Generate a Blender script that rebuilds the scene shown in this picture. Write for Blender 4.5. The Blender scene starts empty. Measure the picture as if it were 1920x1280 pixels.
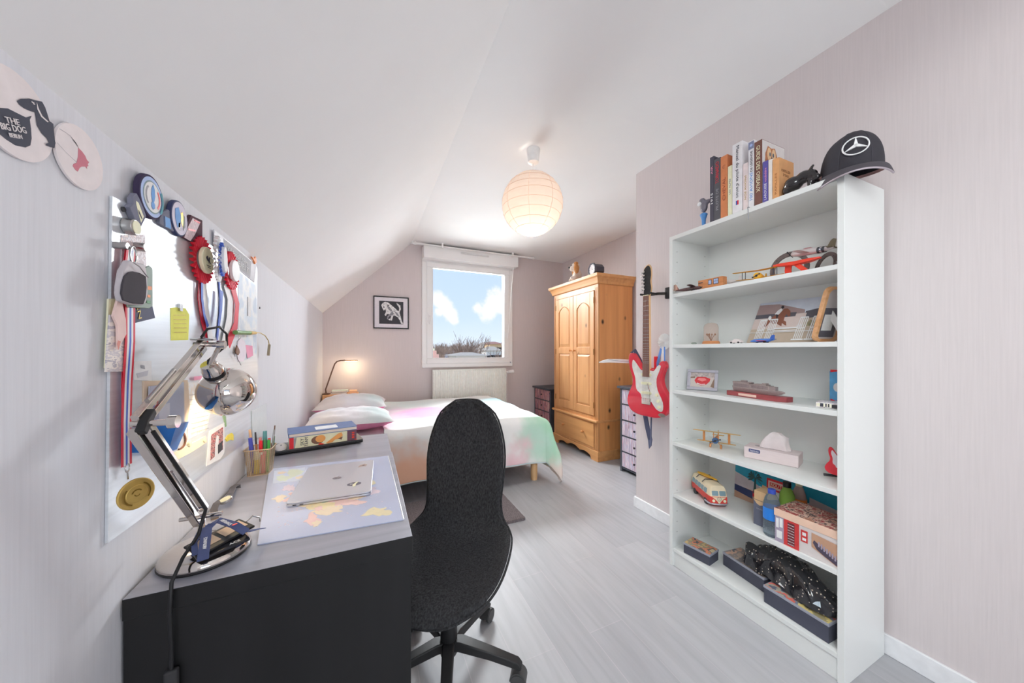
import bpy, bmesh, math, random
from mathutils import Vector as V, Matrix
random.seed(7)
S = bpy.context.scene
C = S.collection
PI = math.pi
# ---------------------------------------------------------------- camera measurements (1920x1280 frame)
FPX, YAW, HZ, EYE = 612.5, math.radians(23.82), 656.0, 1.322
FW = (math.sin(YAW), math.cos(YAW)); RT = (math.cos(YAW), -math.sin(YAW))
def ray(u, v):
    x = (u - 960) / FPX
    return V((x * RT[0] + FW[0], x * RT[1] + FW[1], -(v - HZ) / FPX))
def onX(u, v, X):
    d = ray(u, v); t = X / d.x; return V((X, t * d.y, EYE + t * d.z))
def onY(u, v, Y):
    d = ray(u, v); t = Y / d.y; return V((t * d.x, Y, EYE + t * d.z))
def onZ(u, v, Z):
    d = ray(u, v); t = (Z - EYE) / d.z; return V((t * d.x, t * d.y, Z))
# ---------------------------------------------------------------- materials
GAIN = 1.25
def lin1(c):
    c = c / 255.0
    return c / 12.92 if c <= .04045 else ((c + .055) / 1.055) ** 2.4
def lin(rgb, g=None):
    g = GAIN if g is None else g
    return tuple(min(.93, lin1(c) * g) for c in rgb) + (1.0,)
_mats = {}
def nd(nt, kind, **kw):
    n = nt.nodes.new(kind)
    for k, val in kw.items():
        if k.startswith('i_'):
            n.inputs[k[2:].replace('_', ' ')].default_value = val
        else:
            setattr(n, k, val)
    return n
def coords(nt, scale=(1, 1, 1), rot=(0, 0, 0), src='Object', loc=(0, 0, 0)):
    tc = nd(nt, 'ShaderNodeTexCoord'); mp = nd(nt, 'ShaderNodeMapping')
    mp.inputs['Scale'].default_value = scale; mp.inputs['Rotation'].default_value = rot; mp.inputs['Location'].default_value = loc
    nt.links.new(tc.outputs[src], mp.inputs['Vector'])
    return mp.outputs['Vector']
def ramp(nt, fac, stops, interp='LINEAR'):
    r = nd(nt, 'ShaderNodeValToRGB'); r.color_ramp.interpolation = interp
    el = r.color_ramp.elements
    while len(el) > 1: el.remove(el[-1])
    el[0].position = stops[0][0]; el[0].color = stops[0][1]
    for p, c in stops[1:]:
        e = el.new(p); e.color = c
    nt.links.new(fac, r.inputs['Fac'])
    return r.outputs['Color']
def mat(name, rgb, rough=.5, metal=0., noise=None, bump=None, coat=0., emit=None, spec=.5, trans=0., ior=1.45, gain=None):
    """noise=(amount, scale, stretch), bump=(strength, scale, stretch)"""
    if name in _mats: return _mats[name]
    m = bpy.data.materials.new(name); m.use_nodes = True; nt = m.node_tree
    b = nt.nodes['Principled BSDF']; col = lin(rgb, gain)
    b.inputs['Base Color'].default_value = col
    b.inputs['Roughness'].default_value = rough; b.inputs['Metallic'].default_value = metal
    b.inputs['Coat Weight'].default_value = coat; b.inputs['Specular IOR Level'].default_value = spec
    b.inputs['Transmission Weight'].default_value = trans; b.inputs['IOR'].default_value = ior
    if noise is None and trans == 0 and emit is None: noise = (.04, 30, (1, 1, 1))
    if noise:
        a, sc, st = noise
        t = nd(nt, 'ShaderNodeTexNoise', i_Scale=sc, i_Detail=4.); nt.links.new(coords(nt, st), t.inputs['Vector'])
        lo = tuple(max(0, c * (1 - a)) for c in col[:3]) + (1,); hi = tuple(min(1, c * (1 + a)) for c in col[:3]) + (1,)
        nt.links.new(ramp(nt, t.outputs['Fac'], [(.3, lo), (.7, hi)]), b.inputs['Base Color'])
    if bump:
        s_, sc, st = bump
        t = nd(nt, 'ShaderNodeTexNoise', i_Scale=sc, i_Detail=3.); nt.links.new(coords(nt, st), t.inputs['Vector'])
        bp = nd(nt, 'ShaderNodeBump', i_Strength=s_, i_Distance=.002)
        nt.links.new(t.outputs['Fac'], bp.inputs['Height']); nt.links.new(bp.outputs['Normal'], b.inputs['Normal'])
    if emit:
        b.inputs['Emission Color'].default_value = lin(emit[0], 1.); b.inputs['Emission Strength'].default_value = emit[1]
    _mats[name] = m
    return m
def patch(name, cols, scale=8, stretch=(1, 1, 1), rough=.5, detail=3, interp='CONSTANT', vor=False, gain=None):
    """a printed pattern: patches of several inks"""
    if name in _mats: return _mats[name]
    m = bpy.data.materials.new(name); m.use_nodes = True; nt = m.node_tree; b = nt.nodes['Principled BSDF']
    b.inputs['Roughness'].default_value = rough
    vec = coords(nt, stretch)
    if vor:
        t = nd(nt, 'ShaderNodeTexVoronoi', i_Scale=scale); nt.links.new(vec, t.inputs['Vector'])
        sp = nd(nt, 'ShaderNodeSeparateColor'); nt.links.new(t.outputs['Color'], sp.inputs['Color']); f = sp.outputs[0]
        st = [(i / len(cols), lin(c, gain)) for i, c in enumerate(cols)]
    else:
        t = nd(nt, 'ShaderNodeTexNoise', i_Scale=scale, i_Detail=float(detail)); nt.links.new(vec, t.inputs['Vector']); f = t.outputs['Fac']
        n = len(cols); st = [(.30 + .40 * i / n if i else 0., lin(c, gain)) for i, c in enumerate(cols)]
    nt.links.new(ramp(nt, f, st, interp), b.inputs['Base Color'])
    _mats[name] = m
    return m
def blobs(name, base, spots, rough=.8, bump=None, nz=.25, gain=None, nscale=4.):
    """dyed cloth: soft spots of colour at given places (object space)"""
    m = bpy.data.materials.new(name); m.use_nodes = True; nt = m.node_tree; b = nt.nodes['Principled BSDF']
    b.inputs['Roughness'].default_value = rough
    tc = nd(nt, 'ShaderNodeTexCoord'); t = nd(nt, 'ShaderNodeTexNoise', i_Scale=nscale, i_Detail=3.)
    nt.links.new(tc.outputs['Object'], t.inputs['Vector'])
    cur = None; col0 = lin(base, gain)
    for (p, r, c) in spots:
        d = nd(nt, 'ShaderNodeVectorMath', operation='DISTANCE'); nt.links.new(tc.outputs['Object'], d.inputs[0]); d.inputs[1].default_value = p
        a = nd(nt, 'ShaderNodeMath', operation='MULTIPLY_ADD'); nt.links.new(t.outputs['Fac'], a.inputs[0]); a.inputs[1].default_value = nz * 2; nt.links.new(d.outputs['Value'], a.inputs[2])
        mr = nd(nt, 'ShaderNodeMapRange', interpolation_type='SMOOTHSTEP'); nt.links.new(a.outputs[0], mr.inputs['Value'])
        mr.inputs['From Min'].default_value = r + nz; mr.inputs['From Max'].default_value = r * .25 + nz
        mx = nd(nt, 'ShaderNodeMix', data_type='RGBA'); nt.links.new(mr.outputs['Result'], mx.inputs[0])
        if cur is None: mx.inputs[6].default_value = col0
        else: nt.links.new(cur, mx.inputs[6])
        mx.inputs[7].default_value = lin(c, gain); cur = mx.outputs[2]
    nt.links.new(cur, b.inputs['Base Color'])
    if bump:
        s_, sc, st = bump
        t2 = nd(nt, 'ShaderNodeTexNoise', i_Scale=sc, i_Detail=3.); nt.links.new(coords(nt, st), t2.inputs['Vector'])
        bp = nd(nt, 'ShaderNodeBump', i_Strength=s_, i_Distance=.01)
        nt.links.new(t2.outputs['Fac'], bp.inputs['Height']); nt.links.new(bp.outputs['Normal'], b.inputs['Normal'])
    return m
def wood(name, c1, c2, axis=2, rough=.45, rings=6., knots=False, gain=None, fine=1.):
    if name in _mats: return _mats[name]
    m = bpy.data.materials.new(name); m.use_nodes = True; nt = m.node_tree; b = nt.nodes['Principled BSDF']
    st = [rings * 3] * 3; st[axis] = rings * .18
    t = nd(nt, 'ShaderNodeTexNoise', i_Scale=fine, i_Detail=6., i_Distortion=.6); nt.links.new(coords(nt, tuple(st)), t.inputs['Vector'])
    a = ramp(nt, t.outputs['Fac'], [(.32, lin(c1, gain)), (.68, lin(c2, gain))])
    if knots:
        kv = nd(nt, 'ShaderNodeTexVoronoi', i_Scale=1.); ks = [5.2, 5.2, 5.2]; ks[axis] = 3.4
        nt.links.new(coords(nt, tuple(ks)), kv.inputs['Vector'])
        r = ramp(nt, kv.outputs['Distance'], [(.05, lin(knots, 1.)), (.13, (1, 1, 1, 1))])
        mx = nd(nt, 'ShaderNodeMix', data_type='RGBA', blend_type='MULTIPLY'); mx.inputs[0].default_value = .9
        nt.links.new(a, mx.inputs[6]); nt.links.new(r, mx.inputs[7]); a = mx.outputs[2]
    nt.links.new(a, b.inputs['Base Color']); b.inputs['Roughness'].default_value = rough
    _mats[name] = m
    return m
# ---------------------------------------------------------------- mesh builder
class MB:
    def __init__(s, M=None): s.v = []; s.f = []; s.m = []; s.M = M or Matrix()
    def add(s, vs, fs, mi=0):
        b = len(s.v); s.v += [s.M @ V(p) for p in vs]
        s.f += [tuple(b + i for i in f) for f in fs]; s.m += [mi] * len(fs)
        return s
    def box(s, x0, x1, y0, y1, z0, z1, mi=0):
        return s.add([(x, y, z) for z in (z0, z1) for y in (y0, y1) for x in (x0, x1)],
                     [(0, 2, 3, 1), (4, 5, 7, 6), (0, 1, 5, 4), (2, 6, 7, 3), (0, 4, 6, 2), (1, 3, 7, 5)], mi)
    def cbox(s, c, d, mi=0):
        return s.box(c[0] - d[0] / 2, c[0] + d[0] / 2, c[1] - d[1] / 2, c[1] + d[1] / 2, c[2] - d[2] / 2, c[2] + d[2] / 2, mi)
    def prism(s, pts, z0, z1, mi=0, mi_side=None):
        n = len(pts)
        s.add([(p[0], p[1], z0) for p in pts] + [(p[0], p[1], z1) for p in pts], [tuple(range(n - 1, -1, -1)), tuple(range(n, 2 * n))], mi)
        b = len(s.v) - 2 * n
        s.f += [(b + i, b + (i + 1) % n, b + n + (i + 1) % n, b + n + i) for i in range(n)]; s.m += [mi if mi_side is None else mi_side] * n
        return s
    def loft(s, rings, mi=0, cap=True, closed=True):
        n = len(rings[0]); vs = [p for r in rings for p in r]; fs = []
        for k in range(len(rings) - 1):
            for i in range(n if closed else n - 1):
                j = (i + 1) % n; fs.append((k * n + i, k * n + j, (k + 1) * n + j, (k + 1) * n + i))
        if cap and closed:
            fs.append(tuple(range(n - 1, -1, -1))); fs.append(tuple((len(rings) - 1) * n + i for i in range(n)))
        return s.add(vs, fs, mi)
    def tube(s, pts, r, n=8, mi=0, closed=False, flat=None):
        """sweep; r a number or list; flat=(w,h,up) sweeps a rectangle/ellipse instead"""
        P = [V(p) for p in pts]; rings = []; up = None
        for i, p in enumerate(P):
            a = P[i - 1] if (i or closed) else p; c = P[(i + 1) % len(P)] if (i < len(P) - 1 or closed) else p
            t = (c - a).normalized() if (c - a).length > 1e-9 else V((0, 0, 1))
            if up is None:
                up = t.orthogonal().normalized() if flat is None else V(flat)
            up = (up - t * up.dot(t))
            up = up.normalized() if up.length > 1e-6 else t.orthogonal().normalized()
            q = t.cross(up); rr = r[i] if isinstance(r, (list, tuple)) else r
            if flat is None: rings.append([p + (up * math.cos(2 * PI * k / n) + q * math.sin(2 * PI * k / n)) * rr for k in range(n)])
            else:
                w, h = (rr if isinstance(rr, tuple) else (rr, rr * .2)); rings.append([p + q * w + up * h, p - q * w + up * h, p - q * w - up * h, p + q * w - up * h])
        if closed: rings.append(rings[0])
        return s.loft(rings, mi, cap=not closed)
    def ribbon(s, pts, w, th, up, mi=0):
        return s.tube(pts, [(w / 2, th / 2)] * len(pts), mi=mi, flat=up)
    def lathe(s, prof, n=24, mi=0, cap=True, c=(0, 0, 0)):
        return s.loft([[(c[0] + r * math.cos(2 * PI * k / n), c[1] + r * math.sin(2 * PI * k / n), c[2] + z) for k in range(n)] for r, z in prof], mi, cap)
    def cyl(s, a, b, r, n=16, mi=0, r2=None): return s.tube([a, b], [r, r if r2 is None else r2], n, mi)
    def ell(s, c, d, n=16, mi=0, rot=None):
        R = rot or Matrix(); m = n // 2; rings = []
        for i in range(m + 1):
            th = PI * i / m; rr = max(math.sin(th), .004)
            rings.append([V(c) + (R @ V((d[0] * rr * math.cos(2 * PI * k / n), d[1] * rr * math.sin(2 * PI * k / n), -d[2] * math.cos(th)))) for k in range(n)])
        return s.loft(rings, mi)
    def grid(s, fn, nu, nv, mi=0, th=0.):
        P = [[V(fn(i / nu, j / nv)) for j in range(nv + 1)] for i in range(nu + 1)]; w = nv + 1
        if not th:
            return s.add([p for r in P for p in r], [(i * w + j, (i + 1) * w + j, (i + 1) * w + j + 1, i * w + j + 1) for i in range(nu) for j in range(nv)], mi)
        N = []
        for i in range(nu + 1):
            for j in range(nv + 1):
                a = P[min(i + 1, nu)][j] - P[max(i - 1, 0)][j]; b = P[i][min(j + 1, nv)] - P[i][max(j - 1, 0)]
                n_ = a.cross(b); N.append(n_.normalized() if n_.length > 1e-12 else V((0, 0, 1)))
        flat = [p for r in P for p in r]; k = len(flat)
        t_ = th if callable(th) else (lambda u, v: th)
        bot = [p - n_ * t_((q // w) / nu, (q % w) / nv) for q, (p, n_) in enumerate(zip(flat, N))]
        fs = [(i * w + j, (i + 1) * w + j, (i + 1) * w + j + 1, i * w + j + 1) for i in range(nu) for j in range(nv)]
        fs += [tuple(k + q for q in reversed(f)) for f in fs]
        edge = [i * w for i in range(nu + 1)] + [nu * w + j for j in range(1, nv + 1)] + [i * w + nv for i in range(nu - 1, -1, -1)] + [j for j in range(nv - 1, 0, -1)]
        fs += [(edge[q], edge[(q + 1) % len(edge)], k + edge[(q + 1) % len(edge)], k + edge[q]) for q in range(len(edge))]
        return s.add(flat + bot, [tuple(reversed(f)) if n else f for f, n in ((f, 0) for f in fs)], mi)
    def poly(s, pts, mi=0): return s.add(pts, [tuple(range(len(pts)))], mi)
    def build(s, name, mats, parent=None, smooth=None, bevel=0, local=False, subsurf=0, remesh=0, seg=2):
        me = bpy.data.meshes.new(name); me.from_pydata(s.v, [], s.f)
        bm = bmesh.new(); bm.from_mesh(me); bmesh.ops.recalc_face_normals(bm, faces=bm.faces); bm.to_mesh(me); bm.free()
        if not isinstance(mats, (list, tuple)): mats = [mats]
        for m in mats: me.materials.append(m)
        me.polygons.foreach_set('material_index', s.m)
        if smooth is not None:
            me.polygons.foreach_set('use_smooth', [True] * len(me.polygons)); me.set_sharp_from_angle(angle=math.radians(smooth))
        o = bpy.data.objects.new(name, me); C.objects.link(o)
        if parent is not None:
            o.parent = parent
            if not local: o.matrix_parent_inverse = W(parent).inverted()
        if remesh:
            md = o.modifiers.new('remesh', 'REMESH'); md.mode = 'VOXEL'; md.voxel_size = remesh; md.use_smooth_shade = True
            md = o.modifiers.new('smooth', 'SMOOTH'); md.iterations = 4; md.factor = .5
        if bevel:
            md = o.modifiers.new('bevel', 'BEVEL'); md.width = bevel; md.segments = seg; md.limit_method = 'ANGLE'; md.angle_limit = math.radians(40)
            if smooth is None: me.polygons.foreach_set('use_smooth', [True] * len(me.polygons)); me.set_sharp_from_angle(angle=math.radians(89)); md.harden_normals = True
        if subsurf:
            md = o.modifiers.new('subsurf', 'SUBSURF'); md.levels = md.render_levels = subsurf
        return o
def W(o):
    m = Matrix.LocRotScale(o.location, o.rotation_euler, o.scale)
    return (W(o.parent) @ o.matrix_parent_inverse @ m) if o.parent else m
def tag(o, label=None, cat=None, group=None, kind=None):
    if label: o['label'] = label
    if cat: o['category'] = cat
    if group: o['group'] = group
    if kind: o['kind'] = kind
    return o
def thing(name, label, cat, loc=(0, 0, 0), rz=0., group=None, rot=None):
    o = bpy.data.objects.new(name, None); C.objects.link(o); o.empty_display_size = .05
    o.location = loc; o.rotation_euler = rot if rot else (0, 0, rz)
    return tag(o, label, cat, group)
def struct(name, mb, m, **k): return tag(mb.build(name, m, **k), kind='structure')
def frame(O, U, N):
    """matrix: local x along U, local z along N (outwards), local y = N x U"""
    U = V(U).normalized(); N = V(N).normalized(); Y = N.cross(U).normalized(); U = Y.cross(N)
    return Matrix((( U.x, Y.x, N.x, O[0]), (U.y, Y.y, N.y, O[1]), (U.z, Y.z, N.z, O[2]), (0, 0, 0, 1)))
def trs(loc=(0, 0, 0), rz=0., rx=0., ry=0., sc=1.):
    return Matrix.Translation(loc) @ Matrix.Rotation(rz, 4, 'Z') @ Matrix.Rotation(ry, 4, 'Y') @ Matrix.Rotation(rx, 4, 'X') @ Matrix.Scale(sc, 4)
_fit = []
def text(body, F, w, h, m, parent, name='lettering', z=.0006, rot=0., shear=0.):
    """lettering centred on the origin of frame F, w wide and h tall"""
    cu = bpy.data.curves.new(name, 'FONT'); cu.body = body; cu.align_x = 'CENTER'; cu.align_y = 'CENTER'; cu.size = 1.; cu.extrude = .0004; cu.shear = shear
    cu.resolution_u = 2
    cu.materials.append(m); o = bpy.data.objects.new('type_setting', cu); C.objects.link(o)
    _fit.append((o, F @ Matrix.Translation((0, 0, z)) @ Matrix.Rotation(rot, 4, 'Z'), w, h, parent))
    return o
def fit_texts():
    bpy.context.view_layer.update(); dg = bpy.context.evaluated_depsgraph_get(); made = []
    for o, F, w, h, parent in _fit: made.append(bpy.data.meshes.new_from_object(o.evaluated_get(dg)))
    for (o, F, w, h, parent), me in zip(_fit, made):
        xs = [v.co.x for v in me.vertices]; ys = [v.co.y for v in me.vertices]
        sx = w / max(max(xs) - min(xs), 1e-4); sy = h / max(max(ys) - min(ys), 1e-4)
        cx = (max(xs) + min(xs)) / 2; cy = (max(ys) + min(ys)) / 2
        n = bpy.data.objects.new('lettering', me); C.objects.link(n)
        if parent is not None:
            n.parent = parent; n.matrix_parent_inverse = W(parent).inverted()
        n.matrix_basis = F @ Matrix.Diagonal((sx, sy, 1, 1)) @ Matrix.Translation((-cx, -cy, 0))
        bpy.data.objects.remove(o)
def decal(mb, F, items, dz=.0004, z0=.0004):
    """flat printed shapes on frame F: items = (material index, [(x,y)...])"""
    old = mb.M; k = 0
    for mi, pts in items:
        mb.M = F @ Matrix.Translation((0, 0, z0 + dz * k)); mb.poly([(x, y, 0) for x, y in pts], mi); k += 1
    mb.M = old
    return mb
def circ(cx, cy, r, n=24, ry=None, a0=0., a1=2 * PI):
    ry = r if ry is None else ry; full = abs(a1 - a0 - 2 * PI) < 1e-6
    return [(cx + r * math.cos(a0 + (a1 - a0) * i / (n if full else n - 1)), cy + ry * math.sin(a0 + (a1 - a0) * i / (n if full else n - 1))) for i in range(n)]
def arc(cx, cy, r0, r1, a0, a1, n=12, sy=1.):
    A = [a0 + (a1 - a0) * i / (n - 1) for i in range(n)]
    return [(cx + r1 * math.cos(a), cy + sy * r1 * math.sin(a)) for a in A] + [(cx + r0 * math.cos(a), cy + sy * r0 * math.sin(a)) for a in reversed(A)]
def rect(x0, x1, y0, y1): return [(x0, y0), (x1, y0), (x1, y1), (x0, y1)]
# ---------------------------------------------------------------- palette
WHITE = mat('white_lacquer', (226, 226, 224), .35)
PAPER = mat('white_paper', (228, 226, 224), .8)
BLACK = mat('black_plastic', (28, 28, 30), .4)
DARK = mat('charcoal', (58, 58, 62), .5)
CHROME = mat('chrome', (215, 208, 202), .07, 1., noise=(.0, 1, (1, 1, 1)), gain=1.)
STEEL = mat('steel', (190, 188, 186), .25, 1., gain=1.)
RED = mat('red_paint', (214, 40, 52), .35)
NAVY = mat('navy', (48, 56, 92), .6)
BLUE = mat('blue', (60, 98, 176), .5)
GOLDW = mat('gold', (198, 168, 92), .3, .8, gain=1.)
PINK = mat('pink', (228, 150, 176), .7)
GREY = mat('grey_card', (150, 150, 156), .6)
YELLOW = mat('yellow', (240, 205, 80), .6)
ORANGE = mat('orange', (226, 128, 60), .5)
GREEN = mat('green', (70, 130, 84), .5)
CREAM = mat('cream', (238, 222, 190), .6)
TAN = wood('tan_wood', (196, 142, 96), (220, 172, 126), 0, .5, 20)
INK = mat('dark_ink', (70, 72, 84), .8)
# ================================================================ setting
XL, XR, YB, XW, YW, ZC, ZK, XS, YR = -.523, 3.05, 4.753, 2.073, 2.10, 2.806, 1.792, .552, -3.6
def wallpaper(name, rgb):
    m = bpy.data.materials.new(name); m.use_nodes = True; nt = m.node_tree; b = nt.nodes['Principled BSDF']
    b.inputs['Roughness'].default_value = .75
    t = nd(nt, 'ShaderNodeTexNoise', i_Scale=1., i_Detail=4.); nt.links.new(coords(nt, (150, 150, 4)), t.inputs['Vector'])
    c = lin(rgb); nt.links.new(ramp(nt, t.outputs['Fac'], [(.3, tuple(x * .965 for x in c[:3]) + (1,)), (.65, tuple(min(.95, x * 1.015) for x in c[:3]) + (1,))]), b.inputs['Base Color'])
    bp = nd(nt, 'ShaderNodeBump', i_Strength=.25, i_Distance=.002); nt.links.new(t.outputs['Fac'], bp.inputs['Height']); nt.links.new(bp.outputs['Normal'], b.inputs['Normal'])
    return m
WPL = wallpaper('daylit_grey_wallpaper', (207, 208, 213))  # same paper as the other walls, with cool daylight mixed into its colour
WPR = wallpaper('rose_grey_wallpaper', (201, 192, 192))
CEIL = mat('ceiling_paint', (232, 238, 234), .9, noise=(.01, 3, (1, 1, 1)))
def floor_mat():
    m = bpy.data.materials.new('pale_grey_oak_laminate'); m.use_nodes = True; nt = m.node_tree; b = nt.nodes['Principled BSDF']
    v = coords(nt, (1, 1, 1), (0, 0, PI / 2))
    br = nd(nt, 'ShaderNodeTexBrick', i_Scale=1.); nt.links.new(v, br.inputs['Vector']); br.offset = .37
    br.inputs['Brick Width'].default_value = 1.25; br.inputs['Row Height'].default_value = .19; br.inputs['Mortar Size'].default_value = .0012
    br.inputs['Color1'].default_value = lin((166, 166, 169)); br.inputs['Color2'].default_value = lin((156, 156, 160)); br.inputs['Mortar'].default_value = lin((176, 171, 175))
    t = nd(nt, 'ShaderNodeTexNoise', i_Scale=1., i_Detail=7., i_Distortion=.5); nt.links.new(coords(nt, (26, 2.2, 1)), t.inputs['Vector'])
    g = ramp(nt, t.outputs['Fac'], [(.3, (.84, .84, .84, 1)), (.62, (1, 1, 1, 1))])
    mx = nd(nt, 'ShaderNodeMix', data_type='RGBA', blend_type='MULTIPLY'); mx.inputs[0].default_value = .8
    nt.links.new(br.outputs['Color'], mx.inputs[6]); nt.links.new(g, mx.inputs[7]); nt.links.new(mx.outputs[2], b.inputs['Base Color'])
    b.inputs['Roughness'].default_value = .42
    bp = nd(nt, 'ShaderNodeBump', i_Strength=.12, i_Distance=.002); nt.links.new(t.outputs['Fac'], bp.inputs['Height']); nt.links.new(bp.outputs['Normal'], b.inputs['Normal'])
    return m
struct('floor', MB().box(XL - .15, XR + .15, YR - .15, YB + .3, -.12, 0), floor_mat())
struct('wall_left', MB().box(XL - .15, XL, YR - .15, YB + .3, 0, ZK + .12), WPL)
wx0, wx1, wz0, wz1 = .745, 2.05, 1.12, 2.62
struct('wall_back', MB().box(XL, wx0, YB, YB + .3, 0, ZC).box(wx1, XR, YB, YB + .3, 0, ZC).box(wx0, wx1, YB, YB + .3, 0, wz0).box(wx0, wx1, YB, YB + .3, wz1, ZC), WPR)
struct('wall_right', MB().box(XW, XR + .15, YR - .15, YW, 0, ZC), WPR)
struct('wall_alcove', MB().box(XR, XR + .15, YW, YB + .3, 0, ZC), WPR)
rx0, rx1, rz0, rz1 = .1, 1.95, .35, 2.45          # unseen window, added behind the camera for fill light
struct('wall_rear', MB().box(XL, rx0, YR - .15, YR, 0, ZC).box(rx1, XW, YR - .15, YR, 0, ZC).box(rx0, rx1, YR - .15, YR, 0, rz0).box(rx0, rx1, YR - .15, YR, rz1, ZC), WPR)
struct('ceiling', MB().box(XS - .02, XR + .15, YR - .15, YB + .3, ZC, ZC + .12), CEIL)
sl = MB(); a, b_ = V((XS, 0, ZC)), V((XL - .15, 0, ZK - .15 * (ZC - ZK) / (XS - XL)))
n_ = V((-(ZC - ZK), 0, (XS - XL))).normalized() * .12
sk0, sk1, sf0, sf1 = -.95, -.10, .22, .74            # unseen roof window, added to brighten the bookcase: y range and share of the slope
def band(f0, f1, y0, y1):
    p, q = a.lerp(b_, f0), a.lerp(b_, f1); sl.loft([[(r.x, y, r.z) for r in (p, q, q + n_, p + n_)] for y in (y0, y1)])
band(0, 1, sk1, YB + .3); band(0, 1, YR - .15, sk0); band(0, sf0, sk0, sk1); band(sf1, 1, sk0, sk1)
struct('ceiling_slope', sl, CEIL)
skm = a.lerp(b_, (sf0 + sf1) / 2); skl = (a - b_).length * (sf1 - sf0); SKF = frame((skm.x, (sk0 + sk1) / 2, skm.z), (0, 1, 0), -n_)
SK = mat('skirting_paint', (222, 222, 226), .4)
def skirt(name, x0, x1, y0, y1): struct(name, MB().box(x0, x1, y0, y1, 0, .088), SK, bevel=.004)
skirt('baseboard_right', XW - .014, XW, YR, YW); skirt('baseboard_return', XW - .014, XR, YW, YW + .014)
skirt('baseboard_alcove', XR - .014, XR, YW + .014, YB); skirt('baseboard_back', XL + .014, XR - .014, YB - .014, YB); skirt('baseboard_left', XL, XL + .014, YR, YB)
# ---- window: frame, sash, glass, roller shutter box, handle, crank
UPVC = mat('white_window_plastic', (229, 230, 228), .3, noise=(.003, 3, (1, 1, 1)))
GLASS = bpy.data.materials.new('window_glass'); GLASS.use_nodes = True
nt = GLASS.node_tree; nt.nodes.clear(); out = nd(nt, 'ShaderNodeOutputMaterial'); mx = nd(nt, 'ShaderNodeMixShader'); tr = nd(nt, 'ShaderNodeBsdfTransparent'); gl = nd(nt, 'ShaderNodeBsdfGlossy', i_Roughness=.02)
fr = nd(nt, 'ShaderNodeFresnel', i_IOR=1.2); nt.links.new(fr.outputs[0], mx.inputs[0]); nt.links.new(tr.outputs[0], mx.inputs[1]); nt.links.new(gl.outputs[0], mx.inputs[2]); nt.links.new(mx.outputs[0], out.inputs[0])
def ring(mb, x0, x1, z0, z1, w, y0, y1, mi=0, wb=None):
    wb = wb or w
    mb.box(x0, x1, y0, y1, z0, z0 + wb, mi).box(x0, x1, y0, y1, z1 - w, z1, mi).box(x0, x0 + w, y0, y1, z0 + wb, z1 - w, mi).box(x1 - w, x1, y0, y1, z0 + wb, z1 - w, mi)
    return mb
win = struct('window_1', ring(MB(), .700, 2.095, 1.07, 2.64, .07, YB - .03, YB + .07, wb=.06), UPVC, bevel=.006)
sash = ring(MB(), .762, 2.032, 1.125, 2.575, .076, YB - .045, YB + .05).build('sash', UPVC, win, bevel=.008)
ring(MB(), .836, 1.958, 1.199, 2.501, .012, YB - .052, YB - .04).build('glazing_bead', UPVC, sash)
MB().box(.836, 1.958, YB + .005, YB + .012, 1.199, 2.501).build('glass', GLASS, sash)
sb = MB(); sb.box(.703, 2.13, YB - .17, YB - .001, 2.6, 2.775); sbo = sb.build('shutter_box', UPVC, win, bevel=.006)
MB().box(1.22, 1.65, YB - .185, YB - .169, 2.70, 2.725).build('vent_grille', mat('vent', (205, 205, 205), .5), sbo, bevel=.006)
hd = MB().box(.785, .812, YB - .062, YB - .045, 1.70, 1.84).cyl((.799, YB - .06, 1.80), (.799, YB - .1, 1.80), .009).tube([(.799, YB - .098, 1.805), (.799, YB - .1, 1.70), (.799, YB - .095, 1.685)], .009); hd.build('handle', UPVC, win, smooth=40)
MB().tube([(2.06, YB - .15, 2.6), (2.055, YB - .14, 2.55), (1.995, YB - .1, 1.60), (1.985, YB - .1, 1.54)], .006).cyl((1.985, YB - .1, 1.54), (1.985, YB - .1, 1.50), .009).build('crank_rod', UPVC, win, smooth=40)
MB().cyl((2.055, YB - .048, 1.13), (2.055, YB - .03, 1.13), .008).build('screw_cap', GREY, win)
# curtain rod
rod = thing('curtain_rod', 'white curtain rod without curtains under the ceiling above the window', 'curtain rod', (1.45, YB - .15, 2.78))
yr_ = YB - .20
MB().cyl((.60, yr_, 2.762), (2.36, yr_, 2.762), .011, 12).build('rod', WHITE, rod, smooth=40)
for x in (.58, 2.37): MB().ell((x, yr_, 2.762), (.03, .022, .022), 12).build('finial', WHITE, rod, smooth=40)
for x in (.95, 2.02): MB().box(x - .012, x + .012, yr_ - .016, yr_ + .016, 2.745, 2.806).build('bracket', WHITE, rod, bevel=.003)
# radiator
RADM = mat('radiator_enamel', (222, 224, 218), .35)
rad = thing('radiator', 'white ribbed panel radiator on the wall beneath the window', 'radiator', (1.39, YB - .08, .16))
pm = MB(); x = .84
while x < 1.945:
    pm.prism([(x, YB - .10), (x + .008, YB - .108), (x + .020, YB - .108), (x + .028, YB - .10)], .18, 1.02); x += .033
pm.box(.835, 1.95, YB - .10, YB - .08, .16, 1.035).build('panel', RADM, rad)
MB().box(.833, 1.952, YB - .112, YB - .03, 1.03, 1.042).build('top_cover', RADM, rad, bevel=.003)
MB().box(.84, 1.945, YB - .06, YB - .04, .16, 1.0).build('rear_panel', RADM, rad)
MB().box(1.0, 1.03, YB - .08, YB - .002, .3, .9).build('wall_bracket', RADM, rad)
MB().box(1.75, 1.78, YB - .08, YB - .002, .3, .9).build('wall_bracket', RADM, rad)
vm = MB(); vm.cyl((1.95, YB - .07, .98), (2.0, YB - .07, .98), .012); vm.cyl((2.0, YB - .07, .98), (2.09, YB - .07, .985), .024, 16, r2=.03); vm.cyl((1.975, YB - .07, .98), (1.975, YB - .07, .02), .007)
vm.build('valve', WHITE, rad, smooth=40)
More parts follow.
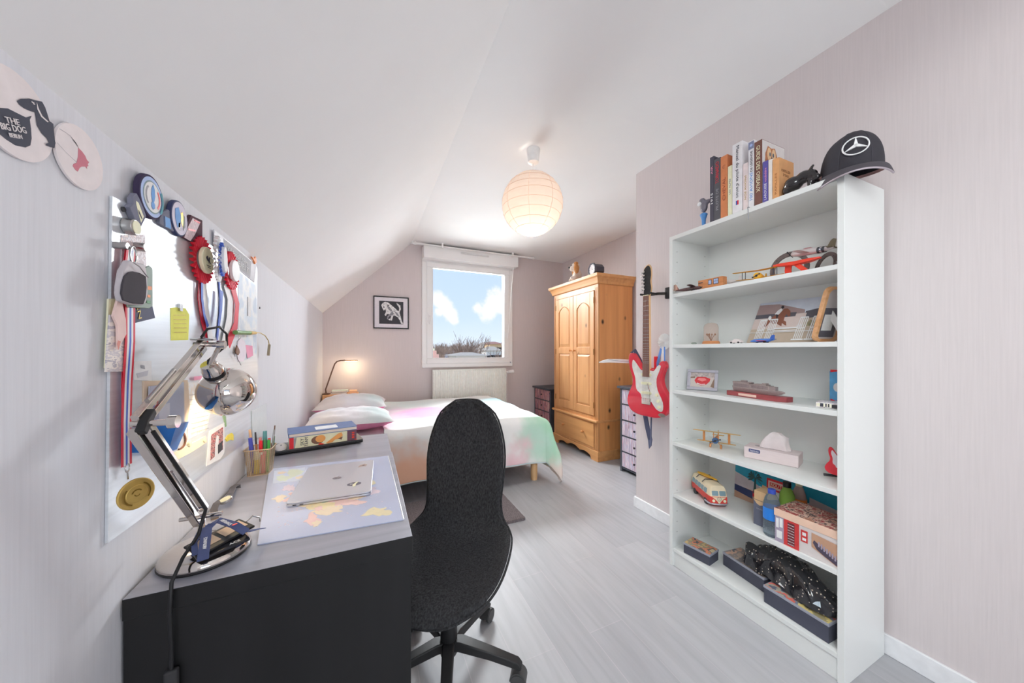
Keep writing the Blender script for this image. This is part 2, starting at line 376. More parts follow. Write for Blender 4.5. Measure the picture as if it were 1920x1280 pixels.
# wall socket-like little marks are absent; added rear window, unseen, for the fill lamp
wr = struct('fill_window_rear', ring(MB(), rx0, rx1, rz0, rz1, .07, YR - .10, YR - .03), UPVC, bevel=.006)
MB().box((rx0 + rx1) / 2 - .04, (rx0 + rx1) / 2 + .04, YR - .1, YR - .03, rz0 + .07, rz1 - .07).build('mullion', UPVC, wr)
MB().box(rx0 + .07, rx1 - .07, YR - .07, YR - .065, rz0 + .07, rz1 - .07).build('glass', GLASS, wr)
w3 = MB(SKF); hw_, hh3 = (sk1 - sk0) / 2, skl / 2
for x0_, x1_, y0_, y1_ in ((-hw_, hw_, -hh3, -hh3 + .06), (-hw_, hw_, hh3 - .06, hh3), (-hw_, -hw_ + .06, -hh3 + .06, hh3 - .06), (hw_ - .06, hw_, -hh3 + .06, hh3 - .06)): w3.box(x0_, x1_, y0_, y1_, -.10, -.02)
wr3 = struct('fill_window_roof', w3, UPVC); w3 = MB(SKF); w3.box(-hw_ + .06, hw_ - .06, -hh3 + .06, hh3 - .06, -.07, -.065); w3.build('glass', GLASS, wr3)  # added roof window, out of view, framing the bookcase fill lamp
# ================================================================ sky, daylight, camera
wd = bpy.data.worlds.new('World'); S.world = wd; wd.use_nodes = True; nt = wd.node_tree; bg = nt.nodes['Background']
tc = nd(nt, 'ShaderNodeTexCoord'); sp = nd(nt, 'ShaderNodeSeparateXYZ'); nt.links.new(tc.outputs['Generated'], sp.inputs[0])
sky = ramp(nt, sp.outputs['Z'], [(0., lin((222, 234, 248), 1.)), (.10, lin((200, 221, 246), 1.)), (.35, lin((184, 209, 243), 1.)), (1., lin((150, 185, 235), 1.))])
nz = nd(nt, 'ShaderNodeTexNoise', i_Scale=16., i_Detail=8., i_Roughness=.6); nt.links.new(tc.outputs['Generated'], nz.inputs['Vector'])
cl = None
for (u, v, r) in [(820, 563, .030), (832, 572, .034), (842, 590, .028), (850, 600, .02), (822, 585, .022), (930, 565, .04), (945, 572, .05), (915, 580, .04), (896, 578, .022), (960, 585, .05), (1000, 560, .08), (760, 585, .06)]:
    d = ray(u, v).normalized(); dn = nd(nt, 'ShaderNodeVectorMath', operation='DISTANCE'); nt.links.new(tc.outputs['Generated'], dn.inputs[0]); dn.inputs[1].default_value = d
    m1 = nd(nt, 'ShaderNodeMath', operation='MULTIPLY_ADD'); nt.links.new(dn.outputs['Value'], m1.inputs[0]); m1.inputs[1].default_value = -1 / r; m1.inputs[2].default_value = 1.
    if cl is None: cl = m1.outputs[0]
    else:
        mm = nd(nt, 'ShaderNodeMath', operation='MAXIMUM'); nt.links.new(cl, mm.inputs[0]); nt.links.new(m1.outputs[0], mm.inputs[1]); cl = mm.outputs[0]
na = nd(nt, 'ShaderNodeMath', operation='MULTIPLY_ADD'); nt.links.new(nz.outputs['Fac'], na.inputs[0]); na.inputs[1].default_value = 2.6; nt.links.new(cl, na.inputs[2])
mr = nd(nt, 'ShaderNodeMapRange', interpolation_type='SMOOTHSTEP'); nt.links.new(na.outputs[0], mr.inputs['Value']); mr.inputs['From Min'].default_value = 1.36; mr.inputs['From Max'].default_value = 2.0
mx = nd(nt, 'ShaderNodeMix', data_type='RGBA'); nt.links.new(mr.outputs['Result'], mx.inputs[0]); nt.links.new(sky, mx.inputs[6]); mx.inputs[7].default_value = lin((240, 242, 246), 1.)
nt.links.new(mx.outputs[2], bg.inputs['Color']); bg.inputs['Strength'].default_value = .80
def area(name, loc, rot, sx, sy, power, col):
    l = bpy.data.lights.new(name, 'AREA'); l.shape = 'RECTANGLE'; l.size = sx; l.size_y = sy; l.energy = power; l.color = col
    o = bpy.data.objects.new(name, l); C.objects.link(o); o.location = loc; o.rotation_euler = rot; return o
area('fill_rear', ((rx0 + rx1) / 2, YR - .25, 1.2), (PI * .80, 0, 0), 1.8, 2.0, 34, (.95, 1., .995))  # added lamp, fills the room from behind the camera
area('daylight_front', (1.4, YB + .42, 2.75), (-PI * .30, 0, 0), 1.6, .9, 230, (.92, .97, 1.))
area('fill_front_up', (1.4, YB + 4., -.1), (-PI * .64, 0, 0), 5., 2.2, 330, (.93, 1., 1.))  # added lamp below the sight line, throws light up onto the far ceiling
ro = area('fill_roof', (0, 0, 0), (0, 0, 0), 1.0, .8, 33, (.95, 1., .985)); ro.matrix_world = SKF @ Matrix.Translation((0, 0, -.22)) @ Matrix.Rotation(PI, 4, 'X')  # added lamp over the made-up roof window, brightens the bookcase
sn = bpy.data.lights.new('sun', 'SUN'); sn.energy = 1.6; sn.color = (1., .95, .88); sn.angle = .02
so = bpy.data.objects.new('sun', sn); C.objects.link(so); so.rotation_euler = V((-.8, -.10, .6)).to_track_quat('Z', 'Y').to_euler()
def point(name, loc, power, col, r=.03):
    l = bpy.data.lights.new(name, 'POINT'); l.energy = power; l.color = col; l.shadow_soft_size = r
    o = bpy.data.objects.new(name, l); C.objects.link(o); o.location = loc; return o
cam = bpy.data.cameras.new('camera'); co = bpy.data.objects.new('camera', cam); C.objects.link(co); S.camera = co
cam.sensor_width = 36; cam.lens = FPX / 1920 * 36; cam.shift_y = (HZ - 640) / 1920; cam.clip_start = .02; cam.clip_end = 2000
co.location = (0, 0, EYE); co.rotation_euler = (PI / 2, 0, -YAW)
S.view_settings.view_transform = 'Standard'; S.view_settings.look = 'None'; S.view_settings.exposure = .58; S.view_settings.gamma = 1.; S.view_settings.use_curve_mapping = False
S.cycles.use_denoising = True; S.cycles.max_bounces = 10; S.cycles.diffuse_bounces = 6; S.cycles.glossy_bounces = 4; S.cycles.transparent_max_bounces = 16; S.cycles.sample_clamp_indirect = 6.
# ================================================================ desk
BB = wood('black_brown_wood_lit', (140, 141, 151), (158, 159, 169), 0, .28, 5)  # same dark wood as the uprights, window sheen lightened into the top's colour
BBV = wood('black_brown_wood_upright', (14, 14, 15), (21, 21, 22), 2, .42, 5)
DX0, DX1, DY0, DYJ, DY1, DZ = XL + .004, .127, 1.052, 1.968, 2.43, .7456
desk = thing('desk', 'long black-brown wooden desk against the left wall carrying laptop and lamp', 'desk', (-.2, 1.75, 0))
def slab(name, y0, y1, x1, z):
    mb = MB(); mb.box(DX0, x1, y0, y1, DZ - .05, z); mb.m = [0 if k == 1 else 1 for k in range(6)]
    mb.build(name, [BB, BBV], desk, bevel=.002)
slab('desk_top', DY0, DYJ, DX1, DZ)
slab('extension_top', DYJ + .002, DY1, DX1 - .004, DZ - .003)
MB().box(DX0, DX1 - .004, DY0 + .004, DY0 + .05, 0, DZ - .0505).build('side_panel', BBV, desk, bevel=.002)
MB().box(DX0, DX1 - .004, DY1 - .05, DY1, 0, DZ - .0505).build('side_panel', BBV, desk, bevel=.002)
MB().box(DX0, DX0 + .02, DY0 + .05, DY1 - .05, .25, DZ - .0505).build('modesty_panel', BBV, desk)
# ================================================================ bed
BZ = .62
bed = thing('bed', 'double bed with round wooden legs, its head against the left wall', 'bed', (.6, 3.8, 0))
SHEET = mat('white_sheet', (228, 224, 222), .85, bump=(.3, 14, (1, 1, 1)))
PINE_L = wood('pale_beech', (206, 160, 112), (226, 184, 138), 2, .45, 14)
MB().box(-.47, 1.615, 2.91, 4.47, .36, BZ).build('mattress', SHEET, bed, bevel=.05, seg=4)
MB().box(-.47, 1.605, 2.92, 4.46, .17, .36).build('box_base', mat('bed_base_fabric', (214, 206, 204), .9), bed, bevel=.02)
for x, y in ((1.555, 2.965), (1.555, 4.40), (-.38, 2.965), (-.38, 4.40)):
    MB().lathe([(.030, 0), (.033, .01), (.036, .17)], 20, c=(x, y, 0)).build('leg', PINE_L, bed, smooth=40)
# quilt: draped over the foot and the near side
x0q, xf, yn, yf = .12, 1.63, 2.90, 4.49
def quilt(u, v):
    a = u * 2.06; b = v * 2.06            # a from pillow end to foot hem, b from far side to near hem
    la, lb = xf - x0q, yf - yn
    da, db = max(0, a - la), max(0, b - lb)
    x = x0q + min(a, la); y = yf - min(b, lb)
    z = BZ + .025 + .006 * math.sin(9 * x + 3 * y) + .005 * math.sin(13 * y - 5 * x)
    R = .06
    L = math.hypot(da, db)
    if L > 0:
        ca, cb = da / L, db / L
        if L < R * PI / 2: out = R * math.sin(L / R); drop = R * (1 - math.cos(L / R))
        else: out = R + .05 * (L - R * PI / 2); drop = R + (L - R * PI / 2) * .985
        both = min(da, db) / max(da, db)
        out += both * .10 * min(1, drop / .35)
        w = .012 * math.sin(a * 17 + .7) * (1 - ca) + .012 * math.sin(b * 17) * ca
        x += ca * (out + w * min(1, drop * 5) - .04 * (1 - both)); y -= cb * (out + w * min(1, drop * 5) - .04 * (1 - both)); z -= drop
        z = max(z, .012 + .004 * math.sin(a * 20))
    if u < .05: z += .012 * math.sin(y * 22) * (1 - u / .05)
    return (x, y, z)
QB = [((.35, 4.3, BZ), .75, (214, 232, 230)), ((.55, 3.55, BZ), .55, (236, 170, 204)), ((1.55, 3.9, BZ), .55, (180, 216, 238)), ((1.75, 3.0, .45), .5, (150, 206, 170)), ((1.5, 2.95, .38), .3, (180, 212, 196)),
      ((.3, 2.95, .22), .42, (238, 176, 148)), ((.9, 2.95, .38), .35, (222, 210, 200)), ((1.3, 2.95, .25), .3, (232, 186, 194)), ((1.78, 2.85, .08), .22, (236, 206, 196)), ((.15, 3.2, BZ), .3, (232, 226, 232)), ((1.1, 4.5, BZ), .5, (236, 240, 240))]
QM = blobs('pastel_dyed_cotton', (224, 226, 222), QB, .85, (.5, 9, (1, 1, 1)))
qm = MB(); qm.grid(quilt, 64, 60, 0, th=.014)
qo = qm.build('duvet', QM, None, smooth=60, subsurf=1)
tag(qo, 'pastel tie-dye duvet in pink, mint and peach spread over the bed, draped to the floor', 'duvet')
hm = MB(); hm.tube([quilt(u / 60., 1.) for u in range(0, 50)], .009, 6)
hm.build('hem', mat('mint_piping', (206, 226, 224), .8), qo, smooth=60)
def pillow(name, label, c, sx, sy, hgt, rz, ry, m, m2, group):
    t = thing(name, label, 'pillow', c, 0, group, rot=(0, ry, rz))
    def side(sgn):
        def fn(u, v):
            a, b = u * 2 - 1, v * 2 - 1
            k = (max(0, 1 - abs(a) ** 2.6) * max(0, 1 - abs(b) ** 2.6)) ** .55
            pin = 1 - .07 * (1 - abs(a)) * abs(b) ** 3; pin2 = 1 - .07 * (1 - abs(b)) * abs(a) ** 3
            wr = .006 * math.sin(6 * a + 11 * b) * k + .003 * math.sin(17 * b - 5 * a) * k + .002 * math.sin(23 * a + 3 * b) * k
            return (a * sx * pin2, b * sy * pin, sgn * hgt * k + wr)
        return fn
    mb = MB(); mb.grid(side(1), 26, 26)
    mb.build('cover_top', m, t, smooth=70, local=True)
    mb = MB(); mb.grid(side(-.8), 26, 26)
    mb.build('cover_underside', m2, t, smooth=70, local=True)
    return t
PM = blobs('pale_dyed_pillowcase', (226, 220, 222), [((.25, -.1, .05), .28, (196, 208, 208)), ((-.1, .2, .1), .3, (232, 222, 236)), ((-.25, -.2, .05), .25, (232, 214, 206))], .85, (.35, 12, (1, 1, 1)), nz=.1)
PM2 = mat('pink_pillow_underside', (226, 140, 176), .85, bump=(.3, 14, (1, 1, 1)))
pillow('pillow', 'pale mint pillow with pink underside, nearest the desk on the bed', (-.135, 3.16, BZ + .10), .335, .255, .095, .04, .0, PM, PM2, 'pillows at the head of the bed')
pillow('pillow', 'pale pillow on the bed beside the nightstand, behind the other pillow', (-.15, 3.86, BZ + .125), .335, .28, .105, -.03, .0, PM, PM2, 'pillows at the head of the bed')
# ================================================================ nightstand, bedside lamp, books
ns = thing('nightstand', 'light wooden nightstand in the far corner behind the pillows', 'nightstand', (-.30, 4.55, 0))
NW = wood('nightstand_wood', (200, 150, 104), (222, 176, 130), 1, .5, 10)
NZ = .775
# squeezed between bed and back wall, so only the top edge rises over the pillows
MB().box(-.50, -.11, 4.515, 4.745, NZ - .03, NZ).build('shelf_top', NW, ns, bevel=.004)
MB().box(-.50, -.475, 4.515, 4.745, 0, NZ - .03).build('side_panel', NW, ns); MB().box(-.135, -.11, 4.515, 4.745, 0, NZ - .03).build('side_panel', NW, ns)
bl = thing('bedside_lamp', 'slim brown bent-arm reading lamp glowing in the far left corner', 'lamp', (-.47, 4.60, NZ))
LB = mat('bronze_lamp', (104, 82, 74), .4, .6)
MB().lathe([(.045, 0), (.045, .012), (.012, .02)], 20, c=(-.468, 4.605, NZ)).build('base', LB, bl, smooth=40)
MB().tube([(-.468, 4.605, NZ + .01), (-.475, 4.60, NZ + .06), (-.40, 4.595, NZ + .30), (-.375, 4.595, NZ + .375), (-.35, 4.595, NZ + .405), (-.31, 4.595, NZ + .416), (-.26, 4.595, NZ + .418)], .008, 8).build('arm', LB, bl, smooth=60)
MB().box(-.27, -.12, 4.675, 4.605, NZ + .408, NZ + .42).build('lamp_head', LB, bl, bevel=.003)
MB().box(-.26, -.125, 4.58, 4.605, NZ + .404, NZ + .4085).build('led_strip', mat('led', (255, 226, 180), emit=((255, 222, 170), 12.)), bl)
point('bedside_glow', (-.19, 4.59, NZ + .36), 1.3, (1., .78, .52), .07)
for k, (x0, x1, z0, z1, c, lb) in enumerate([(-.42, -.24, 0, .02, (150, 140, 150), 'grey paperback lying flat on the nightstand, under the green one'), (-.41, -.23, .0205, .042, (178, 192, 184), 'sage green book lying on the grey paperback on the nightstand')]):
    b = thing('book', lb, 'book', (-.32, 4.60, NZ + z0), 0, 'books on the nightstand')
    MB().box(x0, x1, 4.58, 4.72, NZ + z0, NZ + z0 + .003).box(x0, x1, 4.58, 4.72, NZ + z1 - .003, NZ + z1).build('cover', mat('nb%d' % k, c, .7), b)
    MB().box(x0 + .003, x1 - .003, 4.583, 4.72, NZ + z0 + .003, NZ + z1 - .003).build('pages', PAPER, b)
wb = MB().box(-.215, -.125, 4.60, 4.70, NZ, NZ + .035).build('wooden_box', wood('peach_wood', (222, 176, 140), (232, 190, 156), 0, .5, 12), None, bevel=.004)
tag(wb, 'small pale wooden box on the nightstand right of the books', 'box')
# ================================================================ wardrobe
PN = wood('pine', (188, 133, 84), (205, 152, 102), 2, .42, 5, knots=(.62, .40, .24))
PNH = wood('pine_across', (196, 138, 86), (212, 158, 102), 1, .42, 5)
PNS = wood('pine_side', (206, 140, 84), (222, 160, 100), 2, .42, 5, knots=(.55, .33, .2))
wx, wxb, wy0, wy1 = 2.49, XR - .03, 3.12, 4.115
wa = thing('wardrobe', 'tall honey pine two-door wardrobe with a bottom drawer in the alcove', 'wardrobe', ((wx + wxb) / 2, (wy0 + wy1) / 2, 0))
MB().box(wx + .02, wxb, wy0, wy0 + .022, .0, 2.12).build('side_panel', PNS, wa, bevel=.003)
MB().box(wx + .02, wxb, wy1 - .022, wy1, .0, 2.12).build('side_panel', PNS, wa, bevel=.003)
MB().box(wxb - .01, wxb, wy0 + .02, wy1 - .02, .12, 2.12).build('back_panel', PNS, wa)
# crown moulding, mitred profile around front and sides
cr = MB(); prof = [(0, 2.105), (.022, 2.112), (.028, 2.14), (.045, 2.175), (.062, 2.19), (.066, 2.222)]
rings = []
for o_, z in prof: rings.append([(wx - o_, wy0 - o_ * .9, z), (wxb, wy0 - o_ * .9, z), (wxb, wy1 + o_ * .9, z), (wx - o_, wy1 + o_ * .9, z)])
cr.loft(rings); cr.build('crown_moulding', PNH, wa)
ff = MB(); ff.box(wx, wx + .022, wy0, wy0 + .065, .0, 2.11).box(wx, wx + .022, wy1 - .065, wy1, .0, 2.11).box(wx, wx + .022, wy0 + .065, wy1 - .065, 2.04, 2.11).box(wx, wx + .022, wy0 + .065, wy1 - .065, .485, .53)
for y in (wy0 + .018, wy0 + .038, wy1 - .02, wy1 - .04): ff.box(wx - .004, wx, y, y + .008, .12, 2.07)
ff.build('face_frame', PN, wa, bevel=.003)
# plinth with scalloped apron
ap = []; n = 40
for i in range(n + 1):
    y = wy0 + .13 + (wy1 - wy0 - .26) * i / n; t = i / n
    ap.append((y, .035 + .032 * abs(math.sin(t * PI * 3)) ** .7 + (.02 if .3 < t < .7 else 0)))
P = [(wy0 - .012, 0), (wy0 + .12, 0)] + ap + [(wy1 - .12, 0), (wy1 + .012, 0), (wy1 + .012, .12), (wy0 - .012, .12)]
pl = MB(Matrix(((0, 0, 1, 0), (1, 0, 0, 0), (0, 1, 0, 0), (0, 0, 0, 1)))); pl.prism(P, wx - .014, wx + .008); pl.M = Matrix()
pl.box(wx, wxb, wy0 - .012, wy0 + .002, 0, .12); pl.build('plinth', PNH, wa, bevel=.003)
MB().box(wx - .035, wxb, wy0 - .012, wy1 + .012, .458, .485).build('waist_moulding', PNH, wa, bevel=.008)
WM = (wy0 + wy1) / 2
def door(ya, yb, hy):
    z0, z1 = .532, 2.035; t = MB(); fw = .075
    X0, X1 = wx - .012, wx + .010
    # stiles and rails
    t.box(X0, X1, ya, ya + fw, z0, z1).box(X0, X1, yb - fw, yb, z0, z1).box(X0, X1, ya + fw, yb - fw, z0, z0 + .10).box(X0, X1, ya + fw, yb - fw, 1.27, 1.36)
    top = [(yb - fw, z1), (ya + fw, z1)] + [(ya + fw + (yb - ya - 2 * fw) * i / 14, 1.84 + .075 * math.sin(PI * i / 14) ** .8) for i in range(15)]
    t.M = Matrix(((0, 0, 1, 0), (1, 0, 0, 0), (0, 1, 0, 0), (0, 0, 0, 1))); t.prism(top, X0, X1); t.M = Matrix()
    d = t.build('door', PN, wa, bevel=.004)
    # raised panels
    def raised(pts, nm):
        p = MB(); cy_ = sum(q[0] for q in pts) / len(pts); cz = sum(q[1] for q in pts) / len(pts)
        def sc(dy): return [(cy_ + (q[0] - cy_) * (1 - dy / .12), cz + (q[1] - cz) * (1 - dy / .30)) for q in pts]
        p.loft([[(x_, q[0], q[1]) for q in sc(s_)] for x_, s_ in ((X1, 0), (X0 + .011, 0), (X0 + .011, .006), (X0 + .001, .030), (X0 + .001, .031))]); p.build('panel', PN, d)
    a_, b__ = ya + fw - .002, yb - fw + .002
    raised([(a_, .63), (b__, .63), (b__, 1.272), (a_, 1.272)], 'l')
    raised([(a_, 1.358), (b__, 1.358)] + [(b__ - (b__ - a_) * i / 14, 1.845 + .075 * math.sin(PI * i / 14) ** .8) for i in range(15)], 'u')
    MB().cyl((X0, hy, 1.315), (X0 - .018, hy, 1.315), .008).ell((X0 - .026, hy, 1.315), (.014, .014, .014), 14).build('knob', wood('knob_pine', (196, 134, 80), (206, 146, 90), 0, .4, 8), d, smooth=50)
    for z in (.66, 1.30, 1.92):
        y = ya - .004 if hy > WM - .06 and hy < ya + .06 or ya > WM - .01 and False else None
    return d
d1 = door(wy0 + .067, WM - .003, WM - .045); d2 = door(WM + .003, wy1 - .067, WM + .045)
for y in (wy0 + .066, wy1 - .066):
    for z in (.66, 1.30, 1.92): MB().cyl((wx - .014, y, z - .035), (wx - .014, y, z + .035), .006, 10).build('hinge', mat('brass_dark', (150, 108, 62), .4, .7), wa, smooth=50)
dr = MB(); dr.box(wx - .010, wx + .012, wy0 + .075, wy1 - .075, .15, .435); dro = dr.build('drawer', PNH, wa, bevel=.006)
dr = MB(); dr.box(wx - .004, wx + .01, wy0 + .07, wy1 - .07, .125, .45); dr.build('drawer_surround', PN, wa)
for y in (WM - .22, WM + .22): MB().cyl((wx - .01, y, .30), (wx - .03, y, .30), .009).ell((wx - .038, y, .30), (.016, .017, .017), 14).build('knob', _mats['knob_pine'], dro, smooth=50)
# ================================================================ dark chests with record-spine drawer fronts
CDS = patch('spine_print_warm', [(120, 70, 80), (206, 150, 140), (150, 96, 110), (92, 70, 96), (190, 120, 120), (214, 186, 176), (110, 90, 120)], 1., (1, 95, 3), .6, 2)
CDC = patch('spine_print_cool', [(196, 186, 196), (150, 140, 160), (206, 170, 178), (176, 176, 200), (220, 210, 214), (140, 120, 140), (190, 160, 170)], 1., (1, 95, 3), .6, 2)
CH = mat('black_stained_wood', (70, 72, 80), .45)
def chest(label, x0, x1, y0, y1, H, n, m):
    t = thing('chest_of_drawers', label, 'drawer chest', ((x0 + x1) / 2, (y0 + y1) / 2, 0), 0, 'dark chests with printed drawer fronts')
    MB().box(x0 - .03, x1, y0 - .02, y1 + .02, H - .025, H).build('top', CH, t, bevel=.003)
    MB().box(x0, x1, y0, y0 + .025, 0, H - .025).build('side_panel', CH, t); MB().box(x0, x1, y1 - .025, y1, 0, H - .025).build('side_panel', CH, t)
    MB().box(x1 - .01, x1, y0 + .025, y1 - .025, .05, H - .025).build('back_panel', CH, t)
    MB().box(x0 + .004, x1 - .01, y0 + .025, y1 - .025, .035, .05).build('bottom_panel', CH, t)
    hh = (H - .025 - .05) / n
    for k in range(n):
        z0 = .05 + hh * k
        if k: MB().box(x0 + .002, x1 - .01, y0 + .025, y1 - .025, z0 - .006, z0 + .006).build('rail', CH, t)
        d = MB().box(x0 - .003, x1 - .03, y0 + .03, y1 - .03, z0 + .009, z0 + hh - .009).build('drawer', m, t, bevel=.002)
        MB().cyl((x0 - .003, (y0 + y1) / 2, z0 + hh / 2), (x0 - .012, (y0 + y1) / 2, z0 + hh / 2), .005).ell((x0 - .017, (y0 + y1) / 2, z0 + hh / 2), (.009, .011, .011), 12).build('knob', BLACK, d, smooth=50)
    return t
chest('dark five-drawer chest near the wall corner, right of the wardrobe, with pale record-spine drawer fronts', 2.535, XR - .02, 2.36, 2.80, .93, 5, CDC)
chest('dark chest half hidden between bed and wardrobe, with reddish record-spine drawer fronts', 2.49, XR - .02, 4.22, 4.73, .74, 4, CDS)
# ================================================================ bookcase
bx, bxb, by0, by1, bh = 1.7086, 2.052, .6447, 1.457, 2.019
BW = mat('white_melamine', (217, 219, 217), .35, noise=(.008, 3, (1, 1, 1)))
bc = thing('bookcase', 'tall white open bookcase with seven shelves against the right wall', 'bookcase', ((bx + bxb) / 2, (by0 + by1) / 2, 0))
TH = .022
MB().box(bx, bxb, by0, by0 + TH, 0, bh).build('side_panel', BW, bc, bevel=.0015)
MB().box(bx, bxb, by1 - TH, by1, 0, bh).build('side_panel', BW, bc, bevel=.0015)
MB().box(bx, bxb, by0 + TH, by1 - TH, bh - .024, bh).build('top_panel', BW, bc, bevel=.0015)
MB().box(bxb - .006, bxb, by0 + TH, by1 - TH, .06, bh - .024).build('back_panel', BW, bc)
SH = dict(A=1.665, B=1.356, C=1.078, D=.760, E=.443, F=.112, T=bh)
for k in 'ABCDE': MB().box(bx + .004, bxb - .006, by0 + TH, by1 - TH, SH[k] - .021, SH[k]).build('shelf', BW, bc, bevel=.0012)
MB().box(bx + .004, bxb - .006, by0 + TH, by1 - TH, SH['F'] - .021, SH['F']).build('bottom_shelf', BW, bc, bevel=.0012)
MB().box(bx + .012, bx + .028, by0 + TH, by1 - TH, .0, SH['F'] - .021).build('plinth', BW, bc)
ph = MB()
for y, s in ((by1 - TH, -1), (by0 + TH, 1)):
    for x in (bx + .04, bxb - .05):
        for z in [.2 + .064 * i for i in range(28)]:
            ph.cyl((x, y, z), (x, y + s * .0008, z), .0028, 8)
ph.build('peg_holes', mat('hole_shadow_grey', (150, 150, 148), .8), bc)['kind'] = 'stuff'
# ================================================================ paper lantern
ln = thing('pendant_lantern', 'round white rice-paper lantern glowing under the ceiling', 'pendant lamp', (1.121, 2.148, ZC))
lx, ly, lz, lr = 1.113, 2.150, 2.398, .224
PAPM = bpy.data.materials.new('rice_paper'); PAPM.use_nodes = True; nt = PAPM.node_tree; nt.nodes.clear()
out = nd(nt, 'ShaderNodeOutputMaterial'); ms = nd(nt, 'ShaderNodeMixShader'); df = nd(nt, 'ShaderNodeBsdfDiffuse'); tl = nd(nt, 'ShaderNodeBsdfTranslucent')
df.inputs[0].default_value = lin((240, 224, 212), 1.); tl.inputs[0].default_value = (.05, .04, .032, 1); ms.inputs[0].default_value = .55
nt.links.new(df.outputs[0], ms.inputs[1]); nt.links.new(tl.outputs[0], ms.inputs[2])
em = nd(nt, 'ShaderNodeEmission', i_Strength=.28); em.inputs[0].default_value = (1., .74, .60, 1); ad = nd(nt, 'ShaderNodeAddShader')
nt.links.new(ms.outputs[0], ad.inputs[0]); nt.links.new(em.outputs[0], ad.inputs[1]); nt.links.new(ad.outputs[0], out.inputs[0])
prof = []; NR = 9; z0r, z1r = -.93, .93
for i in range(NR * 4 + 1):
    t = i / (NR * 4); z = math.sin((t - .5) * PI * .78) / math.sin(.5 * PI * .78) * .96
    r = math.sqrt(max(0, 1 - z * z)); k = abs(math.sin(t * NR * PI)); prof.append((lr * (r * (1 - .012 * (1 - k)) + .0), lr * z))
sh = MB().lathe(prof, 48, c=(lx, ly, lz), cap=False).build('paper_shade', PAPM, ln, smooth=80)
RIB = mat('rib_wire', (226, 190, 168), .8)
rb = MB()
for i in range(1, NR):
    t = i / NR; z = math.sin((t - .5) * PI * .78) / math.sin(.5 * PI * .78) * .96; tilt = .12 * math.sin(i * 2.3)
    r = lr * math.sqrt(1 - z * z) * 1.002
    rb.tube([(lx + r * math.cos(a), ly + r * math.sin(a), lz + lr * z + tilt * .12 * r * math.cos(a + i)) for a in [2 * PI * q / 40 for q in range(40)]], .0012, 5, closed=True)
for q in range(8):
    a = 2 * PI * q / 8 + .2; rb.tube([(lx + p[0] * 1.003 * math.cos(a), ly + p[0] * 1.003 * math.sin(a), lz + p[1]) for p in prof[::2]], .0010, 5)
rb.build('ribs', RIB, sh)
rr = lr * .28
MB().tube([(lx + rr * math.cos(a), ly + rr * math.sin(a), lz - lr * .958) for a in [2 * PI * q / 24 for q in range(24)]], .0022, 6, closed=True).build('bottom_ring', RIB, sh)
MB().cyl((lx, ly, lz + .06), (1.121, 2.148, ZC - .05), .004).build('cord', WHITE, ln, smooth=50)
MB().lathe([(.048, 0), (.05, -.004), (.040, -.098), (.030, -.105), (.006, -.107)], 24, c=(1.121, 2.148, ZC)).build('ceiling_rose', WHITE, ln, smooth=40)
MB().cyl((lx, ly, lz + .07), (lx, ly, lz - .0), .018).build('bulb_socket', WHITE, ln, smooth=40)
MB().ell((lx, ly, lz - .05), (.032, .032, .045), 14).build('bulb', mat('bulb_glow', (255, 220, 160), emit=((255, 225, 175), 6.)), ln, smooth=80)
point('lantern_light', (lx, ly, lz - .105), 29., (.95, .93, .86), .03)
# ================================================================ framed picture, rug
fp = thing('framed_picture', 'square black-framed picture of a leaping white animal on black, on the far wall', 'picture', (.296, YB, 1.83))
px0, px1, pz0, pz1 = .068, .522, 1.612, 2.05
F = frame(((px0 + px1) / 2, YB - .012, (pz0 + pz1) / 2), (1, 0, 0), (0, -1, 0))
ring(MB(), px0, px1, pz0, pz1, .014, YB - .022, YB - .001).build('frame', BLACK, fp, bevel=.002)
MB().box(px0 + .013, px1 - .013, YB - .012, YB - .002, pz0 + .013, pz1 - .013).build('passepartout', mat('mount_card', (214, 210, 216), .8), fp)
zz = lambda L: [((x - 634) / 81. * .155, -(y - 572) / 78. * .155) for x, y in L]
beast = zz([(566, 524), (576, 508), (592, 500), (612, 503), (640, 525), (665, 546), (688, 568), (698, 600), (703, 625), (715, 648), (700, 647), (690, 622), (676, 602), (660, 592), (648, 590), (642, 606), (638, 626), (618, 624), (614, 616), (628, 612), (632, 596), (622, 584), (606, 582), (596, 596), (588, 588), (598, 568), (594, 548), (584, 560), (576, 548)])
btail = zz([(688, 568), (698, 545), (694, 520), (668, 502), (672, 516), (684, 530), (686, 548), (680, 562)]); bleg = zz([(640, 560), (652, 580), (640, 590), (622, 596), (610, 612), (616, 622), (604, 616), (606, 600), (622, 582)])
pic = MB(); pic.M = Matrix(); q = .155
decal(pic, F, [(0, rect(-q, q, -q, q)), (1, beast), (1, btail), (2, bleg), (2, zz([(600, 520), (622, 534), (640, 556), (632, 566), (612, 548)])), (0, zz([(604, 516), (618, 522), (612, 530)])), (2, zz([(650, 556), (676, 574), (690, 600), (670, 590)])), (0, zz([(578, 530), (590, 534), (582, 542)]))])
pic.build('print', [mat('print_black', (52, 52, 58), .5), mat('print_white', (206, 206, 208), .5, noise=(.3, 60, (1, 1, 1))), mat('print_grey', (132, 132, 138), .5, noise=(.4, 80, (1, 1, 1)))], fp)
rg = MB(); random.seed(3)
def rugf(u, v): return (.14 + .98 * u, 2.28 + .62 * v, .02 + .004 * random.random())
rg.box(.14, 1.12, 2.28, 2.90, 0, .018); rg.grid(rugf, 60, 36)
ro = rg.build('rug', mat('grey_shag', (112, 104, 106), .95, noise=(.5, 140, (1, 1, 1)), bump=(1., 150, (1, 1, 1))), None, smooth=30)
tag(ro, 'small dark grey shaggy rug on the floor beside the bed', 'rug')
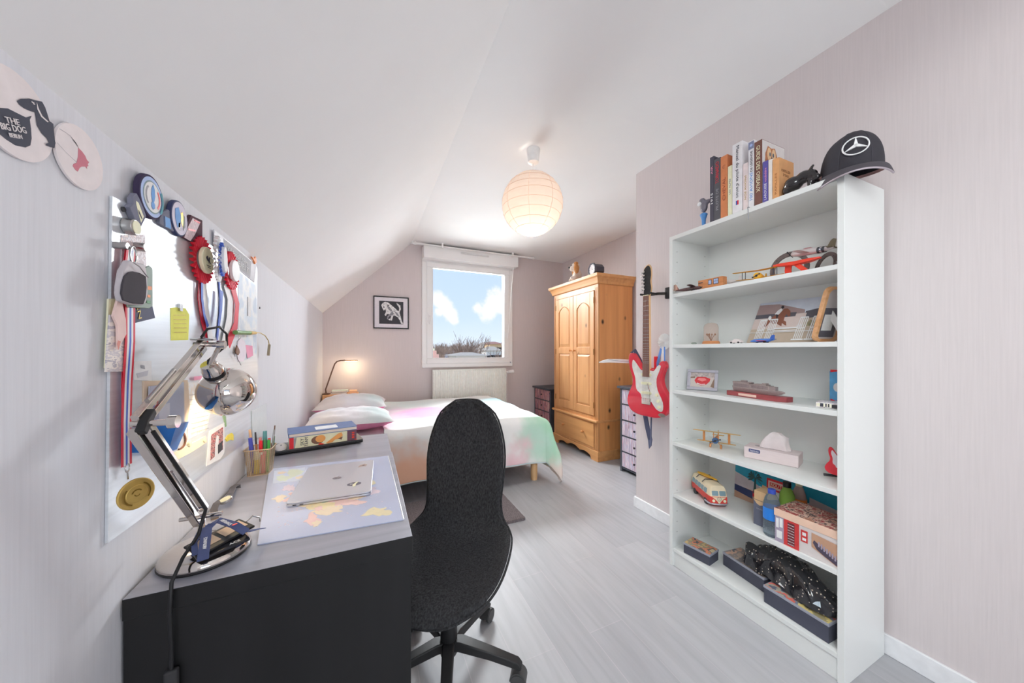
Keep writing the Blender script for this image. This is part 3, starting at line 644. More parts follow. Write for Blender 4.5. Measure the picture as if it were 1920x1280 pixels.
# ================================================================ swivel chair
FAB = mat('charcoal_wool', (46, 46, 48), .95, noise=(.6, 170, (1, 1, .5)), bump=(.6, 380, (1, 1, 1)))
CB = mat('matt_black_metal', (40, 40, 41), .45)
CHX, CHY, CHR, SZ = .305, 1.335, math.radians(146), .445
ch = thing('office_chair', 'dark charcoal upholstered swivel chair with a tall rounded back beside the desk', 'chair', (CHX, CHY, 0), CHR)
# local: +y is where the sitter faces, shell profile from back top to seat front
SP = [(-.300, .63), (-.296, .57), (-.282, .47), (-.264, .37), (-.246, .27), (-.230, .18), (-.208, .10), (-.168, .042), (-.105, .010), (0, .0), (.11, -.004), (.20, -.004), (.245, -.018), (.270, -.045)]
SWD = [.062, .138, .178, .192, .186, .180, .190, .225, .245, .252, .248, .232, .20, .145]
def cr_(A, t):
    n = len(A) - 1; x = t * n; i = min(int(x), n - 1); f = x - i
    p0, p1, p2, p3 = A[max(i - 1, 0)], A[i], A[i + 1], A[min(i + 2, n)]
    return .5 * (2 * p1 + (p2 - p0) * f + (2 * p0 - 5 * p1 + 4 * p2 - p3) * f * f + (3 * p1 - p0 - 3 * p2 + p3) * f ** 3)
def shell(u, v):
    y = cr_([p[0] for p in SP], u); z = cr_([p[1] for p in SP], u); w = cr_(SWD, u); b = v * 2 - 1
    x = w * math.sin(b * PI / 2) if False else w * b
    # edges wrap forward on the back and upward on the seat
    k = min(1, max(0, (u - .38) / .22)); e = abs(b) ** 2.4
    y += (1 - k) * .045 * e; z += k * .045 * e
    return (x, y, z + SZ)
mb = MB(); mb.grid(shell, 44, 22, 0, th=.024)
mb.build('seat_shell', FAB, ch, smooth=80, local=True, subsurf=1)
edge = [shell(u / 40, 0) for u in range(41)] + [shell(1, v / 12) for v in range(1, 12)] + [shell(u / 40, 1) for u in range(40, -1, -1)] + [shell(0, v / 12) for v in range(11, 0, -1)]
MB().tube(edge, .0045, 6, closed=True).build('piping', FAB, ch, smooth=80, local=True)
MB().box(-.10, .10, -.10, .12, SZ - .065, SZ - .028).build('seat_plate', CB, ch, local=True, bevel=.006)
MB().cyl((0, 0, .11), (0, 0, SZ - .06), .025).cyl((0, 0, .08), (0, 0, .26), .034).build('column', CB, ch, local=True, smooth=50)
AR = [math.radians(a) for a in (-36, 36, 108, 180, 252)]
CRM = mat('caster_grey', (70, 70, 70), .4)
for a in AR:
    d = V((math.cos(a), math.sin(a), 0)); m = MB()
    m.tube([d * .0 + V((0, 0, .115)), d * .05 + V((0, 0, .125)), d * .18 + V((0, 0, .105)), d * .285 + V((0, 0, .083)), d * .302 + V((0, 0, .070))], [(.024, .020), (.024, .020), (.02, .016), (.018, .014), (.017, .008)], flat=(0, 0, 1))
    leg = m.build('leg', CB, ch, local=True, bevel=.006)
    c = d * .29; s = d.cross(V((0, 0, 1)))
    wm = MB(); wm.cyl(c + s * .012 + V((0, 0, .028)), c + s * .026 + V((0, 0, .028)), .028, 18).cyl(c - s * .012 + V((0, 0, .028)), c - s * .026 + V((0, 0, .028)), .028, 18).cyl(c + V((0, 0, .03)), c + V((0, 0, .08)), .007).cyl(c - s * .02 + V((0, 0, .028)), c + s * .02 + V((0, 0, .028)), .008)
    wm.tube([c + d.normalized() * .030 * math.cos(t) + V((0, 0, .028 + .032 * math.sin(t))) for t in [PI * q / 8 for q in range(9)]], [(.024, .003)] * 9, flat=(0, 0, 1))
    wo = wm.build('caster', CRM, leg, smooth=50)
    wo.parent = leg; wo.matrix_parent_inverse = Matrix()
# ================================================================ things on the left wall
def pw(u, v, off=.008): return onX(u, v, XL + off)
def zp(pts, ox, oy, s): return [(ox + s * x, oy + s * y) for x, y in pts]
def wloc(pts, off):                                # pixel outline -> (y, z) on the wall plane
    r = [pw(u, v, off) for u, v in pts]; return [(p.y, p.z) for p in r]
WM4 = Matrix(((0, 0, 1, 0), (1, 0, 0, 0), (0, 1, 0, 0), (0, 0, 0, 1)))   # local (x,y,z) -> (wall y, wall z, depth x)
def wdec(mb, items, x, dz=.0005):
    """printed shapes lying on the wall plane at depth x: (material index, [(y, z)...])"""
    old = mb.M; mb.M = WM4
    for k, (mi, pts) in enumerate(items): mb.prism(pts, x + .0002 + dz * k, x + dz * (k + 1), mi)
    mb.M = old; return mb
def plate(name, label, cat, pts, off, th, mats, decs=(), group=None, pname='card', bevel=0, raw=False):
    """a flat thing standing off the wall: outline traced in pixels, printed shapes on it"""
    P = pts if raw else wloc(pts, off + th)
    cy = sum(p[0] for p in P) / len(P); cz = min(p[1] for p in P)
    t = thing(name, label, cat, (XL + off, cy, cz), 0, group)
    mb = MB(); mb.M = WM4; mb.prism(P, XL + off, XL + off + th, 0); mb.M = Matrix()
    mb.build(pname, mats[0], t, bevel=bevel)
    if decs:
        d = MB(); wdec(d, [(mi, (q if raw else wloc(q, off + th))) for mi, q in decs], XL + off + th); d.build('print', mats[1:], t)
    return t
def wtext(body, u, v, w, h, off, m, parent, rot=0., name='lettering'):
    p = pw(u, v, off); return text(body, frame(p, (0, 1, 0), (1, 0, 0)), w, h, m, parent, name, rot=rot)
BEER = mat('beermat_board', (222, 214, 214), .85)
def disc(cy, cz, r, n=40): return circ(cy, cz, r, n)
# ---- beer mats
t = plate('beermat', 'large round beermat with black dachshund and speech bubble, high on the left wall', 'beermat', disc(.802, 1.700, .068), .002, .004, [BEER, INK, BEER],
          raw=True, group='beermats on the left wall', pname='disc')
d = MB(); bub = [(-60, 450), (0, 435), (60, 440), (120, 470), (180, 500), (205, 512), (250, 500), (235, 530), (245, 600), (250, 680), (240, 735), (200, 752), (120, 735), (50, 690), (0, 650), (-50, 610)]
dog = [(130, 380), (160, 362), (230, 360), (270, 372), (330, 385), (355, 430), (375, 490), (390, 540), (420, 562), (425, 620), (432, 690), (438, 715), (430, 755), (400, 750), (360, 735), (365, 720), (385, 715), (370, 680), (330, 640), (290, 575), (283, 520), (275, 470), (240, 462), (190, 440), (150, 410)]
ear = [(285, 390), (300, 440), (330, 500), (380, 545), (372, 550), (320, 505), (290, 445)]
Z1 = lambda q: wloc(zp(q, 0, 100, .2344), .006)
wdec(d, [(0, Z1(bub)), (0, Z1(dog)), (1, Z1(ear)), (1, Z1([(240, 380), (262, 392), (258, 398), (238, 388)])), (1, Z1([(250, 395), (265, 402), (262, 408), (248, 402)]))], XL + .006); d.build('print', [INK, BEER], t)
for s_, x, y, w, h in (('THE', 95, 540, .024, .0085), ('BIG DOG', 105, 597, .044, .0095), ('BERLIN', 122, 660, .022, .006)):
    wtext(s_, x * .2344, 100 + y * .2344, w, h, .0075, BEER, t, rot=.41)
t = plate('beermat', 'smaller round beermat with little red figure, right of the dachshund beermat', 'beermat', disc(.932, 1.700, .0585), .002, .004, [BEER], raw=True, group='beermats on the left wall', pname='disc')
d = MB(); RI = mat('red_ink', (196, 120, 134), .8)
fig = [(625, 755), (655, 785), (680, 820), (692, 850), (710, 870), (700, 885), (705, 900), (692, 905), (695, 922), (680, 905), (650, 905), (635, 915), (620, 945), (600, 930), (580, 900), (585, 885), (610, 875), (622, 830)]
def stroke(pts, w): return pts + [(x + w * .6, y + w) for x, y in reversed(pts)]
wdec(d, [(0, Z1(fig)), (1, Z1(stroke([(470, 600), (520, 630), (560, 660), (600, 710), (625, 755)], 4))), (1, Z1(stroke([(450, 712), (520, 790), (605, 868)], 4)))], XL + .006); d.build('print', [RI, GREY], t)
# ---- steel magnetic board
MET = mat('brushed_sheet_steel', (214, 219, 226), .32, .55, noise=(.05, 1, (2, 2, 90)))
bd = thing('magnetic_board', 'large sheet-steel pinboard screwed to the left wall over the desk', 'magnetic board', (XL, 1.5, .93))
BQ = wloc([(211, 368), (482, 503), (484, 812), (202, 1018)], .006)
mb = MB(WM4); mb.prism(BQ, XL + .001, XL + .006); mb.M = Matrix(); mb.build('sheet', MET, bd)
for u, v in ((229, 392), (486, 577)): p = pw(u, v, .006); MB().cyl(p, p + V((.004, 0, 0)), .0055, 12).build('screw', DARK, bd, smooth=50)
B0 = .0062
# ---- round badges and patches along the top edge
Z2 = lambda q: zp(q, 200, 320, .125); Z3 = lambda q: zp(q, 300, 370, .125)
def badge(label, pc, r, rim, rings, extra=None, rz=1., th=.012):
    t = thing('badge', label, 'badge', (XL + B0, pc.y, pc.z - r), 0, 'badges along the top of the steel board')
    mb = MB(WM4); mb.prism(circ(pc.y, pc.z, r, 40, r * rz), XL + B0, XL + B0 + th); mb.M = Matrix(); mb.build('rim', rim, t, bevel=.002)
    d = MB(); wdec(d, [(i, circ(pc.y, pc.z, r * k, 40, r * k * rz)) for i, (k, m) in enumerate(rings)], XL + B0 + th)
    ms = [m for k, m in rings]
    if extra:
        for m, pts in extra:
            ms.append(m); wdec(d, [(len(ms) - 1, [(pc.y + x * r, pc.z + y * r * rz) for x, y in pts])], XL + B0 + th + .0005 * len(rings) + .0004)
    d.build('emblem', ms, t); return t
LBL = mat('pale_blue', (170, 188, 226), .7); TEAL = mat('teal', (86, 150, 160), .7); SKYB = mat('sky_blue', (84, 140, 200), .6)
pc = pw(285, 370, .018)
flame = [(0, .62), (.12, .4), (.16, .1), (.1, -.12), (.06, -.2), (.14, -.3), (.14, -.46), (0, -.56), (-.14, -.46), (-.14, -.3), (-.06, -.2), (-.1, -.12), (-.16, .1), (-.12, .4)]
badge('large round badge with blue flame and tricolour ring, topmost left on the steel board', pc, .052, mat('dark_purple_felt', (58, 50, 76), .9),
      [(.9, LBL), (.74, mat('grey_green', (130, 150, 156), .7)), (.68, PAPER)], [(SKYB, flame), (RED, arc(0, 0, .5, .6, -.8, .8)), (GREY, arc(0, 0, .5, .58, PI - .8, PI + .8)), (TEAL, arc(0, 0, .76, .9, -.7, .6))], 1.05)
GF = mat('grey_felt', (118, 120, 136), .9)
plate('badge', 'grey shield-shaped felt badge with white stripe, left of the round flame badge', 'badge', Z2([(455, 335), (490, 400), (560, 560), (602, 680), (500, 890), (440, 760), (350, 550), (402, 500), (398, 400)]), B0, .012, [GF, CREAM, INK],
      [(0, Z2([(440, 450), (475, 480), (555, 690), (515, 778), (490, 700), (440, 495)])), (1, Z2([(470, 580), (490, 620), (530, 720), (520, 725), (480, 640)]))], 'badges along the top of the steel board', 'felt', .002)
plate('badge', 'small grey badge with blue square, between the two round badges', 'badge', Z3([(0, 240), (130, 180), (185, 240), (215, 515), (60, 435), (0, 390)]), B0, .009, [GF, SKYB, NAVY], [(0, Z3([(55, 275), (150, 320), (165, 475), (65, 430)])), (1, Z3([(55, 275), (70, 285), (78, 430), (65, 430)]))], 'badges along the top of the steel board', 'felt', .002)
pc = pw(337, 410, .018)
badge('round badge with blue and gold wing motif, right of the blue square badge', pc, .046, NAVY, [(.92, mat('lilac_grey', (206, 200, 214), .7))],
      [(SKYB, [(-.6, .4), (-.2, .6), (.1, .1), (-.05, -.5), (-.35, -.6), (-.6, -.1)]), (GOLDW, [(.05, .35), (.3, .5), (.4, .1), (.3, -.4), (.05, -.1)]), (PAPER, [(-.2, -.3), (.05, -.2), (.0, -.7), (-.25, -.65)]), (DARK, [(.42, .35), (.56, .3), (.6, -.3), (.35, -.6), (.42, -.1)])], 1.1)
t = plate('badge', 'red and white trapezoid badge with red lettering, beside the first rosette', 'badge', Z3([(470, 262), (640, 345), (640, 600), (470, 665), (345, 590), (385, 430)]), B0, .010, [mat('maroon_felt', (84, 56, 66), .9), mat('pink_print', (216, 196, 200), .7, noise=(.2, 150, (1, 1, 1))), RED],
          [(0, Z3([(490, 310), (605, 370), (520, 560), (455, 655), (362, 600), (420, 440)])), (1, Z3([(515, 330), (600, 372), (590, 395), (508, 350)])), (1, Z3([(420, 462), (530, 490), (520, 515), (412, 488)]))], 'badges along the top of the steel board', 'felt', .002)
# ---- magnets
def magnet(label, u, v, r, h, m=STEEL, knob=False):
    p = pw(u, v, .006); t = thing('magnet', label, 'magnet', (XL + B0, p.y, p.z - r), 0, 'magnets on the steel board')
    a = V((XL + B0, p.y, p.z))
    mb = MB(); mb.cyl(a, a + V((h, 0, 0)), r, 24); o = mb.build('body', m, t, smooth=50, bevel=r * .12)
    if knob: MB().cyl(a + V((h, 0, 0)), a + V((h + .001, 0, 0)), r * .82, 24).build('cap', CREAM, t)
    return t
magnet('thick silver drum magnet with pale cap at the top left of the steel board', 234, 424, .0185, .020, STEEL, True)
magnet('small silver magnet just below the drum magnet on the steel board', 253, 462, .0105, .02)
magnet('small silver knob magnet at the left edge of the steel board', 214, 459, .008, .022)
magnet('pair of cream button magnets on the calendar foot', 353, 832, .008, .006, CREAM); 
magnet('cream button magnet at the right of the calendar foot', 381, 824, .008, .006, CREAM)
magnet('red button magnet under the blue letter tray', 294, 852, .007, .005, RED)
# ---- photo behind the key ring
plate('photo', 'washed-out pinkish photo pinned behind the ring of the grey key fob', 'photo', [(228, 441), (272, 440), (276, 520), (228, 520)], B0, .0012, [patch('faded_photo', [(206, 186, 186), (214, 206, 210), (190, 176, 180), (222, 204, 200)], 60)])
# ---- rosettes
def rosette(label, u, v, r, m, mc, tails, double=None, off=.012, tilt=0.):
    p = pw(u, v, off); t = thing('rosette', label, 'rosette', (XL + B0, p.y, p.z), 0, 'prize rosettes on the steel board')
    def pleats(r0, r1, n, x, amp):
        mb = MB(); k = 4 * n; A = []; Bv = []
        for i in range(k):
            a = 2 * PI * i / k; z = amp * (.5 - .5 * math.cos(2 * PI * i / 4)) if True else 0
            A.append((x + amp * .3, p.y + r0 * math.cos(a), p.z + r0 * math.sin(a)))
            rr_ = r1 * (1 - .05 * (i % 4 == 2)); Bv.append((x + (amp if i % 4 in (1, 2) else 0), p.y + rr_ * math.cos(a), p.z + rr_ * math.sin(a)))
        mb.add(A + Bv, [(i, (i + 1) % k, k + (i + 1) % k, k + i) for i in range(k)])
        return mb
    X0 = XL + off
    pleats(r * .45, r, 26, X0, .010).build('pleated_ribbon', m, t)
    if double: pleats(r * .45, r * .74, 22, X0 + .012, .008).build('inner_ribbon', double, t)
    mb = MB(WM4); mb.prism(circ(p.y, p.z, r * .56, 32), X0 + .010, X0 + .021 if double is None else X0 + .026); mb.M = Matrix(); o = mb.build('button', mc[0], t, bevel=.002)
    d = MB(); xb = X0 + (.021 if double is None else .026)
    if mc[1]:
        S_ = r * .5
        wdec(d, [(0, [(p.y + S_ * x, p.z + S_ * y) for x, y in q]) for q in mc[1]], xb); d.build('print', mc[2], t)
    for k, (pts, w, mm) in enumerate(tails):
        P = [pw(a, b, off - .002 + .004 * k) for a, b in pts]
        MB().ribbon(P, w, .0012, (1, 0, 0)).build('ribbon_tail', mm, t)
    return t
RSAT = mat('red_satin', (206, 34, 58), .5); WSAT = mat('white_satin', (232, 226, 226), .5); BSAT = mat('blue_satin', (74, 104, 190), .5)
horse = [[(-.5, .15), (-.3, .35), (-.1, .3), (0, .1), (.1, .35), (.3, .3), (.2, 0), (.4, -.2), (.3, -.25), (.1, -.1), (.05, -.3), (-.05, -.1), (-.3, -.05)], rect(-.45, .4, -.5, -.44), rect(-.3, .3, -.64, -.59)]
rosette('red rosette with cream centre showing horse, leftmost of the three rosettes', 376, 487, .078, RSAT, (CREAM, horse, INK),
        [([(376, 530), (374, 560), (380, 600), (392, 640)], .026, RSAT), ([(382, 530), (384, 565), (390, 600), (397, 650)], .036, WSAT), ([(379, 530), (379, 560), (383, 590), (390, 612)], .014, BSAT)])
rosette('white and blue rosette seen edge-on, middle one of the three rosettes', 404, 484, .078, WSAT, (WSAT, [], INK),
        [([(413, 520), (417, 560), (414, 600), (405, 640)], .045, WSAT), ([(415, 520), (423, 560), (420, 590), (407, 635)], .03, BSAT)], double=BSAT, off=.045).rotation_euler.z = .2
rosette('bright red rosette with long tricolour tails, rightmost of the three rosettes', 431, 507, .076, RSAT, (WSAT, [], INK),
        [([(424, 530), (432, 560), (430, 600), (420, 650)], .055, WSAT), ([(436, 536), (445, 570), (442, 610), (428, 645)], .045, RSAT), ([(416, 545), (414, 580), (408, 620)], .022, BSAT)], off=.014)
# ---- lettered grey sign and sky poster
SG = mat('sign_grey', (150, 148, 152), .6)
t = plate('slogan_sign', 'grey sign with white handwritten slogan at the top right of the steel board', 'sign', [(402, 430), (481, 496), (477, 529), (403, 468)], B0, .003, [mat('clear_sleeve', (196, 196, 202), .25), SG], [(0, [(419, 447), (471, 490), (469, 521), (420, 482)])])
wtext("j'ai décidé d'être", 447, 482, .235, .028, .0106, PAPER, t, rot=-.03); wtext('HEUREUX ET', 456, 500, .15, .024, .0106, PAPER, t, rot=-.03)
POS = patch('sky_poster_print', [(214, 224, 232), (200, 212, 224), (222, 230, 236), (188, 200, 214)], 9, interp='LINEAR')
t = plate('poster', 'pale blue cloudy sky poster with small white aircraft, under the slogan sign', 'poster', [(447, 508), (481, 535), (481, 668), (448, 678)], B0, .001, [POS, PAPER, GREY], [(0, [(463, 556), (471, 559), (470, 594), (465, 592)]), (1, [(463, 556), (465, 557), (465, 592), (463, 592)])])
bp = plate('orange_bow', 'small orange bow pinned on the corner of the slogan sign', 'bow', zp([(880, 650), (930, 690), (960, 650), (975, 760), (950, 800), (930, 740)], 390, 420, .0937), B0 + .004, .006, [ORANGE], pname='fabric')
# ---- yellow note, booklet, leaflets, paper plane
t = plate('sticky_note', 'yellow handwritten note in the middle of the steel board', 'note', [(320, 577), (330, 576), (348, 578), (355, 590), (353, 637), (321, 638)], B0, .0008, [mat('note_yellow', (246, 226, 110), .8), GOLDW], [(0, stroke([(325, 590 + 8 * k), (348, 590 + 8 * k)], 1)) for k in range(5)], pname='paper')
MB().box(XL + B0, XL + B0 + .006, pw(337, 574).y - .008, pw(337, 574).y + .008, pw(337, 583).z, pw(337, 570).z).build('clip', STEEL, t)
t = plate('booklet', 'dark navy booklet with gold letters, peeking out below the grey key fob', 'booklet', [(245, 572), (285, 570), (291, 596), (250, 606)], B0, .005, [mat('navy_cover', (62, 66, 92), .6)], pname='cover')
wtext('EN', 260, 584, .035, .012, .0114, GOLDW, t, rot=-1.3)
LP_ = patch('leaflet_print', [(214, 206, 204), (196, 190, 194), (224, 216, 210), (176, 170, 178)], 30, (1, 1, 3))
for k, (pts, lb) in enumerate([([(204, 560), (240, 560), (238, 688), (198, 690)], 'cream leaflet, rearmost of the leaflets at the left edge of the steel board'), ([(207, 590), (240, 590), (238, 696), (199, 697)], 'printed leaflet in front of the cream one at the left of the steel board')]):
    plate('leaflet', lb, 'leaflet', pts, B0 + .004 * k, .003, [CREAM if k == 0 else LP_], group='leaflets at the left of the steel board', pname='paper')
plate('paper_plane', 'pink folded paper hanging over the leaflets beside the medal ribbon', 'paper plane', [(222, 560), (229, 562), (236, 600), (237, 626), (222, 655), (221, 610), (213, 592)], B0 + .009, .004, [mat('pink_paper', (232, 196, 190), .8), mat('pink_dark', (206, 140, 130), .8)], [(0, [(221, 638), (226, 640), (222, 656), (219, 645)])], pname='paper')
# ---- key fob on its ring, green card behind it
t = plate('key_card', 'grey-green tag with red and green symbols behind the black key fob', 'tag', [(281, 497), (287, 503), (287, 574), (280, 578), (240, 576), (240, 520)], .017, .004, [mat('grey_green_card', (140, 156, 146), .6), ORANGE, GREEN, PAPER], [(0, [(277, 536), (284, 537), (284, 544), (277, 543)]), (0, [(276, 552), (281, 553), (281, 558), (276, 557)]), (1, [(274, 563), (281, 564), (281, 569), (274, 568)])], pname='card', bevel=.002)
t = thing('key_fob', 'big grey and black leather key fob hanging at the left of the steel board', 'key fob', (XL + .022, 1.13, 1.36))
mb = MB(WM4); mb.prism(wloc(zp([(380, 200), (580, 250), (600, 300), (620, 420), (625, 650), (600, 760), (560, 800), (400, 790), (280, 740), (258, 640), (265, 540), (300, 340)], 190, 460, .1406), .034), XL + .022, XL + .034); mb.M = Matrix(); mb.build('leather', mat('grey_leather', (186, 180, 184), .6), t, bevel=.003)
mb = MB(WM4); mb.prism(wloc(zp([(380, 355), (430, 345), (520, 365), (600, 410), (612, 560), (600, 690), (570, 785), (430, 775), (300, 735), (272, 640), (285, 520), (320, 410)], 190, 460, .1406), .038), XL + .0342, XL + .038); mb.M = Matrix(); mb.build('flap', mat('black_suede', (66, 62, 68), .85), t, bevel=.002)
pr = pw(250, 478, .03)
MB().tube([(XL + .03, pr.y + .011 * math.cos(a), pr.z + .019 * math.sin(a)) for a in [2 * PI * q / 24 for q in range(24)]], .0018, 6, closed=True).build('ring', STEEL, t, smooth=60)
MB().tube([pw(250, 492, .04), pw(262, 500, .041), pw(275, 517, .041), pw(278, 520, .041)], .0012, 6).build('cord', STEEL, t, smooth=60)
# ---- medal
t = thing('medal', 'gold medal on tricolour ribbon hanging down the left side of the steel board', 'medal', (XL + .02, 1.06, .95))
def tri(pts, off, w):
    P = [pw(a, b, off) for a, b in pts]
    for k, mm in ((-2, RSAT), (-1, WSAT), (0, BSAT), (1, WSAT), (2, RSAT)):
        Q = [p + V((0, k * w / 5, 0)) for p in P]
        yield Q, mm, w / 5
for pts, off, w in (([(247, 462), (243, 500), (244, 560), (244, 640), (239, 720), (237, 790), (237, 872)], .016, .034), ([(244, 462), (236, 520), (240, 620), (236, 720), (238, 800), (239, 872)], .012, .03)):
    for Q, mm, w_ in tri(pts, off, w): MB().ribbon(Q, w_, .001, (1, 0, 0)).build('ribbon', mm, t)
pr = pw(239, 877, .016); MB().tube([(XL + .016, pr.y + .007 * math.cos(a), pr.z + .010 * math.sin(a)) for a in [2 * PI * q / 20 for q in range(20)]], .0012, 6, closed=True).build('ring', STEEL, t, smooth=60)
MB().tube([pw(239, 882, .016), pw(240, 898, .016)], .0015, 6).build('link', STEEL, t)
MEDG = mat('medal_gold', (212, 178, 100), .35, .5, gain=1., noise=(.06, 60, (1, 1, 1)))
pr = pw(238, 927, .016); Fm = frame((XL + .030, pr.y, pr.z), (.5, .85, .3), (.86, -.5, 0))
mb = MB(Fm); mb.lathe([(.001, 0), (.0335, 0), (.035, .001), (.035, .004), (.033, .005), (.030, .0042), (.020, .0042), (.019, .005), (.001, .005)], 48); mb.build('disc', MEDG, t, smooth=35)
mb = MB(); decal(mb, Fm @ Matrix.Translation((0, 0, .005)), [(0, arc(0, 0, .008, .011, .3, 2.6)), (0, arc(0, 0, .004, .006, 2.9, 5.6)), (0, arc(0, 0, .023, .026, -.9, .8)), (0, arc(0, 0, .023, .026, 2.2, 4.))]); mb.build('relief', mat('medal_shadow', (150, 120, 54), .4, .8, gain=1.), t)
# ---- plastic sleeve, letter tray, sheets, calendar, polaroid and small scraps
plate('photo_sleeve', 'small clear sleeve with bright white photo, right of the medal ribbon', 'photo', [(252, 677), (284, 676), (284, 714), (252, 712)], B0, .002, [mat('photo_white', (226, 226, 230), .25), GREY, mat('silver_print', (190, 190, 196), .3)], [(1, [(255, 700), (278, 694), (276, 704), (258, 708)]), (0, [(263, 684), (270, 685), (271, 692), (264, 690)])], pname='sleeve')
CT = mat('cardboard', (206, 186, 164), .85)
plate('cardboard_sheet', 'beige cardboard sheet at the back of the blue letter tray', 'sheet', [(270, 714), (352, 712), (356, 760), (352, 790), (270, 790)], B0, .003, [CT], pname='sheet')
plate('leaflet', 'grey-blue folder standing in the blue letter tray before the cardboard sheet', 'leaflet', [(281, 724), (345, 716), (346, 790), (281, 790)], .012, .003, [mat('folder_grey', (176, 180, 196), .6), mat('fo', (206, 206, 214), .6), RED], [(0, [(298, 760), (318, 755), (318, 788), (298, 790)]), (1, stroke([(282, 752), (292, 748)], 4))], pname='folder')
t = thing('letter_tray', 'bright blue folded letter tray fixed on the steel board, filled with papers', 'letter tray', (XL + .01, 1.25, 1.02))
TB = mat('blue_card', (34, 104, 178), .5)
P1 = [pw(243, 796, .008), pw(330, 795, .075), pw(353, 790, .008)]; P2 = [pw(243, 848, .008), pw(313, 848, .045), pw(330, 842, .008)]
mb = MB(); mb.add([tuple(p) for p in P1] + [tuple(p) for p in P2], [(0, 1, 4, 3), (1, 2, 5, 4)]); o = mb.build('front', TB, t); md = o.modifiers.new('solid', 'SOLIDIFY'); md.thickness = .002
mb = MB(); mb.add([tuple(p) for p in P2], [(0, 1, 2)]); o = mb.build('bottom', TB, t); md = o.modifiers.new('solid', 'SOLIDIFY'); md.thickness = .002
plate('elastic_loop', 'brown elastic loop beside the blue letter tray', 'elastic', zp(arc(600, 985, 92, 105, -1.3, 1.4, 12, 1.2), 240, 670, .15625), B0, .003, [mat('brown_rubber', (120, 80, 62), .6)], pname='band')
CAL = patch('calendar_print', [(240, 232, 220), (226, 214, 200), (244, 238, 228)], 14, (1, 4, 4), interp='LINEAR')
t = plate('calendar', 'white calendar sheet lit by the desk lamp, in the middle of the steel board', 'calendar', [(352, 716), (404, 720), (388, 806), (352, 824)], B0, .001, [CAL, GREY, PINK], [(0, stroke([(355, 740 + 9 * k), (388, 738 + 8.0 * k)], .7)) for k in range(9)] + [(1, [(360, 706), (375, 704), (375, 711), (360, 713)])], pname='sheet')
plate('paper_strip', 'long cream paper strip curling along the bottom of the steel board', 'paper strip', [(318, 852), (340, 842), (362, 830), (386, 817), (388, 829), (362, 846), (322, 868)], B0, .002, [mat('strip_cream', (232, 214, 190), .85)], pname='paper')
t = plate('polaroid', 'white-bordered colour snapshot of people in red, above the pencil cup', 'photo', [(393, 808), (421, 792), (421, 848), (414, 860), (387, 874)], .0064, .0015, [PAPER, patch('red_crowd', [(150, 60, 66), (190, 90, 96), (206, 170, 160), (110, 60, 80), (80, 60, 70)], 130), WSAT, DARK], [(0, [(396, 815), (418, 800), (418, 842), (394, 863)]), (1, [(403, 832), (406, 815), (410, 818), (408, 856), (402, 860)]), (2, [(408, 834), (416, 826), (416, 843), (408, 851)])], pname='card')
plate('yellow_flower_sticker', 'yellow flower cutout on the steel board above the pencil cup', 'sticker', zp([(430, 660), (470, 600), (520, 570), (545, 600), (545, 680), (500, 670), (450, 700)], 370, 740, .125), B0, .003, [YELLOW], pname='paper')
plate('green_stem_cutout', 'thin green paper stem hanging under the desk lamp shade', 'cutout', zp([(385, 300), (430, 320), (440, 470), (425, 480), (405, 380)], 370, 740, .125), B0, .002, [mat('leaf_green', (140, 168, 130), .8)], pname='paper')
plate('plastic_folder', 'clear plastic sheet propped against the wall behind the pencil cup', 'plastic sheet', [(472, 770), (500, 756), (500, 815), (474, 824)], .0068, .002, [mat('clear_plastic', (206, 214, 216), .2)], pname='sheet')
plate('paper_fish', 'pink and white paper cutout hanging below the green clip lamp', 'cutout', zp([(330, 850), (370, 800), (420, 850), (450, 960), (430, 1060), (400, 1120), (340, 1120), (320, 1000)], 400, 520, .1406), .0075, .002, [mat('lilac_paper', (222, 214, 224), .8), PINK], [(0, zp([(430, 900), (520, 910), (530, 1040), (455, 1080), (440, 980)], 400, 520, .1406))], pname='paper')
t = plate('brown_beetle_pin', 'small brown beetle-shaped pin on the white paper cutout', 'pin', zp([(320, 900), (350, 960), (358, 1000), (340, 1035), (305, 1010), (310, 950)], 400, 520, .1406), .0098, .005, [mat('beetle_brown', (120, 84, 66), .5)], pname='body', bevel=.002)
for q in ([(300, 1010), (320, 1080), (370, 1170)], [(305, 980), (280, 990), (265, 1005)], [(305, 1000), (285, 1030), (290, 1055)]): MB().tube([pw(a, b, .016) for a, b in zp(q, 400, 520, .1406)], .0009, 5).build('leg', INK, t)
t = thing('clip_lamp', 'green clip reading light with a gooseneck at the right of the steel board', 'lamp', tuple(pw(455, 624, .01)))
a, b = pw(441, 623, .03), pw(468, 624, .03)
MB().cyl(a, b, .009, 16).build('body', mat('green_anodised', (92, 128, 74), .35, .3), t, smooth=50)
c = pw(479, 624, .03); MB().cyl(b, c, .0095, 16, r2=.007).build('ferrule', GOLDW, t, smooth=50)
MB().tube([pw(479, 623, .03), pw(488, 624, .03), pw(497, 629, .032), pw(503, 638, .034), pw(505, 648, .034)], .0022, 6).build('gooseneck', GOLDW, t, smooth=60)
MB().cyl(pw(505, 646, .034), pw(503, 666, .034), .0065, 12).build('lamp_head', mat('bronze_metal', (150, 140, 120), .4, .5), t, smooth=50)
MB().box(XL + B0, XL + .03, pw(450, 624).y - .01, pw(450, 624).y + .01, pw(450, 624).z - .006, pw(450, 624).z + .006).build('clip', STEEL, t)
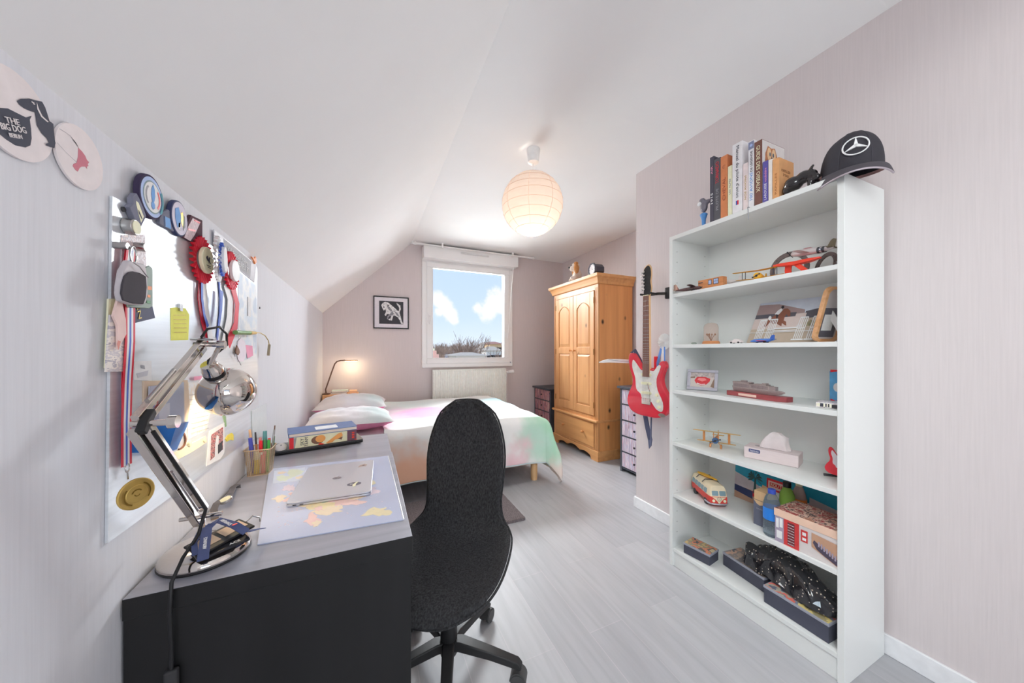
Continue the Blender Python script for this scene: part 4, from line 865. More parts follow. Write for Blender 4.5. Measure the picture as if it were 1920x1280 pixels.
# ================================================================ architect desk lamp
def pt(u, v, d): return V((0, 0, EYE)) + ray(u, v) * d       # a point d metres in front of the camera plane
dl = thing('desk_lamp', 'lit chrome architect lamp with round shade and jointed arms on the desk', 'lamp', (-.415, 1.19, DZ))
bc_ = V((-.415, 1.188, DZ + .0006))
MB().lathe([(.096, 0), (.099, .004), (.096, .008)], 48, c=bc_).build('base_ring', BLACK, dl, smooth=40)
MB().lathe([(.0975, .008), (.0975, .016), (.088, .028), (.060, .040), (.03, .0445), (.002, .045)], 48, c=bc_).build('base', CHROME, dl, smooth=60)
TOP = V((-.418, 1.165, DZ + .045))
MB().cyl(TOP, TOP + V((0, 0, .065)), .009, 16).build('post', CHROME, dl, smooth=50)
J0 = TOP + V((0, 0, .075)); J1 = V((-.447, .955, 1.165)); J2 = V((-.440, 1.235, 1.338)); HC = V((-.415, 1.335, 1.188))
sd = V((1, 0, 0))
def bar(mb, a, b, w, h, n=V((1, 0, 0))): mb.tube([a, b], [(w, h), (w, h)], flat=tuple(n))
lo = MB()
dirn = (J1 - J0).normalized(); nrm = dirn.cross(sd).normalized()
for s in (-1, 1): 
    m = MB(); bar(m, J0 + nrm * .022 * s, J1 + nrm * .018 * s, .0085, .0085); m.build('lower_arm', CHROME, dl, bevel=.002)
d2 = (J2 - J1).normalized(); n2 = d2.cross(sd).normalized()
for s in (-1, 1):
    m = MB(); bar(m, J1 + n2 * .013 * s, J2 + n2 * .011 * s, .0075, .0075); m.build('upper_arm', CHROME, dl, bevel=.002)
MB().tube([J0 + nrm * .0 + dirn * .03, J0 + dirn * .2], .0045, 8).build('spring', STEEL, dl, smooth=50)
MB().tube([J1 + d2 * .05 - n2 * .022, J1 + d2 * .17 - n2 * .022], .0045, 8).build('spring', STEEL, dl, smooth=50)
MB().cyl(J0 - sd * .045, J0 + sd * .045, .006, 12).build('pivot_pin', CHROME, dl, smooth=50)
m = MB(); m.prism([(-.022, -.010), (.03, -.007), (.034, .008), (.0, .012), (-.024, .008)], -.008, .008); kb = m.build('elbow_bracket', BLACK, dl, local=False, bevel=.003)
kb.matrix_parent_inverse = W(dl).inverted(); kb.matrix_basis = frame(J1 + V((.012, 0, 0)), (0, .75, .75), (1, 0, 0))
MB().cyl(J1 - sd * .01, J1 + sd * .05, .007, 12).cyl(J1 + sd * .05, J1 + sd * .065, .014, 16).build('wing_nut', CHROME, dl, smooth=50)
MB().cyl(J2 - sd * .02, J2 + sd * .05, .007, 12).cyl(J2 + sd * .034, J2 + sd * .052, .012, 16).build('head_joint', CHROME, dl, smooth=50)
MB().lathe([(.004, .01), (.026, .012), (.028, .016), (.004, .02)], 20, c=J2).build('cap_washer', STEEL, dl, smooth=50)
# shade: bowl with the neck pointing back up to the joint
ax = (J2 + V((.0, -.02, -.02)) - HC).normalized(); Fh = frame(HC, ax.orthogonal(), ax)
RS = .076; hp = []
for i in range(15):
    th = PI * .60 * i / 14; hp.append((max(RS * math.sin(PI * .60 - th), .002) if i < 14 else .024, RS * math.cos(PI * .60 - th)))
hp = [(RS * math.sin(a), RS * math.cos(a)) for a in [PI * .68 - i * (PI * .68 - .32) / 16 for i in range(17)]]
inner = [(r - .003, z - .001) for r, z in reversed(hp)]
mb = MB(Fh); mb.lathe(hp + inner, 48, cap=False); mb.build('shade', CHROME, dl, smooth=70)
mb = MB(Fh); mb.lathe([(.024, .066), (.026, .072), (.026, .105), (.024, .108), (.020, .125), (.002, .127)], 24); nk = mb.build('neck', CHROME, dl, smooth=40)
mb = MB(Fh); mb.lathe([(.027, .080), (.0275, .082), (.0275, .090), (.027, .092)], 24, cap=False); mb.build('band', BLACK, nk, smooth=40)
BULB = mat('desk_bulb', (255, 210, 150), emit=((255, 214, 150), 14.))
mb = MB(Fh); mb.ell((0, 0, .005), (.026, .026, .034), 16); mb.build('bulb', BULB, dl, smooth=80)
mb = MB(Fh); mb.cyl((0, 0, .03), (0, 0, .075), .013, 14); mb.build('socket', PAPER, dl, smooth=50)
tip = Fh @ V((0, 0, .127))
MB().tube([J2 - sd * .0 + V((0, -.01, .02)), J2 + V((.01, .0, .045)), J2 + V((.025, .04, .055)), J2 + V((.03, .08, .035)), J2 + V((.028, .088, .0)), tip + V((.0, 0, .01)), tip], .0035, 8).build('head_cable', BLACK, dl, smooth=60)
MB().cyl(J2 + sd * .04, Fh @ V((0, 0, .12)), .006, 10).build('shade_arm', CHROME, dl, smooth=50)
lamp_axis = -ax
sp_ = bpy.data.lights.new('desk_bulb_light', 'POINT'); sp_.energy = 1.3; sp_.color = (1., .78, .50); sp_.shadow_soft_size = .03
so = bpy.data.objects.new('desk_bulb_light', sp_); C.objects.link(so); so.location = Fh @ V((0, 0, -.040))
# cable with inline switch down the front of the desk
cb = [J1 + V((.02, .01, -.02)), J0 + V((.02, -.03, .03)), J0 + V((.01, -.045, -.03)), V((-.425, 1.085, DZ + .055)), V((-.43, 1.045, DZ + .02)), V((-.432, 1.042, DZ - .05)), V((-.430, 1.045, DZ - .15)), V((-.430, 1.045, DZ - .19))]
MB().tube(cb, .0042, 8).build('power_cable', BLACK, dl, smooth=60)
MB().tube([V((-.430, 1.045, DZ - .28)), V((-.435, 1.046, DZ - .4)), V((-.44, 1.047, .1)), V((-.44, 1.03, .006))], .0042, 8).build('power_cable', BLACK, dl, smooth=60)
sw = MB().cbox((-.430, 1.045, DZ - .235), (.026, .018, .095)).build('inline_switch', mat('switch_grey', (56, 56, 58), .5), dl, bevel=.006)
MB().cbox((-.430, 1.034, DZ - .232), (.010, .006, .026)).build('rocker', BLACK, sw, bevel=.002)
# ---- navy lanyard with badge holder on the lamp foot
ly_ = thing('lanyard', 'navy airline lanyard with badge holder lying over the chrome lamp foot', 'lanyard', (-.38, 1.2, DZ + .04))
LN = mat('navy_webbing', (62, 74, 116), .75); zl = DZ + .068
MB().ribbon([onZ(380, 1050, zl - .005), onZ(384, 1020, zl + .01), onZ(388, 990, zl + .028), onZ(410, 975, zl + .03), onZ(440, 984, zl + .025), onZ(462, 997, zl + .005)], .022, .0015, (0, 0, 1)).build('strap', LN, ly_)
MB().ribbon([onZ(366, 1040, zl), onZ(364, 1018, zl + .006), onZ(374, 998, zl + .012), onZ(395, 982, zl + .02)], .012, .0015, (0, 0, 1)).build('strap', LN, ly_)
MB().ribbon([onZ(462, 997, zl), onZ(480, 992, zl - .015), onZ(492, 990, zl - .03)], .02, .0015, (0, 0, 1)).build('strap', LN, ly_)
hF = frame(onZ(415, 1005, zl - .004), onZ(475, 985, zl) - onZ(375, 1035, zl), (.1, -.15, 1))
mb = MB(hF); mb.cbox((0, 0, 0), (.135, .066, .007)); bh_ = mb.build('badge_holder', BLACK, ly_, bevel=.004)
mb = MB(hF); mb.cbox((.03, .004, .0041), (.058, .036, .001)); mb.cbox((-.035, .004, .0041), (.05, .04, .001)); mb.build('badge_card', mat('badge_card_tan', (196, 170, 144), .6), bh_)
MB().tube([hF @ V((.065, 0, .004)), hF @ V((.085, .004, .010)), hF @ V((.095, -.012, .004)), hF @ V((.09, -.02, -.004))], .0022, 6).build('hook', STEEL, ly_, smooth=60)
text('AIRFRANCE', frame(onZ(424, 979, zl + .031), onZ(440, 984, zl + .03) - onZ(412, 975, zl + .03), (0, -.2, 1)), .042, .008, PAPER, ly_)
text('AIRFRANCE', frame(onZ(384.5, 1018, zl + .0145), onZ(387, 995, zl + .024) - onZ(382, 1035, zl + .006), (.1, -.4, .9)), .036, .007, PAPER, ly_)
mb = MB(frame(onZ(440, 983, zl + .0285), onZ(440, 984, zl + .03) - onZ(412, 975, zl + .03), (0, -.2, 1))); mb.prism([(-.004, -.005), (.001, -.005), (.004, .005), (-.001, .005)], 0, .001); mb.build('red_mark', RED, ly_)
wc = thing('wallet', 'black flat wallet with light lettering under the badge holder on the lamp foot', 'wallet', tuple(onZ(410, 1015, DZ + .046)))
wF = frame(onZ(412, 1018, DZ + .050), onZ(475, 1000, zl) - onZ(375, 1040, zl), (.05, -.12, 1))
mb = MB(wF); mb.cbox((0, -.006, 0), (.11, .07, .008)); mb.build('leather', mat('black_leather', (40, 40, 46), .35), wc, bevel=.003)
text('ACE', frame(wF @ V((.022, -.032, .0048)), wF.to_3x3() @ V((1, 0, 0)), wF.to_3x3() @ V((0, 0, 1))), .024, .008, PAPER, wc)
# ================================================================ map desk pad
dp = thing('desk_pad', 'clear desk pad with a pale world map, under the silver laptop', 'desk pad', (-.15, 1.5, DZ))
PQ = [onZ(757, 975, DZ)[:2], onZ(728, 855, DZ)[:2], onZ(505, 880, DZ)[:2], onZ(440, 1032, DZ)[:2]]
PQ = [tuple(p) for p in PQ]; PQ[3] = (PQ[3][0] + .052, PQ[3][1] + .004)
mb = MB(); mb.prism(PQ, DZ, DZ + .003); mb.build('sheet', mat('map_sea', (182, 190, 214), .22, noise=(.05, 4, (1, 1, 1)), coat=.5), dp)
random.seed(11); mp_ = MB(); inks = [mat('map_%d' % i, c, .3, coat=.4) for i, c in enumerate([(224, 210, 186), (224, 194, 190), (228, 212, 172), (206, 214, 190), (212, 196, 206), (230, 204, 178), (200, 208, 226)])]
c0 = V(PQ[3] + (0,)); eu = V(PQ[0] + (0,)) - V(PQ[3] + (0,)); ev = V(PQ[2] + (0,)) - V(PQ[3] + (0,))
def pad(s, t): p = c0 + eu * s + ev * t; return (p.x, p.y)
def blot(s, t, rs, rt, mi, k=0):
    n = 22; ph = [random.uniform(0, 6.3) for _ in range(3)]
    return (mi, [pad(min(.97, max(.03, s + rs * math.cos(a) * (1 + .28 * math.sin(3 * a + ph[0]) + .18 * math.sin(5 * a + ph[1]) + .1 * math.sin(9 * a + ph[2])))), min(.97, max(.03, t + rt * math.sin(a) * (1 + .28 * math.sin(2 * a + ph[1]) + .18 * math.sin(7 * a + ph[2]))))) for a in [2 * PI * q / n for q in range(n)]])
its = []
for s, t, rs, rt, mi in [(.26, .44, .10, .07, 1), (.34, .36, .09, .07, 0), (.44, .30, .14, .06, 2), (.50, .22, .11, .05, 0), (.62, .32, .12, .05, 1), (.75, .36, .13, .05, 5), (.88, .40, .08, .05, 4), (.40, .42, .06, .03, 4), (.55, .40, .07, .03, 3), (.70, .27, .08, .035, 1), (.36, .15, .05, .06, 1), (.85, .12, .10, .05, 2), (.30, .55, .06, .05, 5), (.20, .60, .05, .06, 4), (.9, .62, .07, .06, 0), (.92, .52, .06, .04, 2), (.12, .46, .05, .04, 0), (.48, .34, .04, .02, 3), (.58, .36, .03, .02, 2), (.66, .35, .04, .02, 4), (.80, .42, .04, .02, 3), (.42, .26, .03, .03, 1), (.38, .10, .03, .03, 0)]:
    its.append(blot(s, t, rs, rt, mi))
its.append((6, [pad(.05, .70), pad(.36, .70), pad(.36, .95), pad(.05, .95)]))
for s, t, rs, rt, mi in [(.14, .78, .07, .05, 3), (.25, .86, .08, .06, 3), (.3, .76, .04, .03, 0), (.12, .89, .04, .03, 5)]: its.append(blot(s, t, rs, rt, mi))
for mi, pts in its: mp_.prism(pts, DZ + .003, DZ + .00312 + .00004 * len(mp_.f) / 60, mi)
for k in range(150):
    s, t = random.uniform(.1, .95), random.uniform(.1, .62); w = random.uniform(.006, .016)
    mp_.prism([pad(s, t), pad(s + w, t), pad(s + w, t + .004), pad(s, t + .004)], DZ + .0032, DZ + .0034, random.choice((1, 4, 6)))
mp_.build('map_print', inks, dp)['kind'] = 'stuff'
MB().tube([(p[0], p[1], DZ + .0032) for p in PQ[:2]], .002, 6).build('clear_edge', mat('clear_edge_white', (232, 234, 240), .2), dp)
# ================================================================ silver laptop
lp = thing('laptop', 'closed silver laptop with two stickers on the map desk pad', 'laptop', (-.14, 1.64, DZ + .003))
LQ = [onZ(535, 951, DZ + .006), onZ(696, 927, DZ + .006), onZ(696, 869, DZ + .006), onZ(564, 878, DZ + .006)]
o_ = LQ[0]; U_ = (LQ[1] - LQ[0]).normalized(); LF = frame((o_.x, o_.y, DZ + .0042), U_, (0, 0, 1)); LW, LD = (LQ[1] - LQ[0]).length, .40
def rr(x0, x1, y0, y1, r, n=5):
    P = []
    for cx, cy, a0 in ((x1 - r, y1 - r, 0), (x0 + r, y1 - r, PI / 2), (x0 + r, y0 + r, PI), (x1 - r, y0 + r, 1.5 * PI)):
        P += [(cx + r * math.cos(a0 + PI / 2 * i / n), cy + r * math.sin(a0 + PI / 2 * i / n)) for i in range(n + 1)]
    return P
ALU = mat('silver_aluminium', (206, 208, 216), .32, .65, noise=(.0, 1, (1, 1, 1)), gain=1.1)
mb = MB(LF); mb.prism(rr(0, LW, 0, LD, .016), 0, .0085); mb.build('base', ALU, lp, bevel=.002)
mb = MB(LF); mb.prism(rr(0, LW, 0, LD, .016), .0095, .0155); ld = mb.build('lid', ALU, lp, bevel=.0015)
mb = MB(LF); mb.box(.004, LW - .004, .004, LD - .004, .0084, .0096); mb.build('gap', BLACK, lp)
mb = MB(LF); mb.box(.022, .034, -.0006, .001, .003, .006); mb.box(.044, .056, -.0006, .001, .003, .006); mb.build('ports', BLACK, lp)['kind'] = 'stuff'
lt = LF @ Matrix.Translation((0, 0, .0155)); mb = MB()
ap_ = circ(LW * .5 - .006, LD * .5, .012, 20, .013)
decal(mb, lt, [(0, ap_), (0, circ(LW * .5 + .006, LD * .5, .012, 20, .013)), (1, circ(LW * .5 + .020, LD * .5 + .001, .0055, 14)), (0, [(LW * .5, LD * .5 + .013), (LW * .5 + .006, LD * .5 + .021), (LW * .5 + .008, LD * .5 + .020), (LW * .5 + .003, LD * .5 + .013)])]); mb.build('logo', [mat('logo_grey', (184, 186, 194), .15, .8, gain=1.), ALU], ld)
def lxy(u, v): p = LF.inverted() @ onZ(u, v, DZ + .0197); return p.x, p.y
x, y = lxy(664, 907); mb = MB(); decal(mb, lt, [(0, circ(x, y, .027, 28, .019)), (1, [(x - .002, y - .030), (x + .006, y - .028), (x + .008, y), (x + .016, y + .020), (x + .008, y + .018), (x, y + .004), (x - .006, y - .01)]), (2, rect(x - .016, x - .006, y - .008, y + .008))]); mb.build('sticker', [mat('sticker_black', (88, 84, 98), .5), CREAM, GREY], ld)
x, y = lxy(680, 872.5); mb = MB(); decal(mb, lt, [(0, [(x - .02, y - .022), (x - .004, y - .012), (x + .014, y - .016), (x + .02, y + .006), (x + .008, y + .02), (x - .012, y + .012)]), (1, [(x - .006, y - .006), (x + .01, y - .004), (x + .006, y + .008)])]); mb.build('sticker', [mat('sticker_brown', (170, 150, 140), .5), INK], ld)
# ================================================================ black laptop, game box, binder, mouse
b2 = thing('laptop', 'closed black laptop at the far end of the desk, under the game box', 'laptop', (-.25, 2.28, DZ))
A = onZ(508, 856, DZ); Bq = onZ(683, 829, DZ); U2 = (Bq - A).normalized(); LF2 = frame((A.x, A.y, DZ), U2, (0, 0, 1)); w2 = (Bq - A).length
def far(x, dp_): return dp_
mb = MB(LF2); mb.prism(rr(0.0, w2 - .005, 0, .19, .012), .004, .014); mb.box(.03, .05, .02, .04, 0, .004); mb.box(w2 - .06, w2 - .04, .02, .04, 0, .004); mb.build('base', BLACK, b2, bevel=.002)
mb = MB(LF2); mb.prism(rr(0.0, w2 - .005, 0, .19, .012), .0145, .022); mb.build('lid', mat('laptop_lid_black', (62, 62, 66), .3), b2, bevel=.002)
gb = thing('board_game', 'cream board game box with an aviator portrait, lying on the black laptop', 'board game', tuple(LF2 @ V((.2, .08, .022))))
gF = LF2 @ Matrix.Translation((.082, .012, .0225)); gw, gd, gh = w2 - .125, .16, .062
mb = MB(gF); mb.box(0, gw, 0, gd, 0, gh); mb.build('box', CREAM, gb, bevel=.001)
fF = frame(gF @ V((0, 0, 0)), gF.to_3x3() @ V((1, 0, 0)), gF.to_3x3() @ V((0, -1, 0)))
sc = lambda q: [(x * gw, y * gh) for x, y in q]
SKN = mat('orange_skin_ink', (226, 158, 90), .5); HAIR = mat('brown_ink', (120, 84, 66), .5)
mb = MB(); decal(mb, fF, [(0, sc(rect(0, .06, .0, 1))), (1, sc([(.06, .0), (.075, 0), (.10, .95), (.06, .95)])), (3, sc(circ(.40, .5, .095, 18, .38))), (2, sc(circ(.44, .58, .075, 18, .34))), (4, sc([(.43, .2), (.5, .05), (.47, .0), (.4, .02)])), (2, sc([(.52, .1), (.70, .82), (.76, .92), (.78, .6), (.72, .3), (.66, .3), (.62, .1), (.56, .02)])),
                          (3, sc([(.70, .35), (.78, .5), (.76, .2)])), (5, sc(rect(.85, 1, 0, 1))), (4, sc(rect(.925, .965, .2, .38))), (4, sc(rect(.925, .965, .45, .6))), (4, sc(rect(.925, .965, .68, .8))), (4, sc([(.96, .05), (1, .1), (1, .0)]))], dz=.0003)
mb.build('print', [RED, GREY, SKN, HAIR, mat('bright_red_ink', (220, 66, 50), .5), mat('plum_ink', (104, 70, 86), .5)], gb)
text('SKY', fF @ Matrix.Translation((.175 * gw, .52 * gh, .002)), gh * .62, .016, INK, gb, rot=PI / 2); text('TEAM', fF @ Matrix.Translation((.235 * gw, .47 * gh, .002)), gh * .82, .016, INK, gb, rot=PI / 2)
bi = thing('binder', 'slate blue binder with a white label on top of the game box', 'binder', tuple(gF @ V((gw / 2, gd / 2, gh))))
DBL = mat('slate_blue_board', (98, 116, 156), .6)
mb = MB(gF); mb.box(-.004, gw + .004, -.004, gd + .02, gh + .0003, gh + .003); mb.build('cover', DBL, bi)
mb = MB(gF); mb.box(-.004, gw + .004, -.004, gd + .02, gh + .019, gh + .022); mb.box(-.004, -.001, -.004, gd + .02, gh + .003, gh + .019); cv = mb.build('cover', DBL, bi)
mb = MB(gF); mb.box(0, gw + .001, -.001, gd + .017, gh + .0032, gh + .0188); mb.build('pages', mat('cream_pages', (226, 212, 200), .85, noise=(.05, 1, (3, 3, 400))), bi)
mb = MB(gF); mb.prism(rr(gw * .38, gw * .72, .03, .12, .006), gh + .022, gh + .0224); mb.build('label', PAPER, cv)
ms_ = thing('computer_mouse', 'white computer mouse on the black laptop, left of the game box', 'mouse', tuple(LF2 @ V((.05, .06, .022))))
mb = MB(LF2 @ Matrix.Translation((.045, .055, .0222)))
mb.grid(lambda u, v: (.028 * math.cos(2 * PI * u) * math.sin(PI / 2 * v) ** .8, .048 * math.sin(2 * PI * u) * math.sin(PI / 2 * v) ** .8, .027 * max(0, math.cos(PI / 2 * v)) ** .6), 28, 10); mb.build('shell', mat('mouse_white', (214, 208, 206), .35), ms_, smooth=80)
mb = MB(LF2 @ Matrix.Translation((.045, .055, .0222))); mb.cyl((-.004, -.025, .021), (.004, -.025, .021), .007, 14); mb.build('scroll_wheel', GREY, ms_, smooth=50)
# ================================================================ mesh pencil cup and pens
pcx, pcy = -.462, 1.885
pc_ = thing('pencil_cup', 'champagne wire-mesh pencil cup full of pens beside the wall', 'pencil cup', (pcx, pcy, DZ))
MESHM = bpy.data.materials.new('wire_mesh'); MESHM.use_nodes = True; nt = MESHM.node_tree; b = nt.nodes['Principled BSDF']; b.inputs['Base Color'].default_value = lin((196, 172, 140), 1.); b.inputs['Metallic'].default_value = .5; b.inputs['Roughness'].default_value = .4
ck = nd(nt, 'ShaderNodeTexWave', i_Scale=90., bands_direction='Z'); nt.links.new(coords(nt, (1, 1, 1)), ck.inputs['Vector']); ck2 = nd(nt, 'ShaderNodeTexWave', i_Scale=90., bands_direction='DIAGONAL'); nt.links.new(coords(nt, (1, 1, 0)), ck2.inputs['Vector'])
mxm = nd(nt, 'ShaderNodeMath', operation='MAXIMUM'); nt.links.new(ck.outputs['Fac'], mxm.inputs[0]); nt.links.new(ck2.outputs['Fac'], mxm.inputs[1]); gt = nd(nt, 'ShaderNodeMath', operation='GREATER_THAN'); nt.links.new(mxm.outputs[0], gt.inputs[0]); gt.inputs[1].default_value = .72
nt.links.new(gt.outputs[0], b.inputs['Alpha'])
def sq(w, z): return [(pcx + x * w, pcy + y * w, z) for x, y in rr(-1, 1, -1, 1, .25, 3)]
CHP = mat('champagne_wire', (200, 178, 150), .35, .6)
mb = MB(); mb.loft([sq(.042, DZ + .004), sq(.052, DZ + .118)], cap=False); mb.build('mesh_body', MESHM, pc_)
mb = MB(); mb.loft([sq(.043, DZ), sq(.043, DZ + .004)]); mb.build('base', CHP, pc_)
MB().tube(sq(.053, DZ + .119), .0028, 6, closed=True).build('rim', CHP, pc_, smooth=60)
def pen(label, x, y, h, r, m, m2=None, tiltx=0, tilty=0, name='pen', cat='pen', cap=.35, tipm=None):
    a = V((pcx + x, pcy + y, DZ + .006)); b = a + V((tiltx, tilty, h)); t = thing(name, label, cat, tuple(a), 0, 'pens in the mesh cup')
    mb = MB(); mb.cyl(a, a + (b - a) * (1 - cap), r, 12); mb.build('barrel', m, t, smooth=50)
    mb = MB(); mb.cyl(a + (b - a) * (1 - cap), b, r * 1.12, 12, r2=r * .95); mb.build('cap', m2 or m, t, smooth=50)
    return t
pen('yellow glue stick standing at the left front of the mesh cup', -.008, -.026, .10, .0105, YELLOW, CREAM, name='glue_stick', cat='glue stick')
pen('fat purple-blue marker leaning left out of the mesh cup', -.022, -.012, .165, .008, mat('violet_blue', (76, 84, 180), .35), None, -.012, -.008, 'marker', 'marker', .45)
pen('brown paintbrush with dark ferrule rising from the mesh cup', -.012, .006, .185, .0035, mat('brush_wood', (188, 128, 84), .5), DARK, -.008, -.004, 'paintbrush', 'paintbrush', .3)
pen('wooden ruler leaning back from the mesh cup towards the wall', -.024, .014, .20, .005, mat('ruler_wood', (220, 178, 140), .6), None, -.016, -.018, 'wooden_stick', 'stick', .2)
pen('pink felt pen behind the white pen in the mesh cup', -.004, .012, .155, .006, PINK, mat('salmon', (230, 140, 140), .5))
pen('white and red four-colour pen at the front of the mesh cup', .008, -.022, .15, .0065, PAPER, RED, .0, -.004)
pen('teal ruler standing tall in the middle of the mesh cup', .012, .014, .185, .0085, mat('teal_plastic', (92, 146, 150), .3), None, .002, 0, 'ruler', 'ruler', .3)
pen('green capped felt pen, left of the red one in the mesh cup', .018, -.014, .15, .0065, mat('pen_pink', (226, 150, 160), .5), GREEN, .002, 0)
pen('red capped felt pen between the green ones in the mesh cup', .028, .004, .15, .006, DARK, RED, .004, .004)
pen('bright green capped pen at the right of the mesh cup', .030, -.016, .148, .006, mat('bright_green', (60, 160, 70), .4), None, .006, 0)
pen('dark green pen at the far right of the mesh cup', .036, .012, .155, .005, mat('deep_green', (50, 110, 60), .4), None, .012, .006)
pen('slim silver paintbrush, tallest on the right of the mesh cup', .034, .022, .205, .003, STEEL, mat('brush_dark', (110, 90, 80), .5), .016, .006, 'paintbrush', 'paintbrush', .2)
pen('steel scissors blade shaped ruler beside the silver brush', .038, -.004, .19, .0035, STEEL, None, .014, .008, 'steel_ruler', 'ruler', .2)
pen('pink highlighter low inside the mesh cup', .016, -.028, .085, .009, mat('hot_pink', (226, 110, 130), .4), None, name='highlighter', cat='highlighter')
# ================================================================ wristwatch
ww = thing('wristwatch', 'steel wristwatch with a dark leather strap lying by the wall', 'watch', tuple(onZ(420, 938, DZ)))
LEA = mat('watch_leather', (92, 88, 90), .5); LEI = mat('watch_lining', (176, 146, 110), .7)
P = [onZ(403, 972, DZ + .003), onZ(401, 955, DZ + .018), onZ(406, 944, DZ + .026), onZ(414, 938, DZ + .026)]
MB().ribbon(P, .02, .003, (0, 0, 1)).build('strap', LEA, ww); MB().ribbon([p - V((0, .0016, .0016)) for p in P[:3]], .018, .001, (0, 0, 1)).build('strap_lining', LEI, ww)
P = [onZ(428, 933, DZ + .026), onZ(433, 924, DZ + .026), onZ(437, 913, DZ + .02), onZ(446, 908, DZ + .012), onZ(446, 914, DZ + .004)]
MB().ribbon(P, .02, .003, (0, 0, 1)).build('strap', LEA, ww)
wcF = frame(onZ(423, 937, DZ + .027), (0, 1, 0), (-.25, -.2, 1)); mb = MB(wcF); mb.lathe([(.002, -.005), (.019, -.005), (.021, -.002), (.021, .002), (.019, .005), (.0175, .004), (.002, .004)], 28); mb.build('case', STEEL, ww, smooth=40)
mb = MB(wcF); mb.lathe([(.001, .0041), (.0172, .0041), (.0172, .0046), (.001, .0046)], 28); mb.build('dial', CREAM, ww)
mb = MB(wcF); mb.cyl((.021, 0, 0), (.027, 0, 0), .003, 8); mb.build('crown', STEEL, ww)
# ================================================================ bookcase contents
def BF(x, y, z, rz=0.):            # local x to the right along the shelf, y into the shelf, z up
    return Matrix(((0, 1, 0, x), (-1, 0, 0, y), (0, 0, 1, z), (0, 0, 0, 1))) @ Matrix.Rotation(rz, 4, 'Z')
def dirF(x, y, z, d):              # local x along world direction d
    d = V((d[0], d[1], 0)).normalized(); return Matrix(((d.x, -d.y, 0, x), (d.y, d.x, 0, y), (0, 0, 1, z), (0, 0, 0, 1)))
G = .0006
# ---- books on top
ZT = SH['T'] + G
def book(label, u0, u1, vtop, dep, m, x0=1.745, txt=None, tm=None, up=True, tw=.7, th=.55, cover2=None, lean=0.):
    y0 = onX(u0, 350, x0).y; y1 = onX(u1, 350, x0).y; h = onX((u0 + u1) / 2, vtop, x0).z - ZT
    t = thing('book', label, 'book', (x0 + dep / 2, (y0 + y1) / 2, ZT), 0, 'books on top of the bookcase')
    a, b = y1 + .0008, y0 - .0008; c = min(.003, (b - a) * .18)
    mb = MB(); mb.box(x0, x0 + c, a, b, ZT, ZT + h).box(x0 + c, x0 + dep, a, a + c, ZT, ZT + h).box(x0 + c, x0 + dep, b - c, b, ZT, ZT + h); mb.build('cover', m, t)
    mb = MB(); mb.box(x0 + c, x0 + dep - .004, a + c, b - c, ZT + .003, ZT + h - .004); mb.build('pages', PAPER, t)
    if txt:
        F = frame((x0, (a + b) / 2, ZT + h * .5), (0, -1, 0), (-1, 0, 0))
        for s_, pos, w, fr_, mm in txt: text(s_, F @ Matrix.Translation((0, h * pos, 0)), h * w, (b - a) * fr_, mm, t, rot=(PI / 2 if up else -PI / 2))
    return t, F if txt else None, (a, b, h, x0)
mB = lambda n, c: mat('book_' + n, c, .55, noise=(.06, 40, (1, 1, 1)))
BKD, BKD2 = mB('night', (76, 74, 86)), mB('slate', (86, 86, 92))
book('dark grey aviation book, leftmost on top of the bookcase', 1331, 1338.5, 294, .15, BKD, txt=[('1915', -.12, .16, .6, PAPER), ('AIR', .3, .12, .5, PINK)])
book('dark book with red title, second from the left on top of the bookcase', 1338.5, 1351, 297, .15, BKD2, txt=[('TORNADO', .28, .34, .5, RED), ('PILOTE DE', -.14, .34, .4, GREY)])
ORB = mB('terracotta', (204, 128, 84))
t, F, (a, b, h, x0) = book('orange-brown book titled CHEVAL on top of the bookcase', 1351, 1364, 292, .16, ORB, txt=[('CHEVAL', -.02, .36, .42, mat('rust_ink', (150, 74, 52), .6))])
mb = MB(); decal(mb, F, [(0, arc(0, h * .33, .007, .009, .5, 5.2, 14)), (0, arc(0, h * .33, .003, .0045, 0, 5, 10))]); mb.build('emblem', _mats['rust_ink'], t)
book('thin cream book between the CHEVAL book and the pilot manual', 1364.5, 1372.5, 311, .13, CREAM, txt=[('LES ALPES', .1, .3, .35, GREY)])
t, F, (a, b, h, x0) = book('tall white pilot manual with grey title on top of the bookcase', 1373, 1392, 268, .19, mB('white', (226, 222, 224)), txt=[("Manuel du pilote d'avion", .10, .72, .42, INK)], up=False)
mb = MB(); decal(mb, F, [(0, rect(-.007, .000, -h * .36, -h * .30)), (1, rect(.000, .007, -h * .36, -h * .30))]); mb.build('publisher_mark', [BLUE, RED], t)
book('low pinkish-white paperback between two tall white books', 1393, 1402.5, 306, .13, mB('blush', (222, 208, 206)), txt=[('NOS AVIONS', .0, .5, .35, GOLDW)])
t, F, (a, b, h, x0) = book('white book about legendary aircraft with blue lettering on top of the bookcase', 1403, 1414, 264, .19, mB('ivory', (222, 220, 222)), txt=[('100 AVIONS', -.16, .40, .5, SKYB), ('DE LÉGENDE', .20, .30, .45, INK)])
mb = MB(); decal(mb, F, [(0, rect(-(b - a) / 2, (b - a) / 2, h * .38, h * .49)), (1, circ(0, h * .435, .007, 14))]); mb.build('emblem', [mat('grey_blue', (130, 136, 166), .6), LBL], t)
mb = MB(); mb.ribbon([(1.705, a + .006, ZT + .004), (1.7065, a + .005, ZT - .01), (1.7045, a + .002, ZT - .06)], .004, .0006, (1, 0, 0)); mb.ribbon([(x0 + .002, a + .006, ZT + .003), (1.705, a + .006, ZT + .004)], .004, .0006, (0, 0, 1)); mb.build('bookmark', GREY, t)
